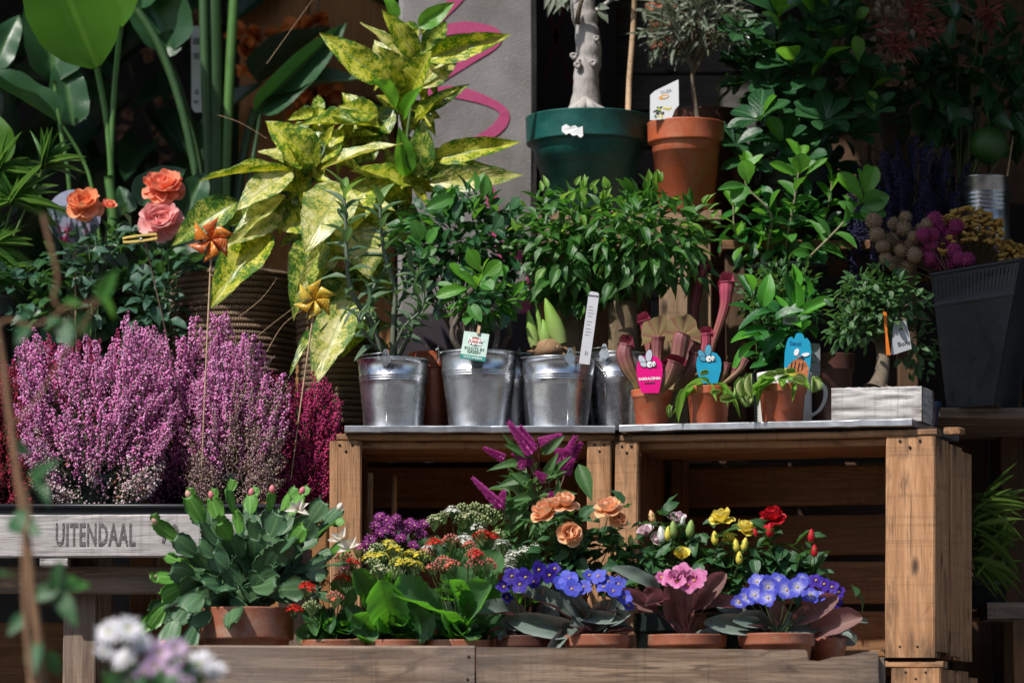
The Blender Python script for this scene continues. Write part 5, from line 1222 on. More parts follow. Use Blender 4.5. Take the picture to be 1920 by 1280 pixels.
pitcher(sa, [(1252,735,.18),(1320,690,.2),(1338,640,.2),(1358,580,.2),(1362,545,.2),(1362,528,.2)], [4, 5, 6, 9, 13, 12], MP2, (16, 22, 14), MP2)
pitcher(sa, [(1245,735,.2),(1295,660,.24),(1302,580,.25),(1312,510,.25),(1313,500,.25)], [4, 6, 8, 13, 14], MP4, (20, 22, 10), MP4)
for pts in ([(1348,722,.085),(1360,695,.085),(1364,680,.085)], [(1352,722,.085),(1385,695,.085),(1398,672,.085)], [(1342,722,.09),(1370,710,.09),(1378,690,.09)]): pitcher(va, pts, [2, 4, 6], MP1, None)
# flytraps
TL_ = LM('obov', G['trap'], 4, curl=.4, fold=.25, cup=.3)
M_trapin = petalmat('trap_inside', (.36, .48, .12), (.55, .62, .28), ctrw=.8)
def trap(root, c, d, opn, L, W):
    """two half-round lobes hinged along d with teeth on the rim; opn = half angle in degrees"""
    y = d.normalized(); z = opn[1].normalized(); z = (z - y * z.dot(y)).normalized(); x = y.cross(z); a = R(opn[0]); m = MB(); n = 12
    for sgn in (-1, 1):
        b = len(m.v); prev = None
        for i in range(n + 1):
            t = i / n; ww = math.sin(math.pi * t) ** .6 * W
            for g in (0, .5, 1):
                ang = a * (1 - .25 * g) ; off = (x * sgn * math.sin(ang) + z * math.cos(ang)) * ww * g + x * sgn * W * .10 * math.sin(g * 3.14)
                m.v.append(c + y * L * (t - .5) + off)
        for i in range(n):
            for g in (0, 1): m.face([b+i*3+g, b+i*3+g+1, b+(i+1)*3+g+1, b+(i+1)*3+g], 0, [(.5, g/2), (.5, (g+1)/2), (.5, (g+1)/2), (.5, g/2)])
        for i in range(1, 2 * n):
            t = i / (2 * n); ww = math.sin(math.pi * t) ** .6 * W; ang = a * .75
            e = c + y * L * (t - .5) + (x * sgn * math.sin(ang) + z * math.cos(ang)) * ww
            o_ = ((x * sgn * math.sin(a * .4) + z * math.cos(a * .4)) + y * (t - .5) * 1.2).normalized() * .0058
            m.add([e - y * .0006, e + y * .0006, e + o_], [(0, 1, 2)], 1)
    o = m.wobj('trap', [M_trapin, G['trap']], root); mo = o.modifiers.new('s', 'SOLIDIFY'); mo.thickness = .0009; return o
def ft(root, b, t, Yv, dY, w_=9, tr=None):
    LF(root, TL_, b, t, Yv, w_ * .8, ru(-25, 25), dY, 'leaf_blade', tiltup=.8)
    if tr:
        L, W, op = tr; c = P(*t, Yv + dY); bd = P(*b, Yv); d = (c - bd); s = S(Yv)
        trap(root, c + d.normalized() * L * s * .3 + Vector((0, -.002, 0)), Vector((ru(-.3, .3), 0, 1)) if abs(t[0]-b[0]) > 22 else Vector((1, 0, ru(-.4, .4))), (op, Vector((-(1 if t[0] < b[0] else -1) * .9, -1.2, .15))), L * s, W * s)
for b, t, dY, w_, tr in (((1310,722),(1275,745),-.055,10,None),((1300,724),(1262,768),-.06,12,(20,9,20)),((1318,722),(1300,712),-.05,14,None),((1325,722),(1340,735),-.055,12,(16,8,25)),
    ((1350,722),(1362,745),-.06,12,(26,14,40)),((1340,720),(1372,735),-.05,10,(20,12,30)),((1318,720),(1290,728),-.03,16,None),((1330,722),(1322,704),-.02,14,(14,7,30)),((1345,724),(1392,748),-.045,9,(24,14,45))):
    ft(va, b, t, .05, dY, w_, tr)
for b, t, dY, w_, tr in (((1445,718),(1415,722),-.05,15,(44,15,38)),((1440,720),(1400,726),-.045,16,(36,15,40)),((1450,716),(1425,705),-.04,14,None),((1455,716),(1445,705),-.05,14,(22,10,30)),((1465,716),(1462,702),-.045,16,(20,10,35)),((1470,716),(1480,700),-.03,14,(18,9,30)),
    ((1480,716),(1495,716),-.06,14,(26,15,50)),((1485,716),(1518,720),-.05,14,(30,16,55)),((1440,720),(1404,745),-.05,12,(26,12,30)),((1450,716),(1435,700),-.02,12,None),((1480,715),(1505,703),-.02,12,None),((1436,722),(1418,752),-.055,8,None),((1462,716),(1470,708),-.05,12,(16,8,30))):
    ft(vb, b, t, .0, dY, w_, tr)
# tags
M_pink = plain('hot_pink_card', (.78, .008, .22), .35, var=.0, bump=0); M_cy = plain('cyan_card', (.02, .36, .58), .35, var=.06, bump=0); M_wing = plain('pale_wing_print', (.55, .58, .66), .4, var=0, bump=0); M_grey = plain('grey_print', (.25, .27, .32), .4, bump=0)
def ell(cx, cz, a, b, rot=0, n=20):
    c, s_ = math.cos(R(rot)), math.sin(R(rot)); return [(cx + a * math.cos(6.283*i/n) * c - b * math.sin(6.283*i/n) * s_, cz + a * math.cos(6.283*i/n) * s_ + b * math.sin(6.283*i/n) * c) for i in range(n)]
def flytag(label, u, v, w_, h, Y, mat, base_v, text=None, rot=0, wing=M_wing):
    q = S(Y); t = thing('plant_tag', label, 'tag', P(u, base_v, Y), 'fly-shaped tags in the red pots')
    M_ = T(P(u, v, Y)) @ Matrix.Rotation(R(rot), 4, 'Y'); a, b = w_/2*q, h/2*q
    pts = [(-a*.62, -b), (a*.68, -b), (a*.95, -b*.2), (a, b*.2), (a*.92, b*.55), (a*.6, b*.85), (a*.1, b*.95), (-a*.5, b*.9), (-a*.9, b*.6), (-a, b*.2), (-a*.92, -b*.3)]
    c = card_poly(pts, .0008, mat, 'card', t, M_)
    for (x, z, ra_, rb_, ro, mt, k) in ((-.55, .72, .42, .22, 120, wing, 0), (-.05, 1.08, .46, .24, 82, wing, 1), (-.45, .42, .26, .18, 160, wing, 2), (.0, .42, .22, .24, 0, M_wprint, 3), (.32, .46, .13, .2, 0, M_wprint, 4), (.04, .38, .05, .06, 0, M_ink, 5), (.34, .42, .04, .05, 0, M_ink, 6), (.5, .32, .1, .02, -40, M_ink, 5), (.42, .26, .1, .02, -60, M_ink, 5)):
        y0 = -.0005 - .0003 * k
        card_poly(ell(x*a, z*a*1.0 + b*.18, (ra_ + .04)*a, (rb_ + .04)*a, ro), .00025, M_ink, 'outline', c, M_ @ T(0, y0, 0)) if k < 5 else None
        card_poly(ell(x*a, z*a*1.0 + b*.18, ra_*a, rb_*a, ro), .00025, mt, 'fly_print', c, M_ @ T(0, y0 - .00028, 0))
    for (s_, sz, z, mt) in (text or ()): ob('lettering', text_mesh(s_, sz*q, mt, .0001, .0003), c, M_ @ T(0, -.0006, z*q) @ Matrix.Rotation(R(90), 4, 'X') @ Matrix.Rotation(R(3), 4, 'Z'))
    return t, c, M_, q
flytag('hot pink tag with a cartoon fly and the word sarracenia', 1218, 700, 50, 74, .055, M_pink, 732, (('SARRACENIA', 7.0, -10, M_wprint), ('carnivorous', 4, -18, M_ink)))
flytag('light blue fly tag in the middle red pot', 1329, 688, 48, 62, .075, M_cy, 722, None, wing=plain('blue_wing_print', (.10, .40, .58), .4, bump=0))
# taller blue tag with an orange mound and a wasp-like fly
bt = thing('plant_tag', 'tall blue tag with an orange and yellow picture in the third red pot', 'tag', P(1497, 720, .03), 'fly-shaped tags in the red pots'); q = S(.03); M_ = T(P(1496, 668, .03)) @ Matrix.Rotation(R(3), 4, 'Y')
pts = [(-22,-40),(20,-48),(24,-20),(25,10),(22,28),(16,36),(11,34),(9,40),(6,44),(0,45),(-5,43),(-7,37),(-9,32),(-13,37),(-19,34),(-22,26),(-25,8),(-25,-20)]
c = card_poly([(x*q, z*q) for x, z in pts], .0008, M_cy, 'card', bt, M_)
card_poly([(x*q, z*q) for x, z in [(-23,-36),(19,-46),(22,-22),(16,-10),(6,-4),(-6,-6),(-14,-14),(-20,-24)]], .0003, plain('orange_print', (.75, .26, .10), .4, bump=0, var=.3, nscale=200), 'print', c, M_ @ T(0, -.0005, 0))
card_poly([(x*q, z*q) for x, z in [(-24,-34),(-24,-22),(-12,-30),(0,-34),(14,-46)]], .0003, plain('yellow_print', (.80, .66, .08), .4, bump=0), 'print', c, M_ @ T(0, -.0009, 0))
for (x, z, a, b, ro, mt, k) in ((-3,8,7,4.5,70,M_wprint,0),(14,4,8,3.5,15,M_wprint,1),(1,0,4,3,0,M_grey,2),(8,-1,3,3,0,M_ink,3)): card_poly(ell(x*q, z*q, a*q, b*q, ro), .0003, mt, 'fly_print', c, M_ @ T(0, -.0013 - .0004*k, 0))
for k in range(4): card_poly(ell((-12 + 7*k)*q, (-20 + (k % 2)*2)*q, 1.0*q, 10*q, -8), .0002, M_ink, 'print_line', c, M_ @ T(0, -.0013, 0))
ob('lettering', text_mesh('Sensi', 11*q, plain('dark_blue_print', (.01, .16, .36), .4, bump=0), .0001, .0002), c, M_ @ T(-6*q, -.0006, 24*q) @ Matrix.Rotation(R(90), 4, 'X'))
# mug
s = S(.08); mg = thing('white_mug', 'white ribbed mug with a curved handle behind the third red pot', 'mug', (Xat(1470, .09), .09, ZR(1470, .09)))
r_ = 52 * s; h = Zat(700, .09) - ZR(1470, .09); m = MB(); prof = [(0, 0), (r_*.9, 0)]
for k in range(16): z = h * (.04 + .9 * k / 16); prof += [(r_ * .97, z), (r_, z + h*.028)]
prof += [(r_, h), (r_ - .003, h), (r_ - .004, h*.5), (0, h*.45)]; m.lathe(prof, 40); m.obj('cup', M_white, mg, WM[mg.name])
twig(mg, wpath([(1520,728,.09),(1535,720,.09),(1547,730,.09),(1546,750,.09),(1535,770,.09),(1515,782,.09)]), .0058, M_white, 'handle', 10)

# ---- broad glossy plant and fern behind the mug
cf, cft = simplepot('glossy_leaf_plant', 'glossy green broad-leaved plant behind the tall blue tag', 'potted plant', 1448, 700, 84, .24, M_darkpot, ZS + .001, .8)
CFL = LM('ellip', G['coffee'], 5, curl=.45, fold=.2, wave=.02); CFY = LM('ellip', G['coffee_y'], 3, curl=.35, fold=.25)
for k in range(7):
    u0 = 1448 + ru(-22, 22); u1 = u0 + ru(-30, 60); v1 = ru(535, 610); leafy(cf, [(u0, 702, .24), ((u0+u1)/2, 660, .22), (u1, v1, .2 + ru(-.04, .06))], CFL, 11, (.045, .072), .42, .35, 1, 15, 1, CFY, stemr=.0018, mat=M_stemg, droop=.15)
for (b, t, w_) in (((1430,575),(1442,520),34),((1430,628),(1372,632),28),((1440,620),(1395,600),30),((1420,640),(1362,672),22),((1450,600),(1500,570),26),((1500,590),(1560,555),24),((1450,585),(1390,575),30)): LF(cf, CFY if t[1] in (520, 632, 672, 555) else CFL, b, t, .14, w_, ru(-15, 25), -.03, tiltup=.8)
fn = thing('feathery_fern', 'feathery small-leaved plant behind the glossy broad-leaved one', 'potted plant', (Xat(1470, .36), .36, ZR(1470, .36))); m = MB(); m.lathe(potlathe(.05, .1), 24); m.obj('pot', M_darkpot, fn, WM[fn.name])
FE = LM('ellip', G['fern'], 3, curl=.2, fold=.2, nx=2)
crown(fn, P(1465, 560, .34), (.095, .06, .085), 250, [FE], (.012, .02), .5, P(1470, 690, .36), 300, droop=.0, tw_mat=M_stemg, ntw=24, shell=.7)
cl = thing('clear_plastic_label', 'see-through plastic sleeve label beside the tall blue tag', 'label', P(1525, 700, .2))
gm = NT('clear_plastic'); gm.set((.75, .8, .85), .15); gm.p.inputs['Transmission Weight'].default_value = .6; gm.p.inputs['Alpha'].default_value = .6
card_poly([(x*S(.2), z*S(.2)) for x, z in [(-14,-32),(10,-32),(14,-28),(14,28),(10,32),(-14,32)]], .001, gm.mat, 'card', cl, T(P(1524, 675, .2)))
bc = thing('price_sticker', 'small white barcode label among the glossy leaves', 'label', P(1482, 600, .12)); card_poly([(x*S(.1), z*S(.1)) for x, z in [(-14,-9),(14,-12),(14,9),(-14,12)]], .0006, plain('dull_card', (.40, .42, .42), .5, bump=0), 'card', bc, T(P(1482, 598, .13)))
m = MB()
for k in range(9): m.box((-.010 + k*.0023, -.0004, -.007), (-.009 + k*.0023, -.0001, .003))
m.obj('bar_code', M_ink, bc, T(P(1482, 598, .13)))
simplepot('brown_pot', 'small brown plastic pot behind the white wooden planter', 'pot', 1560, 665, 84, .3, M_brownpot, ZS + .001, .8)

# ---- bonsai in a white wooden planter
Yn = .02
pb = thing('bonsai_planter', 'whitewashed wood-grain planter box with rough cracked sides', 'planter', (Xat(1650, Yn), Yn, ZR(1650, Yn)))
FB = T(Xat(1557, -.045), -.048, ZR(1557, -.045) + .0008) @ Matrix.Rotation(R(-19), 4, 'Z') @ Matrix.Rotation(R(.65), 4, 'Y'); Wd = 172 * S(0) ; Hb = Zat(728, -.05) - ZR(1557, -.045); Dp = .105
M_cast = wood('cast_white_wood', (.46, .43, .415), (.60, .58, .565), dark=(.10, .07, .05), stain=.15, ring=.5, gs=.7)
FBr = FB
for (a, b, nm) in (((0, 0, 0), (Wd, .012, Hb), 'front_wall'), ((0, Dp - .012, 0), (Wd, Dp, Hb), 'back_wall'), ((0, .0125, 0), (.012, Dp - .0125, Hb), 'end_wall'), ((Wd - .012, .0125, 0), (Wd, Dp - .0125, Hb), 'end_wall')):
    # rough relief: a gridded slab displaced by stretched noise
    a, b = Vector(a), Vector(b); m = MB(); lx = (b - a).x > (b - a).y; n1, n2 = (60 if lx else 34), 18
    fr = []
    for i in range(n1 + 1):
        for j in range(n2 + 1):
            f, g = i / n1, j / n2
            z = a.z + (b.z - a.z) * g
            for side in (0, 1):
                pass
    def slabpt(f, g, out):
        z = a.z + (b.z - a.z) * g; e = min(f, 1 - f, g, 1 - g)
        if lx: p = Vector((a.x + (b.x - a.x) * f, (a.y if not out else b.y), z)); pn = Vector((p.x * 7, 1, z * 62))
        else: p = Vector(((a.x if not out else b.x), a.y + (b.y - a.y) * f, z)); pn = Vector((5, p.y * 7, z * 62))
        h_ = noise.noise(pn * 1.0) + .5 * noise.noise(pn * 2.1 + Vector((3, 1, 2))); h_ = -abs(h_) * .0075 + .001
        sg = (1 if out else -1) * (1 if e > .001 else .3); return p + (Vector((0, h_ * sg, 0)) if lx else Vector((h_ * sg, 0, 0)))
    for out in (0, 1):
        b0 = len(m.v)
        for i in range(n1 + 1):
            for j in range(n2 + 1): m.v.append(slabpt(i / n1, j / n2, out) + (Vector((0, 0, noise.noise(Vector((i * .3, out, 2))) * .0015)) if j == n2 else Vector((0, 0, 0))))
        for i in range(n1):
            for j in range(n2): m.face([b0 + i*(n2+1)+j, b0 + (i+1)*(n2+1)+j, b0 + (i+1)*(n2+1)+j+1, b0 + i*(n2+1)+j+1])
    Q = (n1+1) * (n2+1)
    for i in range(n1): m.face([i*(n2+1)+n2, (i+1)*(n2+1)+n2, Q + (i+1)*(n2+1)+n2, Q + i*(n2+1)+n2])
    for j in range(n2): m.face([j, j+1, Q+j+1, Q+j]); m.face([n1*(n2+1)+j, n1*(n2+1)+j+1, Q+n1*(n2+1)+j+1, Q+n1*(n2+1)+j])
    m.obj(nm, M_cast, pb, FB)
m = MB(); m.box((.0125, .0125, .004), (Wd - .0125, Dp - .0125, Hb - .008)); m.obj('soil', M_soil, pb, FB)
bo = thing('bonsai_tree', 'little-leaved bonsai with a flared brown trunk in the white planter', 'bonsai', P(1650, 732, .0))
w_ = wpath([(1642,732,.0),(1652,705,.01),(1656,670,.03),(1650,640,.05),(1640,610,.05)]); twig(bo, w_, [.026, .022, .018, .0165, .0155] + [.0140 - .0003 * i for i in range(len(w_) - 5)], M_barkd, 'trunk', 12)
for (a, b) in (((1640,722),(1615,738)), ((1655,722),(1675,738))): twig(bo, wpath([(*a, .0), ((a[0]+b[0])/2, b[1]-8, -.005), (*b, -.01)]), .007, M_barkd, 'root', 8)
for (u, v, Y_) in ((1570,560,.0),(1590,620,.02),(1735,560,.0),(1745,600,.03),(1620,530,.05),(1690,520,.06),(1600,590,-.02),(1700,600,-.02)): twig(bo, wpath([(1650,640,.05),((1650+u)/2, (640+v)/2 - 22, (Y_+.05)/2), (u, v, Y_)]), .0032, M_barkd, 'branch')
BL = LM('ellip', G['bonsai'], 4, curl=.25, fold=.2, nx=2)
crown(bo, P(1652, 565, .04), (.092, .07, .068), 250, [BL], (.014, .024), .52, P(1652, 620, .05), 380, droop=.1, tw_mat=M_barkd, ntw=50, tw_r=.0009, shell=.5, jit=.7)
crown(bo, P(1600, 615, .02), (.05, .05, .045), 90, [BL], (.014, .024), .52, P(1640, 610, .05), 60, droop=.2, jit=.7); crown(bo, P(1722, 650, .07), (.035, .04, .06), 70, [BL], (.014, .022), .52, P(1680, 610, .05), 20, droop=.4, jit=.7)
oz = thing('orange_hang_tag', 'narrow orange strip tag hanging on the bonsai', 'tag', P(1664, 585, .0)); q = S(0)
card_poly([(x*q, z*q) for x, z in [(-8,42),(-1,40),(0,0),(5,-38),(6,-41),(-3,-41),(-4,0)]], .0006, plain('orange_card', (.80, .20, .02), .4, bump=0), 'card', oz, T(P(1664, 625, -.012)))
wz = thing('white_hang_tag', 'white printed tag hanging behind the orange strip', 'tag', P(1685, 600, .0)); MW = T(P(1690, 633, .0)) @ Matrix.Rotation(R(8), 4, 'Y')
card_poly([(x*q, z*q) for x, z in [(-18,30),(4,34),(14,10),(22,-18),(-10,-34),(-16,-34)]], .0006, plain('grey_white_card', (.42, .44, .46), .5, var=.05, bump=0), 'card', wz, MW); lab(wz, 'Bonsai', 12*q, MW @ Matrix.Rotation(R(-20), 4, 'Y'), .006, -.012)
sp2 = thing('blue_pot', 'small dark blue pot behind the white wooden planter', 'pot', FB @ Vector((Wd - .045, .17, 0))); m = MB(); m.lathe(potlathe(.045, .05), 28); m.obj('pot', plain('navy_plastic', (.01, .03, .09), .4), sp2, WM[sp2.name])
# ================================================================== UPPER RIGHT
YG = .62
gp_, gpt = simplepot('olive_tree', 'old olive tree with a thick pale trunk in the green pot', 'tree', 1103, 222, 236, YG, M_green, zs, .66, .27, lip=.09)
w_ = wpath([(1098,222,YG),(1098,190,YG),(1100,150,YG),(1104,100,YG),(1100,50,YG),(1092,0,YG),(1095,-80,YG)])
rr_ = [.041, .043, .040, .036, .033, .031, .030, .0285, .027]; rr_ += [.026 + .0008 * math.sin(i * 2.1) for i in range(len(w_) - len(rr_))]
def gnarl(root, w_, rs, mat, name, amp=.12, n=22, sub=3, freq=60, seed=0):
    pts = []; R_ = []
    for i in range(len(w_) - 1):
        for k in range(sub): f = k / sub; pts.append(w_[i].lerp(w_[i+1], f)); R_.append(rs[i] + (rs[i+1] - rs[i]) * f)
    pts.append(w_[-1]); R_.append(rs[-1]); m = MB(); m.tube(pts, R_, n)
    for i in range(len(pts)):
        for j in range(n):
            v = m.v[i*n+j]; c = pts[i]; a = amp * (2.6 if i < 12 else 1.0)
            h = noise.noise(v * freq) * .6 + noise.noise(v * freq * .35 + Vector((seed, 0, 0))); m.v[i*n+j] = c + (v - c) * (1 + a * h)
    return m.wobj(name, mat, root)
gnarl(gp_, w_, rr_, M_bark, 'trunk')
for (u, v, Y_) in ((1062,214,YG-.02),(1140,212,YG-.03),(1085,217,YG-.05),(1120,216,YG-.05)): gnarl(gp_, wpath([(1098,190,YG-.02),((1098+u)/2,202,Y_),(u,v,Y_),(u + (u-1098)*.3, v+6, Y_)]), [.014 - .0008 * i for i in range(16)], M_bark, 'root', .1, 10, 1)
for (u, v, r0) in ((1076,105,.006),(1083,122,.006),(1112,118,.006),(1118,72,.005)):
    m = MB(); c = P(u, v, YG - .030); m.lathe([(r0*1.4, -.004), (r0*1.3, .001), (r0*.9, .004), (r0*.6, .003), (0, .001)], 12, M=T(c) @ Matrix.Rotation(R(90), 4, 'X'), wob=.15); m.wobj('knot', M_bark, gp_)
twig(gp_, wpath([(1082,45,YG-.03),(1088,10,YG-.05),(1105,-40,YG-.06)]), .006, M_barkd, 'branch'); twig(gp_, wpath([(1118,20,YG-.02),(1150,-5,YG-.02),(1180,-50,YG)]), .005, M_bark, 'branch')
twig(gp_, wpath([(1070,15,YG-.02),(1045,5,YG-.02),(1020,-40,YG)]), .004, M_bark, 'branch')
OLL = LM('lance', G['olive'], 5, curl=.2, fold=.15, nx=2)
for (b, t, w2) in (((1040,-8),(1026,30),12),((1045,-5),(1050,26),13),((1030,-10),(1022,12),12),((1075,-8),(1035,24),16),((1122,20),(1142,36),18),((1120,12),(1140,14),14),((1060,-10),(1062,18),12),((1150,0),(1180,-20),14)): LF(gp_, OLL, b, t, YG - .05, w2, ru(-30, 30), -.02)
crown(gp_, P(1095, -120, YG), (.2, .15, .07), 60, [OLL], (.04, .055), .24, P(1095, -80, YG), droop=.3)
m = MB(); M_ = T(P(1073, 243, YG)); # torn sticker wraps the rim
r_ = 118 * S(YG) * 1.012; c0 = Vector((Xat(1103, YG), YG, 0)); pts_t = [(1054,237),(1062,233),(1070,239),(1078,236),(1085,241),(1093,238),(1094,256),(1089,260),(1082,254),(1075,256),(1068,250),(1062,253),(1054,246)]
vs = []
for (u, v) in pts_t: x = (Xat(u, YG - .11) - c0.x); vs.append(Vector((c0.x + x, c0.y - math.sqrt(max(0, r_**2 - x*x)), Zat(v, YG - .12))))
m.v = vs; m.face(list(range(len(vs))), 0, None, False); m.wobj('torn_sticker', M_card, gp_)
bs = thing('bamboo_stake', 'pale bamboo stake standing in the green pot beside the trunk', 'stake', P(1177, 222, YG - .03)); twig(bs, [P(1177, 228, YG-.03), P(1180, 150, YG-.03), P(1187, 60, YG-.03), P(1193, -60, YG-.03)], [.0062, .0060, .0058, .0056], M_stick, 'cane', 10)
op, opt = simplepot('olive_sapling', 'slender young olive in the tall orange pot', 'tree', 1288, 232, 146, .545, M_terra2, zs, .70, .225, lip=.055)
w_ = wpath([(1308,225,.56),(1300,165,.56),(1297,115,.56),(1285,70,.56),(1270,-20,.56)]); twig(op, w_, .0055, M_barkd, 'trunk', 8)
for e in ((1250,20,.55),(1335,60,.53),(1365,40,.55),(1230,60,.58),(1310,-20,.52),(1400,10,.56),(1240,110,.57)): twig(op, wpath([(1300,140 if e[0] > 1300 else 110,.56), ((1300+e[0])/2, (100+e[1])/2, .55), e]), .0028, M_barkd, 'branch')
crown(op, P(1305, 30, .55), (.11, .09, .085), 280, [OLL], (.034, .050), .22, P(1298, 110, .56), 120, droop=-.3, up=.8, jit=.6, tw_mat=M_barkd, ntw=36)
crown(op, P(1240, 75, .58), (.05, .05, .05), 24, [OLL], (.030, .045), .22, P(1298, 110, .56), droop=0)
lb = thing('olive_label', 'white picture label with a yellow loop leaning in the orange pot', 'label', P(1240, 228, .5)); q = S(.5); MO = T(P(1245, 188, .485)) @ Matrix.Rotation(R(0), 4, 'Y') @ Matrix.Rotation(R(-8), 4, 'X')
oc = card_poly([(x*q, z*q) for x, z in [(-27,-40),(14,-37),(20,-20),(28,-10),(28,41),(25,40),(-18,18),(-26,10)]], .0009, plain('label_paper', (.66, .68, .70), .4, var=.02, bump=0), 'card', lb, MO)
card_poly([(x*q, z*q) for x, z in ell(0, 6, 10, 4.5, 14)], .0003, plain('yellow_orange_print', (.75, .36, .04), .4, bump=0), 'loop_print', oc, MO @ T(0, -.0005, 0)); card_poly([(x*q, z*q) for x, z in ell(2, 6, 6, 2, 14)], .0003, bpy.data.materials['label_paper'], 'loop_print', oc, MO @ T(0, -.0009, 0))
rr = random.Random(4)
for k in range(16): x, z = rr.uniform(-20, 12), rr.uniform(-34, -14); card_poly([(a*q, b*q) for a, b in ell(x, z, rr.uniform(3, 6), rr.uniform(1, 2), rr.uniform(0, 180), 8)], .0003, (bpy.data.materials['yellow_print'], M_dg, M_ink)[k % 3], 'leaf_print', oc, MO @ T(0, -.0005 - .00004*k, 0))
ob('lettering', text_mesh('OLEA', 9*q, M_grey, .0001), oc, MO @ T(4*q, -.0006, 17*q) @ Matrix.Rotation(R(90), 4, 'X') @ Matrix.Rotation(R(14), 4, 'Z'))
simplepot('brown_pot', 'wide dark brown pot right behind the tall orange one', 'pot', 1325, 212, 150, .76, M_brownpot, zs, .7)
hp = thing('hanging_pot', 'terracotta pot hanging in the shade behind the young olive', 'pot', P(1255, 95, 1.0)); m = MB(); h = (Zat(10, 1.0) - Zat(95, 1.0)); m.lathe(potlathe(.052, h), 28); m.obj('pot', M_terra, hp, WM[hp.name]); twig(hp, [P(1255, 20, 1.0), P(1255, -200, 1.0)], .001, M_black, 'wire')
# ---- big dark round-leaved bush, and bright upright stems in front of it
# shelf for the right-hand back plants
ZT2 = Zat(470, .6)
sh = thing('back_shelf', 'dark plank shelf behind the bonsai carrying the round-leaved bush', 'shelf', (Xat(1600, .6), .6, 0))
for k in range(3): plank(sh, I4, (Xat(1352, .5), .44 + k*.13, ZT2 - .02), (Xat(1700, .5), .56 + k*.13, ZT2), M_woodd, 'shelf_board')
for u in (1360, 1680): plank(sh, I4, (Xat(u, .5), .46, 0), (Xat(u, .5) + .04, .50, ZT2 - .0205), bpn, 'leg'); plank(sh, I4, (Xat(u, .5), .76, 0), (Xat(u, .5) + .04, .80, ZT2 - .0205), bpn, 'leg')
cb_, cbt = simplepot('round_leaved_bush', 'big dark glossy round-leaved bush to the right of the young olive', 'bush', 1500, 330, 200, .68, M_darkpot, ZT2, .75)
BIG = LM('obov', G['clusia'], 5, curl=.22, fold=.16, wave=.008); BIGY = LM('obov', G['clusia_y'], 4, curl=.18, fold=.2); BIGR = LM('round', G['clusia'], 3, curl=.2, fold=.12)
def rosette(root, u, v, Y, n, Lpx, wr, lm, lmy=None, ny=0, tilt=(0, -.5, 1), open_=60):
    s = S(Y); up = Vector(tilt).normalized(); a = up.orthogonal().normalized(); b = up.cross(a); c = P(u, v, Y); q0 = ru(0, 6)
    for k in range(n):
        q = q0 + 6.283 * k / n + ru(-.25, .25); A_ = R(open_ + ru(-18, 18)) if k >= ny else R(open_ * .45 + ru(-10, 10)); rad = a * math.cos(q) + b * math.sin(q)
        d = up * math.cos(A_) + rad * math.sin(A_); n_ = up * math.sin(A_) - rad * math.cos(A_); l_ = Lpx * s * 1.22 * ru(.8, 1.15)
        leaf(root, lmy if (lmy and k < ny) else lm, c + rad * .003, d, n_, l_, l_ * wr * ru(.9, 1.1))
ros = [(1425,225,60,1),(1460,30,56,2),(1485,120,60,1),(1575,75,62,2),(1520,145,55,2),(1635,165,50,2),(1470,270,50,1),(1400,120,44,0),(1550,225,52,0),(1500,200,50,0),(1590,250,48,0),(1440,160,48,0),(1530,40,50,1),(1610,120,44,1),(1560,20,44,1),(1390,60,40,0),(1420,300,50,0),(1380,270,46,0),(1500,300,46,0),(1640,210,40,1),(1455,85,50,0),(1600,190,44,0),(1545,110,50,1),(1660,140,36,0),(1540,270,44,0),(1600,45,40,1)]
for (u, v, L, ny) in ros:
    Y_ = .50 + ru(-.03, .08) - (.04 if ny else 0); rosette(cb_, u, v, Y_, 7, L, .60, BIG, BIGY, ny, (ru(-.5, .5), -.7, .8)); twig(cb_, bez(P(1500, 330, .68), P((1500+u)/2, v/2 + 165 - 30, .66), P(u, v, Y_), 6), .0028, M_barkd, 'branch')
crown(cb_, P(1510, 160, .66), (.17, .12, .18), 100, [BIG, BIGR], (.045, .065), .55, P(1500, 330, .68), 150, droop=.0)
LMM = LM('ellip', G['mid'], 4, curl=.3, fold=.25); LMC = LM('obov', G['coffee'], 4, curl=.35, fold=.2, wave=.02)
uf, uft = simplepot('upright_fig', 'upright round-leaved plant with three pale stems behind the ferny pot', 'shrub', 1480, 500, 150, .44, M_darkpot, ZT2 - .10, .75)
M_pst = plain('pale_stem', (.28, .25, .15), .7)
for pts, n, L in (([(1440,505,.44),(1440,460,.40),(1445,400,.38),(1400,350,.38),(1402,318,.38)], 15, (.036, .050)), ([(1470,505,.44),(1475,450,.4),(1485,400,.38),(1495,340,.37),(1498,300,.37)], 17, (.040, .054)),
                  ([(1500,505,.44),(1520,480,.36),(1560,440,.34),(1600,395,.34),(1622,350,.34)], 15, (.044, .064)), ([(1455,505,.44),(1420,470,.42),(1380,440,.42),(1375,380,.42)], 11, (.034, .048)), ([(1480,505,.44),(1530,450,.46),(1550,400,.46),(1560,340,.46)], 12, (.036, .05))):
    leafy(uf, pts, LMM if L[0] > .036 else CLSY, n, L, .52, .25, 1, 25, 3, BIGY, stemr=.0032, mat=M_pst, face=.8)
for (b, t, w2) in (((1402,345),(1398,302),36),((1395,350),(1348,352),20),((1402,350),(1370,372),36),((1498,325),(1502,288),38),((1495,330),(1445,305),20),((1510,330),(1545,292),14),((1618,375),(1580,320),36),((1622,370),(1642,312),34),((1620,385),(1665,365),44),((1612,395),(1660,400),40),((1600,398),(1582,375),22)): LF(uf, CLSY if t[1] < 345 else LMM, b, t, .33, w2, ru(-20, 20), -.02)
crown(uf, P(1480, 440, .46), (.13, .07, .08), 120, [LMC, CLS], (.036, .052), .5, P(1480, 505, .44), 60, droop=.1)
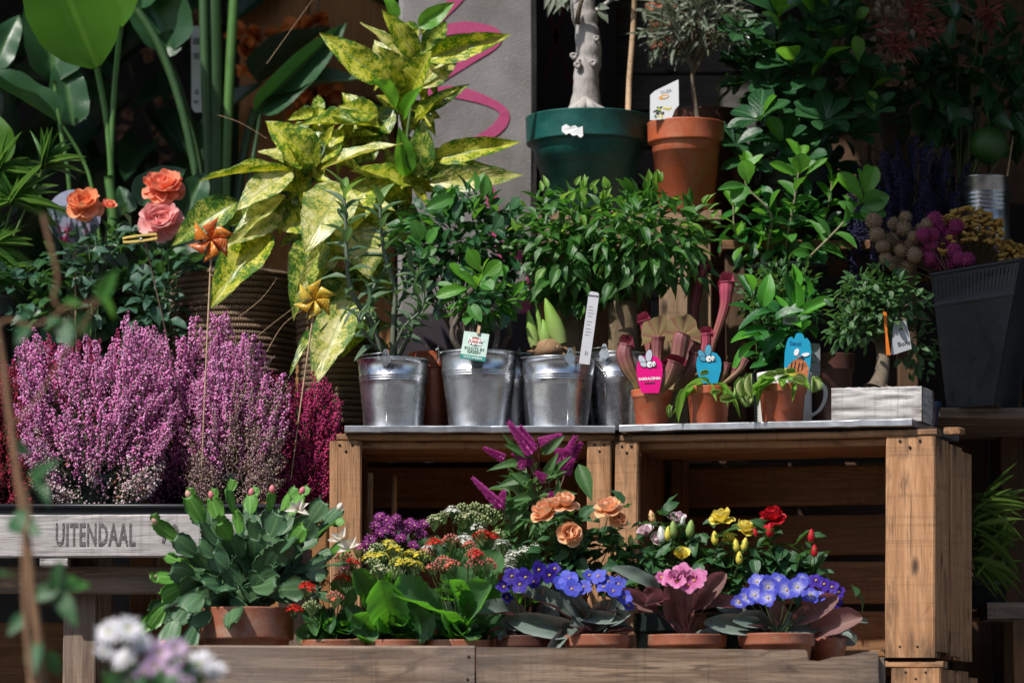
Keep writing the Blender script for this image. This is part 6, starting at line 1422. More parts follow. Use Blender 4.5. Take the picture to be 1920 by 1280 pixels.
bkr = bigpot('dark red pot standing in the shade under the round-leaved bush', 1390, 300, 150, .80, 'dark_red_pot', 'pot'); 
for o in bkr.children: 
    if o.name.startswith('pot'): o.data = o.data.copy(); o.data.materials[0] = plain('maroon_plastic', (.09, .008, .008), .4)

# ---- zinc planter with dried flowers
zp = thing('zinc_planter', 'dull grey square-sided metal planter at the right edge holding dried flowers', 'planter', P(1830, 758, .25)); zb2 = Zat(764, YR) + .0005
tp = [P(1745, 515, .18), P(1912, 487, .10), P(1960, 487, .40), P(1800, 515, .46)]; bt_ = [P(1775, 757, .24), P(1862, 742, .16), P(1905, 742, .36), P(1810, 757, .42)]
for p in bt_: p.z = zb2
zt2 = tp[0].z
def zq(t): return [b.lerp(a, t) for a, b in zip(tp, bt_)]
m = MB(); lv = [0, .02, .75, .76, .775, .785, .985, 1.0]; of = [0, 0, 0, .002, .002, 0, 0, .006]
for t, o_ in zip(lv, of):
    q_ = zq(t); cen = sum(q_, Vector()) / 4
    for p in q_: m.v.append(p + (p - cen).normalized() * o_)
for i in range(len(lv) - 1):
    for j in range(4): m.face([i*4+j, i*4+(j+1) % 4, (i+1)*4+(j+1) % 4, (i+1)*4+j], 0, None, False)
m.face([0, 3, 2, 1], 0, None, False); o = m.wobj('planter_wall', M_zincd, zp); mo = o.modifiers.new('s', 'SOLIDIFY'); mo.thickness = .0015
m = MB(); q_ = zq(1.0); m.tube([q_[0], q_[1], q_[2], q_[3], q_[0]], .004, 6); m.wobj('rim', M_zincd, zp)
for k in range(22):
    f = (k + .5) / 22; a_ = zq(.965)[0].lerp(zq(.965)[1], f); b_2 = zq(.81)[0].lerp(zq(.81)[1], f); m = MB(); m.tube([a_, b_2], [.0008, .0005], 5); m.wobj('rib', M_zincd, zp)
m = MB(); q_ = zq(.93); m.v = q_; m.face([0, 1, 2, 3], 0, None, False); m.wobj('filling', M_soil, zp)
def dried(label, name, u0, heads, Y, mat, r_px, n, lm=None, stem=M_hstb, hm_=None, cat='dried flowers'):
    root = thing(name, label, cat, P(u0[0], u0[1], Y)); s = S(Y)
    for (u, v) in heads:
        c = P(u + ru(-2, 2), v, Y + ru(-.03, .04)); r_ = r_px * s * ru(.85, 1.15)
        m = MB(); m.tube([P(u0[0] + ru(-14, 14), u0[1], Y), c], .0009, 4); m.wobj('stem', stem, root)
        hm_(root, c, r_)
    return root
def dotted(mats, nb, br):
    rr = random.Random(3); m = MB(); 
    m.lathe([(0, -.8), (.6, -.55), (.85, 0), (.6, .55), (0, .8)], 10)
    for k in range(nb):
        z = 1 - 2 * (k + .5) / nb; q = k * 2.39996; r_ = math.sqrt(1 - z*z); c = Vector((r_ * math.cos(q), r_ * math.sin(q), z)) * .85; b = len(m.v); d = c.normalized(); x = d.orthogonal().normalized(); y = d.cross(x)
        for j in range(5): m.v.append(c + (x * math.cos(j * 1.257) + y * math.sin(j * 1.257)) * br)
        m.v.append(c + d * br * 2.2 * rr.uniform(.7, 1.3))
        for j in range(5): m.face([b + j, b + (j+1) % 5, b + 5], 1 if len(mats) > 1 else 0)
    return m.mesh('flower_head', mats)
M_beige = petalmat('beige_dried', (.36, .25, .15), (.46, .34, .22)); M_magd = petalmat('magenta_dried', (.30, .03, .12), (.40, .05, .18)); M_yel = petalmat('yellow_dried', (.46, .26, .05), (.60, .37, .09), var=.1)
HB = dotted([M_beige], 90, .13); HM = dotted([M_magd, petalmat('pink_dried_tip', (.36, .04, .16), (.50, .16, .26))], 80, .16); 
def hd(me, name='flower_head'): 
    def f(root, c, r_): ob(name, me, root, T(c) @ Matrix.Rotation(ru(0, 6), 4, rdir()) @ Matrix.Scale(r_, 4))
    return f
dried('beige ball-shaped dried flower heads at the left of the metal planter', 'dried_globe_flowers', (1790, 540), [(1700,408),(1678,420),(1645,440),(1672,450),(1694,430),(1712,460),(1655,462),(1640,415),(1690,470),(1725,430),(1715,478),(1740,420),(1660,485),(1700,500),(1712,445),(1738,450),(1680,495)], .22, M_beige, 14, 0, hm_=hd(HB))
dried('magenta dried globe flowers between the beige balls and yellow button flowers', 'dried_globe_flowers', (1800, 540), [(1760,425),(1778,440),(1790,425),(1745,460),(1770,465),(1790,470),(1745,485),(1730,440),(1798,485),(1760,495),(1750,440),(1815,488),(1735,475),(1785,495),(1775,450),(1752,412)], .19, M_magd, 14, 0, hm_=hd(HM))
m = MB(); m.lathe([(0, -.4), (.7, -.35), (1, .0), (.95, .3), (.6, .45), (.25, .3), (0, .25)], 10, wob=.1); BTN = m.mesh('button_head', M_yel)
yb = thing('dried_button_flowers', 'dense bunch of mustard-yellow dried button flowers in the metal planter', 'dried flowers', P(1855, 520, .26)); mm = MB()
for k in range(290):
    a = rnd(); u = 1762 + 155 * a; top = 388 + 40 * abs(a - .35) ** 1.3 * 2 + (30 if a > .75 else 0); v = top + ru(0, 1) ** 1.2 * (75 - 35 * a); dY = -.06 * (v - top) / 70 + ru(-.02, .04)
    c = P(u, v, .26 + dY); ob('button_head', BTN, yb, T(c) @ Matrix.Rotation(ru(0, 6), 4, 'Z') @ Matrix.Rotation(R(ru(-10, 60)), 4, 'X') @ Matrix.Scale(6.4 * S(.2) * ru(.8, 1.2), 4))
    mm.tube([c, P(1838 + ru(-25, 30), 530, .28)], .0006, 3)
o = mm.wobj('stem_bundle', plain('straw_stem', (.34, .24, .12), .9), yb)
# lavender, tin can, lime, citrus tree, hanging dried bunch
lv_ = thing('lavender_bunch', 'dense dark blue-violet lavender bunch in the shade above the dried flowers', 'dried flowers', P(1720, 500, .42)); rr = random.Random(8)
HV = [hm('lavender_bell', (.03, .028, .09)), hm('lavender_blue', (.04, .04, .14)), hm('lavender_dark', (.02, .02, .06))]
LV = [heather_mesh([plain('lavender_stem', (.04, .05, .05), .9)] + HV, 40 + i, n=70, rad=.0065, L=.8, blen=.005) for i in range(4)]
for k in range(150):
    u = ru(1585, 1815); top = 250 + 60 * abs((u - 1710) / 110) ** 2; v = top + rnd() * 170; d = Vector(((u - 1710) / 600, 0, 1)).normalized(); tip = P(u, v, .5 + ru(-.05, .08) - (v - top) * .0004)
    ob('flower_spike', random.choice(LV), lv_, T(tip - d * .07) @ d.to_track_quat('Z', 'Y').to_matrix().to_4x4() @ Matrix.Rotation(ru(0, 6), 4, 'Z'))
mm = MB()
for k in range(120): u = ru(1600, 1800); mm.tube([P(u, 300, .52), P(1720 + ru(-40, 40), 520, .5)], .0008, 3)
mm.wobj('stem_bundle', bpy.data.materials['lavender_stem'], lv_)
tn = thing('tin_can', 'shiny ribbed tin can standing behind the yellow dried flowers', 'tin can', P(1850, 470, .50)); s = S(.5); z0 = Zat(480, .5); r_ = 47 * s; h = Zat(334, .5) - z0; m = MB(); prof = [(0, 0), (r_, 0), (r_, h * .3)]
for k in range(5): z = h * (.55 + .055 * k); prof += [(r_, z), (r_ - .0012, z + .003), (r_, z + .006)]
prof += [(r_, h - .003), (r_ + .0018, h - .001), (r_, h), (r_ - .001, h - .002), (r_ - .001, h * .4), (0, h * .4)]; m.lathe(prof, 40); m.obj('can_wall', M_tin, tn, T(Xat(1850, .5), .5, z0))
sk = thing('cane_in_can', 'thin brown cane sticking up out of the tin can', 'stake', P(1885, 330, .5)); twig(sk, [P(1878, 400, .5), P(1900, 255, .49)], .002, M_stick, 'cane')
plank(rk, I4, (Xat(1700, .5), .46, z0 - .02), (Xat(2050, .5), .60, z0 - .0005), M_woodd, 'upper_shelf'); plank(rk, I4, (Xat(1700, .5), .605, z0 - .02), (Xat(2050, .5), .76, z0 - .0005), M_woodd, 'upper_shelf')
ct, ctt = simplepot('citrus_tree', 'dark-leaved citrus bush in the top right corner with one green fruit', 'tree', 1800, 430, 150, .68, M_brownpot, z0, .75)
CT = LM('ovate', G['clusia'], 4, curl=.3, fold=.2, wave=.015)
crown(ct, P(1830, 150, .66), (.16, .12, .15), 170, [CT], (.05, .075), .5, P(1800, 420, .68), 60, droop=.2, tw_mat=M_stemg, ntw=20, tw_r=.0016); crown(ct, P(1740, 170, .64), (.07, .08, .1), 40, [CT], (.05, .07), .5, P(1800, 420, .68), 0, droop=.2)
m = MB(); m.lathe([(0, -1.08), (.3, -1), (.72, -.7), (.95, -.3), (1, .05), (.9, .45), (.6, .8), (.25, .97), (0, 1.0)], 28); m.obj('fruit', plain('green_citrus_peel', (.04, .13, .02), .35, nscale=300, bump=.6, var=.25), ct, T(P(1855, 272, .55)) @ Matrix.Scale(36 * S(.55), 4))
twig(ct, [P(1855, 240, .56), P(1850, 200, .58), P(1830, 160, .62)], .002, M_stemg, 'branch')
hb = thing('hanging_dried_bunch', 'hanging bunch of beige seed heads and red spiky straw at the top', 'dried flowers', P(1680, 0, .55)); OV = LM('lance', petalmat('seed_beige', (.34, .26, .19), (.42, .34, .27)), 3, curl=.3, fold=.3, cup=.8); RS = LM('lance', petalmat('red_straw', (.30, .08, .07), (.38, .13, .11)), 3, curl=.3, fold=.3, nx=2)
for k in range(110):
    u = ru(1635, 1705); v = ru(-20, 130) - (20 if u > 1690 else 0); leaf(hb, OV, P(u, v, .52 + ru(-.02, .05)), Vector((ru(-1, 1), -.5, ru(-1, .3))), Vector((0, -1, .5)) + rdir(.4), ru(.014, .026), ru(.007, .010), 'seed_head')
for (cu, cv, nn) in ((1715,20,50),(1690,85,36),(1850,30,44),(1740,60,20),(1660,60,14)):
    for k in range(nn): leaf(hb, RS, P(cu + ru(-14, 14), cv + ru(-14, 14), .5), Vector((ru(-1, 1), -.4, ru(-1, .5))), Vector((0, -1, .5)) + rdir(.3), ru(.025, .045), .0035, 'straw')
for k in range(26): ob('small_berry', HB, hb, T(P(ru(1660, 1700), ru(95, 160), .5 + ru(-.02, .02))) @ Matrix.Scale(ru(2.5, 4) * S(.5), 4))
twig(hb, [P(1680, -10, .55), P(1680, -400, .55)], .0015, M_black, 'string'); twig(hb, [P(1680, -10, .55), P(1715, 20, .52), P(1790, 5, .52), P(1850, 30, .5)], .002, M_barkd, 'string')
# driftwood pieces in the shade
dw = thing('driftwood_branch', 'grey driftwood piece leaning in the shade behind the round-leaved bush', 'driftwood', P(1650, 400, .85)); gnarl(dw, wpath([(1540,10,.85),(1600,60,.85),(1640,170,.85),(1680,260,.85),(1700,420,.85),(1700,470,.85)]), [.03] * 26, M_barkd, 'branch', .15)
# grass plant at the right
gr, grt = simplepot('spiky_grass_plant', 'spiky green grass plant poking out beside the right crate', 'grass', 1832, 1090, 110, .36, M_darkpot, Zat(1140, YR+.1) + .0005, .8)
GB = LM('blade', G['grass'], 3, curl=.12, fold=.3, nx=2, wave=0)
for k in range(80):
    a = R(ru(-55, 60)); v0 = ru(930, 1080); leaf(gr, GB, P(1832 + ru(-10, 6), v0, .22 + ru(-.03, .03)), Vector((math.cos(a), ru(-.3, .3), math.sin(a) * .8)), Vector((0, -1, .7)) + rdir(.2), ru(.06, .11), ru(.0026, .0036), 'blade')
m = MB()
for k in range(30): p = P(1826 + ru(-8, 4), ru(940, 1080), .34); m.tube([grt + rdir(.004), p], .0012, 4)
m.wobj('stalks', M_stemg, gr)
# ================================================================== BOTTOM ROW in the flower crate
def fpot(name, label, cat, u, v, wpx, Y, group, taper=.80, rim=.3, mat=None):
    r, t = simplepot(name, label, cat, u, v, wpx, Y, mat or M_terra, ZFL, taper, rim, group, .05); return r, t
# ---- Christmas cactus
cc, cct = fpot('christmas_cactus', 'christmas cactus spilling over a terracotta pot at the left end of the crate', 'cactus', 466, 1140, 180, -.20, None, .84, .48)
def seg_mesh(mat, seed):
    rr = random.Random(seed); m = MB(); pr = [(0,.10),(.1,.26),(.22,.38),(.34,.44),(.48,.5),(.62,.50),(.74,.48),(.84,.42),(.92,.34),(1.0,.22)]; nx = 4; ny = len(pr)
    rows = []
    for (t, w_) in pr:
        tooth = 1 + (.12 if int(t * 10) in (6, 8) else -.03) + (.10 if t == 1.0 else 0)
        for j in range(nx + 1):
            x = (j / nx - .5) * 2; m.v.append(Vector((x * w_ * tooth, t + .05 * (abs(x) > .9) * (t > .5), .045 * (1 - x*x) + .10 * math.sin(t * 2.4 + seed) * .5 + .05 * x * math.sin(seed + t * 3))))
    b = len(m.v)
    for q in list(m.v): m.v.append(q - Vector((0, 0, .09 * (1 - (q.x * 1.8) ** 2 if abs(q.x) < .55 else .1) )))
    n = nx + 1
    for i in range(ny - 1):
        for j in range(nx):
            uv = [(j/nx, pr[i][0]), ((j+1)/nx, pr[i][0]), ((j+1)/nx, pr[i+1][0]), (j/nx, pr[i+1][0])]
            m.face([i*n+j, i*n+j+1, (i+1)*n+j+1, (i+1)*n+j], 0, uv); m.face([b+i*n+j, b+(i+1)*n+j, b+(i+1)*n+j+1, b+i*n+j+1], 0, uv)
        for j in (0, nx): m.face([i*n+j, (i+1)*n+j, b+(i+1)*n+j, b+i*n+j] if j else [i*n+j, b+i*n+j, b+(i+1)*n+j, (i+1)*n+j], 0, [(0 if j == 0 else 1, pr[i][0])]*4)
    i = ny - 1
    for j in range(nx): m.face([i*n+j, i*n+j+1, b+i*n+j+1, b+i*n+j], 0, [(.3, 1)]*4)
    # horns at the top corners
    for sx in (-1, 1):
        m.add([(sx*.16, .97, .03), (sx*.30, .93, .01), (sx*.33, 1.14, .0)], [(0, 1, 2)], 0, [[(.3, 1), (.1, 1), (0, 1)]])
    return m.mesh('cactus_segment', mat)
SEG = [(seg_mesh(G['cactus'], i), None) for i in range(4)]; SEGY = [(seg_mesh(G['cactus_y'], 10 + i), None) for i in range(3)]
M_bud = petalmat('cactus_bud_pink', (.72, .12, .22), (.80, .28, .30), ctrw=.6); M_budp = petalmat('cactus_bud_peach', (.75, .35, .22), (.82, .50, .38)); M_cream = petalmat('cream_petal', (.82, .70, .52), (.85, .78, .68))
Ycc = -.20
def chain(b, c_, t, Y0, Y1, n, L, W, budm=None, young=0, roll=0):
    p = bez(P(*b, Y0), P(*c_, (Y0 + Y1) / 2), P(*t, Y1), n + 1); s = S(Y1)
    for i in range(n):
        d = p[i+1] - p[i]; l_ = d.length * 1.12; nn = Quaternion(d.normalized(), R(roll + ru(-60, 60))) @ Vector((0, -1, .45)); last = i >= n - young
        leaf(cc, SEGY if last else SEG, p[i], d, nn, l_, W * s * ru(.82, 1.25) * (.8 if last else 1), 'stem_segment')
    e = p[-1] + (p[-1] - p[-2]).normalized() * .002
    if young and rnd() < .6:
        d = (p[-1] - p[-2]).normalized(); leaf(cc, SEGY, p[-1], d + Vector((.5, 0, .2)), Vector((0, -1, .4)), .022, .018, 'stem_segment')
    if budm:
        m = MB(); h = .017; m.lathe([(0, 0), (.0035, .001), (.0058, .007), (.005, .012), (.002, .016), (0, h)], 9, M=T(e) @ ((p[-1] - p[-2]).normalized() + Vector((0, 0, .5))).to_track_quat('Z', 'Y').to_matrix().to_4x4()); m.wobj('bud', budm, cc)
C0 = (468, 1132)
chains = [ # control, tip, Y tip, n, bud, young
 ((430,1040),(352,925),-.27,5,M_budp,1),((400,1060),(292,985),-.25,5,M_budp,1),((440,1030),(392,930),-.20,5,M_bud,1),((450,1020),(432,918),-.24,5,M_budp,2),((470,1010),(470,925),-.18,5,M_bud,1),
 ((490,1010),(512,915),-.24,5,M_bud,1),((510,1020),(560,930),-.22,5,M_bud,1),((540,1020),(600,945),-.26,5,None,0),((520,1040),(622,975),-.20,5,None,1),((560,1050),(640,950),-.16,5,M_cream,0),
 ((560,1060),(650,1010),-.24,5,M_cream,1),((540,1060),(640,1055),-.28,5,M_budp,0),((560,1080),(622,1110),-.26,4,None,0),((400,1080),(332,1060),-.28,4,None,0),((370,1060),(305,1075),-.26,4,M_budp,2),
 ((380,1060),(300,1120),-.28,5,None,1),((360,1060),(275,1175),-.27,6,M_budp,1),((370,1080),(312,1200),-.29,6,M_budp,0),((400,1080),(352,1140),-.30,4,None,0),((390,1090),(345,1200),-.30,5,None,0),
 ((440,1080),(415,1110),-.30,3,None,0),((450,1090),(442,1160),-.31,3,None,0),((480,1080),(520,1070),-.29,3,None,0),((500,1060),(545,1010),-.28,4,None,0),((430,1050),(380,1010),-.28,4,None,0),
 ((450,1040),(415,970),-.28,4,None,1),((470,1040),(480,970),-.28,4,None,0),((490,1040),(520,965),-.27,4,None,0),((520,1050),(570,990),-.30,4,None,1),((480,1090),(505,1090),-.29,2,None,0),
 ((420,1090),(382,1085),-.29,3,None,0),((500,1090),(560,1100),-.26,3,None,0),((330,1080),(262,1180),-.24,6,M_bud,1),((360,1050),(310,1030),-.22,5,None,2),((440,1020),(372,960),-.22,5,None,0),((530,1030),(580,955),-.18,5,M_budp,1),((500,1010),(540,930),-.18,5,None,1)]
for (c_, t, Y1, n, b, yg) in chains: chain((C0[0] + ru(-22, 26), C0[1] + ru(-5, 6)), (c_[0] + ru(-14, 14), c_[1] + ru(-10, 10)), (t[0] + ru(-8, 8), t[1] + ru(-6, 14)), Ycc + ru(-.03, .03), Y1, n, 50, 40, b if rnd() < .75 else None, yg)
for (u, v) in ((558,955),(640,1010),(655,1025)):
    for k in range(5): leaf(cc, LM('lance', M_cream, 2, curl=.3, fold=.3), P(u, v, -.29), Vector((ru(-1, .5), -.4, ru(-.2, 1))), Vector((0, -1, .3)), .024, .011, 'petal')

# ---- kalanchoes
def floret_cluster(mats, seed, n=22, R_=.018, fl=.0045, opn=.6):
    """domed cluster of tiny four-petalled flowers and buds; local +Z up"""
    rr = random.Random(seed); m = MB()
    for k in range(n):
        z = 1 - .75 * (k + .5) / n; q = k * 2.4 + rr.uniform(-.2, .2); r_ = math.sqrt(max(0, 1 - z*z)); c = Vector((r_ * math.cos(q), r_ * math.sin(q), z * 1.15)) * R_ * rr.uniform(.9, 1.08); d = (c.normalized() + Vector((0, 0, .5))).normalized()
        m.tube([Vector((0, 0, -.012)), c * .9], .0005, 3, 0, False); x = d.orthogonal().normalized(); y = d.cross(x); b = len(m.v)
        if rr.random() < opn:
            for j in range(4):
                a = j * 1.571 + rr.uniform(-.2, .2); e = x * math.cos(a) + y * math.sin(a); g = d.cross(e); s_ = fl * rr.uniform(.9, 1.2)
                m.add([c, c + e*s_*.55 + g*s_*.42 + d*s_*.15, c + e*s_*1.1 + d*s_*.1, c + e*s_*.55 - g*s_*.42 + d*s_*.15], [(0, 1, 2, 3)], 1 if rr.random() < .7 else 2)
            m.add([c + x*.0006 + d*.0008, c + y*.0006 + d*.0008, c - x*.0006 + d*.0008, c - y*.0006 + d*.0008], [(0, 1, 2, 3)], 3)
        else:
            s_ = fl * .5; m.lathe([(0, 0), (s_*.7, s_*.4), (s_*.75, s_*1.1), (s_*.3, s_*1.8), (0, s_*2.0)], 6, 3, M=frame(c - d * s_, x, d, 1, 1) @ Matrix.Identity(4) if 0 else T(c - d * s_) @ d.to_track_quat('Z', 'Y').to_matrix().to_4x4())
    return m.mesh('flower_cluster', mats)
def pm(n, c, c2=None): return petalmat(n, c, c2 or tuple(min(1, x * 1.1) for x in c), var=.15)
KC = {'red': [M_stemg, pm('kalanchoe_red', (.62, .012, .015)), pm('kalanchoe_bright_red', (.75, .05, .03)), pm('kalanchoe_red_bud', (.35, .22, .08))],
 'yellow': [M_stemg, pm('kalanchoe_yellow', (.88, .70, .05)), pm('kalanchoe_lemon', (.78, .68, .22)), pm('kalanchoe_lime_bud', (.45, .55, .14))],
 'salmon': [M_stemg, pm('kalanchoe_salmon', (.72, .12, .07)), pm('kalanchoe_salmon_light', (.70, .24, .18)), pm('kalanchoe_salmon_bud', (.56, .20, .16))],
 'white': [M_stemg, pm('kalanchoe_white', (.80, .80, .74)), pm('kalanchoe_offwhite', (.76, .76, .66)), pm('kalanchoe_white_bud', (.46, .52, .30))],
 'mauve': [M_stemg, pm('kalanchoe_mauve', (.55, .05, .28)), pm('kalanchoe_pink', (.62, .14, .36)), pm('kalanchoe_pink_bud', (.55, .40, .40))],
 'cream': [M_stemg, pm('kalanchoe_cream', (.66, .62, .40)), pm('kalanchoe_cream2', (.6, .6, .4)), pm('kalanchoe_cream_bud', (.42, .50, .24))]}
KM = {k: [floret_cluster(v, i + len(k) * 3, 26, .016, .0048, {'red': .85, 'yellow': .55, 'salmon': .12, 'white': .9, 'mauve': .5, 'cream': .1}[k]) for i in range(3)] for k, v in KC.items()}
KL = LM('spat', G['kal'], 5, curl=.10, fold=.10, serr=.13, ny=28, nx=8, teeth=-6.5, cup=.35, side=.04); KLD = LM('spat', G['kal_d'], 4, curl=.25, fold=.15, serr=.12, ny=24, nx=6, teeth=-6.5, cup=.2, side=.04)
def kal(root, top, leaves, clusters, Yk, rnd_n=16, rad=.05):
    for (b, t, w_, ro, dY, dk) in leaves: LF(root, KLD if dk else KL, b, t, Yk, w_ * 1.12, ro, dY)
    for k in range(rnd_n):
        a = ru(0, 6.28); d = Vector((math.cos(a), math.sin(a) * .8 - .2, ru(.1, .8))); leaf(root, KL if k % 3 == 0 else KLD, top + Vector((ru(-.01, .01), 0, ru(.0, .03))) + d * .01, d, Vector((0, -.3, 1)) + rdir(.3), ru(.035, .055), ru(.028, .04))
    for (u, v, kd, dY) in clusters:
        c = P(u, v, Yk + dY); ob('flower_cluster', random.choice(KM[kd]), root, T(c) @ Matrix.Rotation(ru(0, 6), 4, 'Z') @ Matrix.Rotation(R(ru(0, 25)), 4, 'X') @ Matrix.Scale(ru(.85, 1.1), 4))
        twig(root, bez(top, (top + c) / 2 + Vector((0, -.012, 0)), c - Vector((0, 0, .010)), 5), .0013, M_stemg)
KG = 'kalanchoes in the flower crate'
ka, kat = fpot('kalanchoe', 'kalanchoe with small bright red flower clusters next to the cactus', 'kalanchoe', 628, 1200, 128, -.22, KG)
kal(ka, kat, [((600,1180),(562,1200),44,10,-.03,0),((610,1170),(572,1135),40,-10,-.02,1),((640,1180),(668,1150),50,15,-.04,1),((640,1190),(612,1172),34,0,-.06,0),((660,1185),(700,1195),44,-40,-.04,0),((600,1150),(590,1180),24,20,-.07,0),((612,1140),(622,1165),22,-20,-.07,1),((655,1140),(640,1080),46,0,0,0)],
    [(575,1110,'red',-.05),(640,1092,'red',-.05),(652,1075,'mauve',-.01),(672,1036,'mauve',-.02),(645,1050,'salmon',-.02),(628,1128,'salmon',-.06),(660,1062,'red',-.03),(552,1150,'red',-.06),(585,1145,'cream',-.06),(600,1095,'red',.0)], -.22, 26)
kb, kbt = fpot('kalanchoe', 'yellow-flowered kalanchoe with large scalloped leaves in the middle', 'kalanchoe', 745, 1200, 118, -.21, KG)
kal(kb, kbt, [((740,1180),(718,1092),70,-12,-.09,0),((700,1150),(668,1068),48,20,-.05,0),((760,1170),(755,1110),60,10,-.02,1),((720,1190),(662,1160),50,-35,-.05,0),((760,1190),(805,1160),60,25,-.05,1),((710,1120),(745,1072),50,40,-.05,0)],
    [(715,1050,'yellow',-.04),(740,1040,'yellow',-.02),(765,1062,'yellow',-.05),(745,1062,'yellow',-.06),(780,1068,'yellow',-.06),(700,1062,'cream',-.05),(695,1052,'yellow',-.03),(728,1028,'yellow',.0),(770,1046,'yellow',-.01),(790,1050,'yellow',-.02),(712,1078,'cream',-.06),(706,1036,'cream',.02),(738,1080,'cream',-.06)], -.22, 20)
kc, kct = fpot('kalanchoe', 'kalanchoe with salmon buds and red flowers left of the violets', 'kalanchoe', 862, 1200, 126, -.21, KG)
kal(kc, kct, [((830,1150),(742,1110),74,30,-.09,0),((872,1165),(916,1098),58,-15,-.08,0),((870,1120),(855,1030),60,10,-.02,0),((900,1110),(935,1035),60,-20,-.02,0),((865,1140),(845,1090),34,10,-.08,0),((860,1190),(830,1150),36,-20,-.07,0),((850,1180),(880,1190),60,-60,-.06,0),((905,1180),(935,1150),60,20,-.03,1),((800,1180),(770,1150),50,20,-.03,1),((920,1140),(925,1085),44,-25,.0,0)],
    [(815,1025,'red',-.02),(845,1022,'salmon',-.02),(890,1048,'salmon',-.04),(905,1012,'red',-.01),(922,1015,'red',-.01),(812,1072,'salmon',-.05),(848,1068,'salmon',-.06),(893,1045,'red',-.05),(800,1045,'salmon',-.01),(880,1030,'salmon',-.01),(915,1065,'salmon',-.05),(870,1020,'white',.02),(806,1038,'white',.03),(892,1066,'salmon',-.05),(832,1062,'salmon',-.05)], -.22, 22)
kd, kdt = fpot('kalanchoe', 'white-flowered kalanchoe at the back below the purple plumes', 'kalanchoe', 868, 1130, 110, -.09, KG, mat=M_darkpot)
kal(kd, kdt, [((880,1040),(885,975),46,0,-.02,0),((830,1060),(798,1005),50,20,.0,1),((900,1050),(935,1000),44,-20,0,1)], [(848,965,'white',-.02),(832,975,'cream',-.02),(868,962,'cream',0),(890,958,'cream',0),(910,965,'cream',0),(885,975,'cream',-.02),(815,985,'cream',-.03),(905,985,'cream',-.02),(925,975,'cream',0),(868,982,'cream',-.02),(896,1000,'white',-.02)], -.09, 24)
ke, ket = fpot('kalanchoe', 'second white kalanchoe, low, between the salmon buds and the orange roses', 'kalanchoe', 975, 1150, 100, -.10, KG, mat=M_darkpot)
kal(ke, ket, [((985,1110),(1000,1040),60,0,-.02,0),((960,1080),(955,1030),40,10,-.02,1)], [(955,1060,'white',-.05),(985,1040,'white',-.03),(940,1030,'white',-.02),(962,1048,'white',-.03),(950,1075,'white',-.05),(935,1010,'cream',0),(1005,1035,'white',0)], -.12, 14)
# purple asters at the back
pa, pat = fpot('aster', 'purple star-flowered asters in the shade inside the left crate', 'asters', 745, 1100, 110, -.06, None, mat=M_darkpot)
PAS = LM('lance', petalmat('aster_petal', (.20, .015, .15), (.28, .04, .23)), 3, curl=.3, fold=.2, nx=2)
def daisy(root, c, r_, up, n, lm, ctr, wr=.22, rings=1, name='flower'):
    up = up.normalized(); a = up.orthogonal().normalized(); b = up.cross(a); m = MB(); m.lathe([(0, -.002), (r_*.12, -.001), (r_*.2, r_*.06), (r_*.1, r_*.16), (0, r_*.18)], 8, M=T(c) @ up.to_track_quat('Z', 'Y').to_matrix().to_4x4()); f = m.wobj(name, ctr, root)
    for ri in range(rings):
        for k in range(n): q = 6.283 * (k + .5 * ri) / n + ru(-.1, .1); rad = a * math.cos(q) + b * math.sin(q); A_ = ru(.05, .35) + ri * .45; leaf(f, lm, c + rad * r_ * .1, rad * math.cos(A_) + up * math.sin(A_), up * math.cos(A_) - rad * math.sin(A_), r_ * ru(.9, 1.1) * (1 - .15 * ri), r_ * wr, 'petal')
M_actr = pm('aster_centre', (.6, .45, .3))
for (u, v) in ((722,995),(745,988),(760,998),(778,985),(790,1000),(735,1005),(705,985),(712,1000),(768,980),(752,1008),(725,975),(695,1010),(775,1022),(688,1020),(742,972),(795,982),(730,988),(712,968)):
    c = P(u, v, -.10 + ru(-.02, .02)); daisy(pa, c, .0125, Vector((ru(-.4, .4), -.8, .8)), 13, PAS, M_actr, .25, 2); twig(pa, [pat, (pat + c) / 2 + rdir(.005), c], .001, M_stemg)
crown(pa, P(745, 1040, -.07), (.055, .03, .04), 80, [LM('lance', G['dark'], 3, curl=.2, fold=.2)], (.02, .03), .3, pat, 40)

# ---- celosia
ce, cet = fpot('celosia', 'celosia with purple-magenta feathery plumes rising past the shelf edge', 'celosia', 1010, 1120, 110, -.07, None, mat=M_darkpot)
def plume(mat, seed):
    rr = random.Random(seed); m = MB(); m.tube([Vector((0, 0, 0)), Vector((0, 0, .9))], [.05, .02], 7)
    for k in range(420):
        t = rr.random(); q = rr.uniform(0, 6.28); r_ = .24 * (1 - t) ** .7 + .02; c = Vector((math.cos(q) * r_ * .6, math.sin(q) * r_ * .6, t * .92)); d = Vector((math.cos(q), math.sin(q), 1.0 + t)).normalized() * rr.uniform(.09, .16); x = d.orthogonal().normalized() * .022
        m.add([c - x, c + x, c + d], [(0, 1, 2)], 0, [[(0, 0), (1, 0), (.5, 1)]]); y = d.cross(x).normalized() * .02; m.add([c - y, c + y, c + d], [(0, 1, 2)], 0, [[(0, 0), (1, 0), (.5, 1)]])
    return m.mesh('plume', mat)
PLM = [plume(petalmat('celosia_purple', (.42, .03, .26), (.62, .10, .42), tf=.3), i) for i in range(3)]
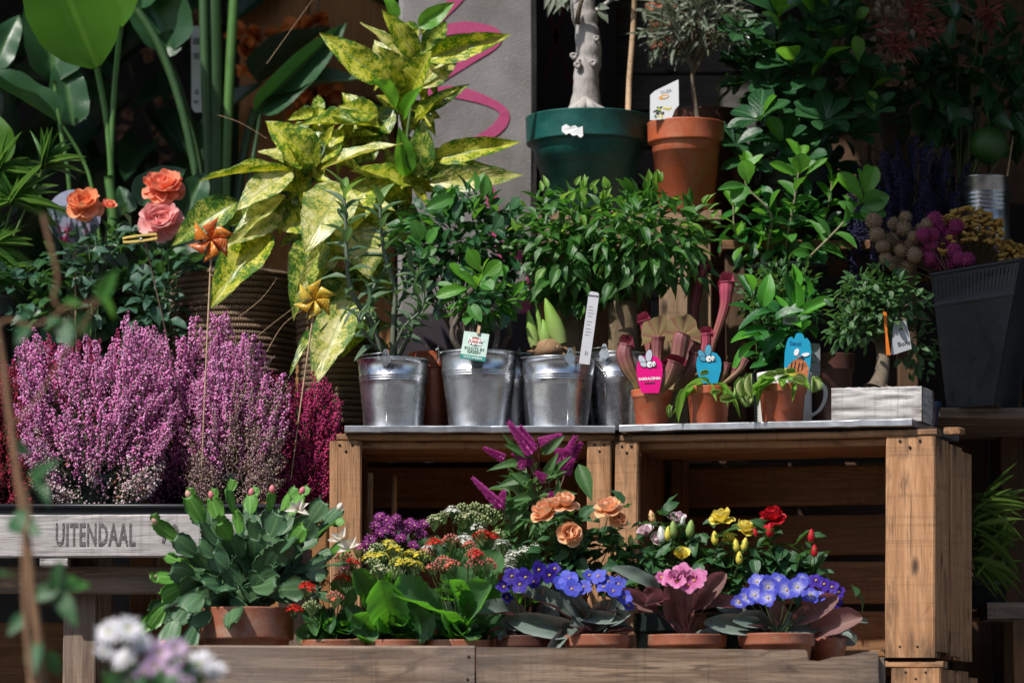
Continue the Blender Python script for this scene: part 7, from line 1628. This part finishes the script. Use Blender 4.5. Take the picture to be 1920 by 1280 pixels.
for (b, t, Y_, w_) in (((998,850),(955,793),-.13,1.25),((1000,845),(975,800),-.12,1.2),((1010,830),(1052,815),-.12,1.0),((1000,870),(962,850),-.11,.9),((940,950),(888,898),-.15,1.0),((935,955),(945,920),-.14,1.1),((945,860),(908,840),-.05,.9),((1050,880),(1078,820),-.06,1.2),((1070,860),(1090,830),-.05,1.0),((1025,900),(1005,885),-.12,1.0),((1033,945),(1034,922),-.13,1.0),((1060,890),(1075,860),-.08,1.0),((975,880),(985,850),-.12,1),((1040,850),(1070,845),-.08,1)):
    B_, T_ = P(*b, Y_), P(*t, Y_); d = T_ - B_; L = d.length * 1.05; ob('plume', random.choice(PLM), ce, T(B_) @ d.to_track_quat('Z', 'Y').to_matrix().to_4x4() @ Matrix.Rotation(ru(0, 6), 4, 'Z') @ Matrix.Diagonal((.046 * w_, .046 * w_, L, 1)))
    twig(ce, bez(cet, P((b[0] + 1010) / 2, b[1] + 60, -.08), B_, 7), .0017, plain('celosia_stem', (.22, .10, .08), .6) if 'celosia_stem' not in bpy.data.materials else bpy.data.materials['celosia_stem'])
CEL = LM('lance', G['celosia'], 5, curl=.3, fold=.2, wave=.015, side=.12)
for (b, t, w_, ro) in (((1000,860),(952,828),20,0),((985,870),(920,865),18,10),((1015,850),(1052,818),22,20),((995,890),(940,905),22,-10),((1005,900),(1060,880),16,0),((1085,870),(1112,935),30,10),((1010,930),(950,935),18,0),((990,940),(955,975),22,0),((1000,920),(965,880),18,0),((960,940),(968,990),20,0),((1000,960),(925,1010),22,10),((1020,900),(1040,850),18,0),((975,860),(948,812),12,0),((1030,900),(1060,850),14,-20),((940,960),(985,935),14,0),((1030,930),(1080,920),16,0)):
    LF(ce, CEL, b, t, -.11, w_ * 1.05, ro, -.03)
crown(ce, P(990, 950, -.09), (.055, .03, .065), 95, [CEL], (.035, .055), .26, cet, 20, droop=.3, tw_mat=M_stemg, ntw=10)

# ---- miniature roses
RG = 'miniature roses behind the violets'
PMo = petalmat('apricot_petal', (.94, .52, .14), (.94, .54, .28), tf=.3, edge=(.92, .68, .5)); PMp = petalmat('blush_petal', (.80, .55, .50), (.84, .66, .72)); PMy = petalmat('yellow_rose_petal', (.88, .62, .02), (.90, .76, .12), tf=.3, edge=(.90, .82, .3)); PMr = petalmat('red_rose_petal', (.50, .008, .015), (.62, .015, .03)); PMw = petalmat('white_petal', (.78, .74, .70), (.84, .82, .80))
OR_ = ((3, .5, 10), (5, .7, 28), (6, .9, 46), (7, 1.0, 64), (6, 1.04, 78)); CL_ = ((4, .8, 5), (5, .95, 20), (5, 1.05, 38))
def rosepot(label, u, v, Y, mat=None): return fpot('miniature_rose', label, 'rose', u, v, 100, Y, RG, mat=M_darkpot)
ro, rot_ = rosepot('miniature rose with apricot-orange blooms in front of the crate divider', 1085, 1150, -.10)
for (u, v, r_, tl) in ((1022,962,34,(-.4,-.7,1)),(1060,945,31,(.1,-.6,1)),(1068,1000,30,(.2,-.8,.3)),(1140,955,34,(0,-.5,1)),(1160,975,20,(.2,-1,.6)),(1035,950,26,(0,-.4,1))):
    rose(ro, u, v, -.20, r_ * .98, PMo, OR_, tl); twig(ro, bez(rot_, P((u+1085)/2, 1060, -.12), P(u, v + 14, -.195), 6), .0014, M_stemg)
bud(ro, 1162, 975, -.17, 30, pm('orange_bud', (.85, .34, .04)), (.1, -.4, 1), wr=.8)
rose_leaves(ro, [P(u, v, -.13) for (u, v) in ((1020,1040),(1060,1050),(1100,1030),(1090,990),(1130,1000),(1060,1020),(1120,1050),(1040,1070),(1080,1080),(1010,1060),(1140,1030),(1170,1050),(1100,1080),(1150,1080),(1060,1000),(1030,1090),(1090,1060))], 100, (.026, .042), RL, .022)
rp2, rpt = rosepot('miniature rose with pale pink blooms and greenish buds', 1235, 1150, -.10)
for (u, v, r_, tl) in ((1212,1000,24,(-.3,-.5,1)),(1268,978,28,(.1,-.4,1)),(1230,1012,20,(.3,-1,.3))): rose(rp2, u, v, -.15, r_, PMp, CL_, tl); twig(rp2, bez(rpt, P((u+1235)/2, 1080, -.12), P(u, v + 12, -.145), 6), .0014, M_stemg)
for (u, v, h, mt, tl) in ((1262,992,34,pm('green_bud', (.35, .48, .14)), (0,-.1,1)), (1294,990,34,bpy.data.materials['green_bud'], (.15,0,1)), (1240,1002,34,PMw,(-.1,0,1)), (1252,1000,30,PMy,(.1,0,1)), (1222,968,26,PMo,(-.2,0,1)), (1182,1012,22,bpy.data.materials['green_bud'],(0,0,1)), (1280,975,20,PMw,(.2,0,1)), (1165,1015,20,bpy.data.materials['green_bud'],(-.1,0,1))):
    bud(rp2, u, v, -.17, h, mt, tl); twig(rp2, bez(rpt, P((u+1235)/2, 1080, -.14), P(u, v + h/2 - 3, -.168), 6), .0013, M_stemg)
rose(rp2, 1278, 1044, -.17, 24, PMy, CL_, (0, -.5, .6))
rose_leaves(rp2, [P(u, v, -.13) for (u, v) in ((1190,1030),(1230,1040),(1270,1030),(1210,1060),(1250,1060),(1290,1050),(1180,1070),(1225,975),(1230,1080),(1300,1010),(1200,985),(1160,1050),(1260,1085),(1200,1090))], 80, (.025, .040), RL, .022)
ry, ryt = rosepot('miniature rose with yellow blooms and buds right of the pale pink one', 1370, 1150, -.10)
for (u, v, r_, tl) in ((1354,974,27,(0,-.4,1)),(1398,992,24,(.3,-.5,1)),(1368,1012,17,(0,-.6,1))): rose(ry, u, v, -.15, r_, PMy, OR_, tl); twig(ry, bez(ryt, P((u+1370)/2, 1080, -.12), P(u, v + 12, -.145), 6), .0015, M_stemg)
for (u, v, h, tl) in ((1340,1008,28,(-.05,0,1)),(1380,1022,26,(-.1,0,1)),(1396,1020,28,(.2,0,1)),(1386,1045,28,(0,0,1))): bud(ry, u, v, -.18, h, PMy, tl); twig(ry, bez(ryt, P((u+1370)/2 - 14, 1090, -.16), P(u, v + h/2 - 3, -.178), 6), .0014, M_stemg)
rose_leaves(ry, [P(u, v, -.13) for (u, v) in ((1330,1040),(1360,1050),(1320,1070),(1350,1080),(1400,1060),(1340,1020),(1310,1030),(1380,1090),(1420,1080),(1300,1020),(1330,1095),(1360,1060))], 76, (.025, .041), RL, .022)
rr2, rrt = rosepot('miniature rose with a deep red bloom and two separate red buds', 1470, 1150, -.09)
rose(rr2, 1448, 972, -.14, 32, PMr, OR_, (-.2, -.5, 1)); twig(rr2, bez(rrt, P(1455, 1060, -.12), P(1450, 988, -.138), 6), .0015, M_stemg)
for (u, v, h, tl) in ((1443,994,30,(0,-.2,1)),(1416,998,18,(-.3,0,1)),(1521,1004,28,(.05,0,1)),(1527,1032,26,(0,0,1))): bud(rr2, u, v, -.17, h, PMr, tl)
for (u, v) in ((1443,1008),(1521,1016),(1527,1044),(1416,1006)): twig(rr2, bez(rrt, P(u + 4, 1100, -.15), P(u, v, -.168), 6), .0015, M_stemg)
rose_leaves(rr2, [P(u, v, -.12) for (u, v) in ((1450,1030),(1480,1040),(1430,1050),(1470,1070),(1500,1050),(1450,1015),(1520,1070),(1550,1050),(1440,1085),(1475,1010),(1500,1080),(1535,1065))], 60, (.024, .041), RL, .020)

# ---- African violets
VG = 'african violets along the front of the crate'
VL = LM('spat', G['violet'], 5, curl=.4, fold=.05, serr=.05, ny=16, nx=8, cup=.45, wave=.03, teeth=-8.5); VLP = LM('spat', G['violet_p'], 4, curl=.25, fold=.05, serr=.05, ny=16, nx=8, cup=.4, wave=.03, teeth=-8.5)
M_stam = pm('violet_stamen', (.85, .60, .05))
def vp(name, c, c2, edge=None): return LM('round', petalmat(name, c, c2, tf=.3, var=.2, edge=edge, ctr=.1, ctrw=.5), 4, curl=.12, fold=.05, wave=.06, ny=6, nx=4)
VPd = vp('dark_violet_petal', (.035, .008, .20), (.045, .02, .34)); VPb = vp('blue_violet_petal', (.12, .10, .56), (.085, .11, .62)); VPw = vp('white_blue_petal', (.60, .60, .84), (.10, .11, .64)); VPk = vp('pink_violet_petal', (.62, .07, .32), (.72, .22, .46), (.80, .5, .6)); VPu = vp('purple_petal', (.06, .015, .28), (.08, .03, .40))
def violet(root, top, flowers, leaves, lm, Yk, n_under=8, stemm=M_stemr):
    for (b, t, w_, ro_, dY, mt) in leaves:
        o = LF(root, mt, b, t, Yk, w_ * .86, ro_, dY); twig(root, bez(top, P((b[0] + WMu(top)) / 2, (b[1] + 1195) / 2 + 4, Yk), P(*b, Yk), 5), .0022, stemm, 'leaf_stalk')
    for k in range(n_under): a = ru(0, 6.28); d = Vector((math.cos(a), math.sin(a) * .8, ru(.0, .6))); leaf(root, VL, top + d * .02, d, Vector((0, -.3, 1)) + rdir(.2), ru(.035, .055), ru(.028, .04))
    for (u, v, r_, dY) in flowers:
        c = P(u, v, Yk + dY); up = Vector((ru(-.5, .5), -1.1, ru(.1, .9))).normalized(); a = up.orthogonal().normalized(); b = up.cross(a); s = S(Yk) * r_ * .84
        m = MB(); m.lathe([(0, -.001), (.0022, 0), (.0022, .002), (0, .003)], 6, M=T(c) @ up.to_track_quat('Z', 'Y').to_matrix().to_4x4()); f = m.wobj('flower', M_stam, root); q0 = ru(0, 6)
        for k in range(5): q = q0 + 1.2566 * k; rad = a * math.cos(q) + b * math.sin(q); leaf(f, lm, c + rad * .001, rad + up * ru(.1, .35), up - rad * .2, s * (1.05 if k < 3 else .85), s * .95, 'petal')
        twig(root, bez(top, (top + c) / 2 + Vector((0, -.01, 0)), c - up * .001, 5), .0011, stemm, 'flower_stalk')
def WMu(p): return 960 + FP * p.x / (7 + p.y)
v1, v1t = fpot('african_violet', 'african violet with dark indigo flowers, leftmost of the violets', 'african violet', 985, 1192, 110, -.22, VG, mat=M_brownpot)
violet(v1, v1t, [(960,1080,20,-.05),(985,1082,22,-.06),(1010,1068,20,-.05),(1030,1078,20,-.05),(975,1095,20,-.07),(945,1100,18,-.04),(1000,1090,18,-.04),(1040,1066,16,-.03),(950,1120,14,-.03)], [((985,1160),(915,1125),46,30,-.06,VL),((1000,1180),(950,1160),40,0,-.04,VL),((1010,1165),(1045,1125),40,0,-.02,VL)], VPd, -.22)
v2, v2t = fpot('african_violet', 'african violet with mid-blue flowers beside the indigo one', 'african violet', 1118, 1190, 126, -.24, VG)
violet(v2, v2t, [(1068,1085,25,-.05),(1072,1104,24,-.07),(1095,1100,20,-.04),(1122,1080,20,-.04),(1140,1090,16,-.04),(1150,1108,22,-.06),(1170,1120,18,-.05),(1050,1092,20,-.03),(1178,1135,16,-.04),(1132,1100,16,-.05),(1105,1078,16,-.02),(1160,1095,18,-.03)],
    [((1075,1165),(1000,1085),44,25,-.04,VL),((1080,1180),(985,1170),52,-30,-.07,VL),((1100,1170),(1065,1110),44,0,-.05,VL),((1110,1175),(1145,1130),52,15,-.05,VL),((1130,1170),(1170,1150),34,20,-.06,VL),((1060,1190),(1038,1205),26,-10,-.07,VL),((1140,1160),(1180,1120),44,0,.0,VL),((1090,1150),(1135,1160),30,40,-.07,VL)], VPb, -.24)
v3, v3t = fpot('african_violet', 'african violet with frilly pink flowers and purple-backed leaves', 'african violet', 1285, 1190, 150, -.24, VG)
violet(v3, v3t, [(1258,1082,22,-.06),(1280,1074,24,-.06),(1302,1088,24,-.07),(1270,1090,20,-.07),(1290,1096,20,-.07),(1240,1082,14,-.04),(1312,1080,18,-.05),(1252,1090,16,-.05)],
    [((1268,1160),(1268,1098),66,0,-.07,VLP),((1235,1115),(1182,1058),34,10,-.05,VL),((1230,1140),(1165,1110),40,-20,-.06,VLP),((1240,1130),(1210,1110),36,0,-.04,VLP),((1300,1140),(1355,1080),46,10,-.05,VLP),((1320,1140),(1380,1120),36,-20,-.05,VLP),((1310,1110),(1290,1055),44,0,.02,VL),((1250,1130),(1228,1115),30,10,-.08,VLP)], VPk, -.24, 4, stemm=plain('violet_pink_stem', (.26, .09, .08), .6))
for dx in (-14, 4, 18):
    for k in range(14): q = rdir().normalized(); leaf(v3, VPk, P(1278 + dx, 1084, -.30), Vector((q.x, -.6, abs(q.z))), Vector((0, -1, .6)) + rdir(.4), .018, .016, 'petal')
v4, v4t = fpot('african_violet', 'african violet with white-centred blue flowers at the notch in the plank', 'african violet', 1452, 1188, 144, -.25, VG)
violet(v4, v4t, [(1415,1115,26,-.06),(1440,1100,26,-.04),(1475,1105,26,-.05),(1495,1100,26,-.06),(1420,1090,20,-.02),(1460,1090,22,-.02),(1400,1120,22,-.04),(1520,1115,22,-.04),(1535,1118,18,-.03),(1385,1128,18,-.02),(1505,1085,18,0),(1440,1120,20,-.07)],
    [((1430,1180),(1362,1165),46,-20,-.07,VL),((1440,1175),(1400,1155),44,0,-.06,VL),((1485,1165),(1565,1122),46,20,-.05,VLP),((1460,1170),(1450,1130),44,0,-.04,VLP),((1520,1190),(1605,1155),58,0,-.06,VLP),((1400,1160),(1350,1125),44,10,0,VL),((1480,1180),(1545,1165),40,10,-.03,VL)], VPw, -.25, 8, stemm=M_stemg)
v5, v5t = fpot('african_violet', 'african violet with small deep purple flowers, last at the right', 'african violet', 1545, 1196, 74, -.20, VG)
violet(v5, v5t, [(1530,1088,18,-.02),(1545,1095,18,-.02),(1560,1100,16,-.02),(1572,1110,16,-.02),(1550,1135,18,-.03),(1520,1092,14,0),(1562,1140,14,-.02),(1570,1128,12,-.0)], [((1570,1180),(1600,1205),36,20,-.02,VL),((1580,1165),(1622,1158),16,0,-.02,VL)], VPu, -.20, 6)

# ================================================================== sticks, peg, pinwheels
sg = thing('clothes_peg', 'yellow wooden clothes peg on top of the thin stick by the pink rose', 'clothes peg', P(262, 447, .05)); q = S(.05); MP_ = T(P(262, 447, .05)) @ Matrix.Rotation(R(-7), 4, 'Y'); M_yw = plain('yellow_painted_wood', (.74, .55, .14), .5, var=.1, nscale=40)
m = MB()
for (zo, sg_, ) in ((.0035, 1), (-.0035, -1)):
    pts = [(-32*q, 0), (-20*q, .004*sg_), (-4*q, .0052*sg_), (0, .0042*sg_), (6*q, .0055*sg_), (26*q, .0035*sg_), (33*q, .001*sg_)]
    for i in range(len(pts) - 1):
        (x0_, z0_), (x1_, z1_) = pts[i], pts[i+1]; m.box((x0_, -.005, 0), (x1_ + .0002, .005, 1), M=Matrix(((1, 0, 0, 0), (0, 1, 0, 0), ((z1_ - z0_) / (x1_ - x0_) * .4, 0, .0042 * sg_, zo * .35 + z0_ * .35 - (z1_ - z0_) / (x1_ - x0_) * .4 * x0_), (0, 0, 0, 1))))
m.obj('peg_body', M_yw, sg, MP_); m = MB(); m.tube([(2*q, -.0062, 0), (2*q, .0062, 0)], .0032, 10); m.obj('spring', M_tin, sg, MP_)
st1 = thing('thin_stick', 'thin dark stick under the yellow clothes peg', 'stick', P(315, 760, .12)); twig(st1, [P(272, 452, .05), P(290, 530, .06), P(316, 645, .09), P(335, 740, .13), P(345, 905, .14)], .0015, plain('dark_stick', (.22, .14, .10), .7), 'rod')
def mk_dots(name, c, dot):
    t = NT(name); v = t.n.new('ShaderNodeTexVoronoi'); v.inputs['Scale'].default_value = 120; t.link(t.coord('Object', None, False), v.inputs['Vector']); cc_ = t.mix(t.mapr(v.outputs['Distance'], .22, .30, 1, 0), c, dot); t.set(cc_, .3); t.translucent(cc_, .45); return t.mat
def pinwheel(label, u, v, r_, base, Y, mat, mat2, cat='pinwheel'):
    root = thing('pinwheel', label, cat, P(*base, Y), 'pinwheels on sticks among the heathers'); c = P(u, v, Y - .012); s = S(Y); R0 = r_ * s
    pt = wpath([(u + 1, v + 6, Y), ((u + base[0]) / 2, (v + base[1]) / 2, Y), (*base, Y)]); twig(root, pt, .0021, M_stick, 'stick', 8)
    for k in range(6):
        m = MB(); a = R(60 * k + 12); e = Vector((math.cos(a), 0, math.sin(a))); g = Vector((-math.sin(a), 0, math.cos(a)))
        n = 6
        for i in range(n + 1):
            t = i / n; m.v.append(c + e * R0 * t + Vector((0, -.001, 0))); m.v.append(c + (e * math.cos(.9) + g * math.sin(.9)) * R0 * t * (1 - .25 * t) * .9 + Vector((0, -.011 * math.sin(t * 3.1) - .002, 0)))
        for i in range(n): m.face([2*i, 2*i+1, 2*i+3, 2*i+2], 0)
        o = m.wobj('blade', (mat, mat2)[k % 2], root); mo = o.modifiers.new('s', 'SOLIDIFY'); mo.thickness = .0005
    m = MB(); m.lathe([(0, .009), (.004, .008), (.0055, .003), (.005, -.001), (.0035, -.004), (.0035, -.016), (0, -.016)], 12, M=T(P(u - 11 if r_ > 40 else u, v + 2, Y - .012))); m.wobj('hub', M_stick, root)
    return root
pinwheel('orange dotted pinwheel on a tall straight stick in front of the rope planter', 396, 450, 46, (377, 905), .03, mk_dots('orange_foil', (.85, .30, .04), (.9, .6, .3)), mk_dots('dark_orange_foil', (.72, .20, .05), (.9, .55, .35)))
pinwheel('yellow pinwheel on a leaning stick beside the speckled shrub', 590, 562, 42, (545, 900), .10, mk_dots('yellow_foil', (.80, .60, .08), (.9, .8, .4)), mk_dots('gold_foil', (.75, .50, .05), (.9, .75, .3)))
# dry grass stalks
dg = thing('dry_grass_stalks', 'few thin dry grass stalks arching over the large rope planter', 'grass', P(460, 700, .4)); 
for pts in ([(470,640,.3),(520,600,.32),(580,555,.34)], [(440,600,.35),(490,560,.35),(520,520,.35)], [(500,660,.3),(530,610,.32),(575,575,.3)], [(500,120,.6),(550,50,.6),(600,-20,.6)], [(405,215,.6),(450,230,.6),(500,260,.6)]): twig(dg, wpath(pts) , .0006, M_stick, 'stalk', 4)
twig(dg, wpath([(460,900,.3),(465,760,.3),(470,640,.3)]), .0006, M_stick, 'stalk', 4); 

# ================================================================== foreground: blurred vine and chrysanthemums
Yf = -2.3
vn = thing('foreground_vine', 'out-of-focus brown climbing stem crossing the left edge of the view', 'vine', (Xat(60, Yf), Yf, 0)); M_vine = plain('vine_bark', (.24, .13, .065), .8, nscale=60)
twig(vn, [Vector((Xat(95, Yf), Yf, 0))] + wpath([(82,1300,Yf),(72,1200,Yf),(60,1100,Yf),(52,1020,Yf),(35,900,Yf),(18,780,Yf),(0,640,Yf),(-30,500,Yf)]), .0068, M_vine); twig(vn, wpath([(60,1290,Yf-.05),(48,1150,Yf-.05),(45,1020,Yf-.05),(55,960,Yf-.05),(40,900,Yf-.05)]), .004, M_vine)
twig(vn, wpath([(-20,640,Yf),(10,600,Yf),(60,610,Yf),(105,590,Yf),(125,575,Yf),(165,570,Yf)]), .0020, M_vine); twig(vn, wpath([(80,400,Yf-.0),(92,450,Yf),(108,520,Yf),(100,560,Yf),(115,580,Yf)]), .0030, M_vine)
twig(vn, wpath([(20,800,Yf),(60,760,Yf),(100,700,Yf),(150,620,Yf),(185,560,Yf)]), .0018, M_vine)
VNL = LM('ovate', G['mid'], 4, curl=.2, fold=.15); VND = LM('ovate', G['rose'], 3, curl=.2, fold=.15)
for (b, t, w_, lm) in (((185,560),(215,510),34,VNL),((190,565),(222,600),34,VNL),((150,570),(120,560),20,VNL),((140,590),(170,630),34,VND),((110,595),(90,610),26,VND),((120,600),(130,650),36,VND),((60,1120),(130,1090),34,VND),((110,1100),(170,1090),40,VNL),((110,1110),(140,1170),34,VND),((105,1120),(110,1050),36,VND),((60,900),(90,860),30,VND),((40,1000),(10,960),30,VND),((50,1150),(15,1190),30,VND),((70,1200),(60,1270),36,VND),((30,960),(70,1000),34,VND),((60,880),(95,930),30,VND),((50,610),(30,640),26,VND),((20,830),(60,850),26,VND),((90,1220),(110,1270),34,VND),((40,600),(60,570),20,VND),((0,1080),(30,1060),24,VND)):
    LF(vn, lm, b, t, Yf, w_, ru(-20, 20), ru(-.05, .05)); twig(vn, [P(*b, Yf), P(b[0] * .6 + 20, b[1] + 18, Yf)], .0008, M_vine)
ch = thing('chrysanthemum', 'out-of-focus white and lilac chrysanthemums at the bottom left', 'flowers', (Xat(290, Yf), Yf, 0)); m = MB(); m.lathe(potlathe(.07, .13), 28); m.obj('pot', M_darkpot, ch, WM[ch.name])
CHW = LM('lance', petalmat('white_daisy_petal', (.82, .80, .84), (.86, .85, .88)), 3, curl=.15, fold=.2, nx=2); CHP = LM('lance', petalmat('lilac_daisy_petal', (.62, .40, .60), (.76, .58, .76)), 3, curl=.15, fold=.2, nx=2)
tpc = WM[ch.name].translation + Vector((0, 0, .11)); M_yc = pm('daisy_centre', (.45, .50, .12))
for (u, v, r_, k) in ((205,1185,30,0),(240,1180,32,0),(195,1222,24,0),(235,1235,28,0),(262,1205,26,0),(300,1225,30,1),(330,1215,26,1),(290,1250,28,1),(375,1248,36,0),(345,1262,30,1),(270,1262,26,1),(405,1262,26,0),(310,1270,26,1),(250,1275,22,1)):
    c = P(u, v, Yf + ru(-.02, .02)); daisy(ch, c, r_ * S(Yf), Vector((ru(-.6, .6), -.8, ru(.2, 1))), 15, CHP if k else CHW, M_yc, .26, 2); twig(ch, bez(tpc, (tpc + c) / 2 + Vector((0, -.01, 0)), c - Vector((0, 0, .003)), 6), .0014, M_stemg)
crown(ch, P(290, 1330, Yf), (.07, .05, .055), 90, [VND], (.022, .035), .6, tpc, 80)
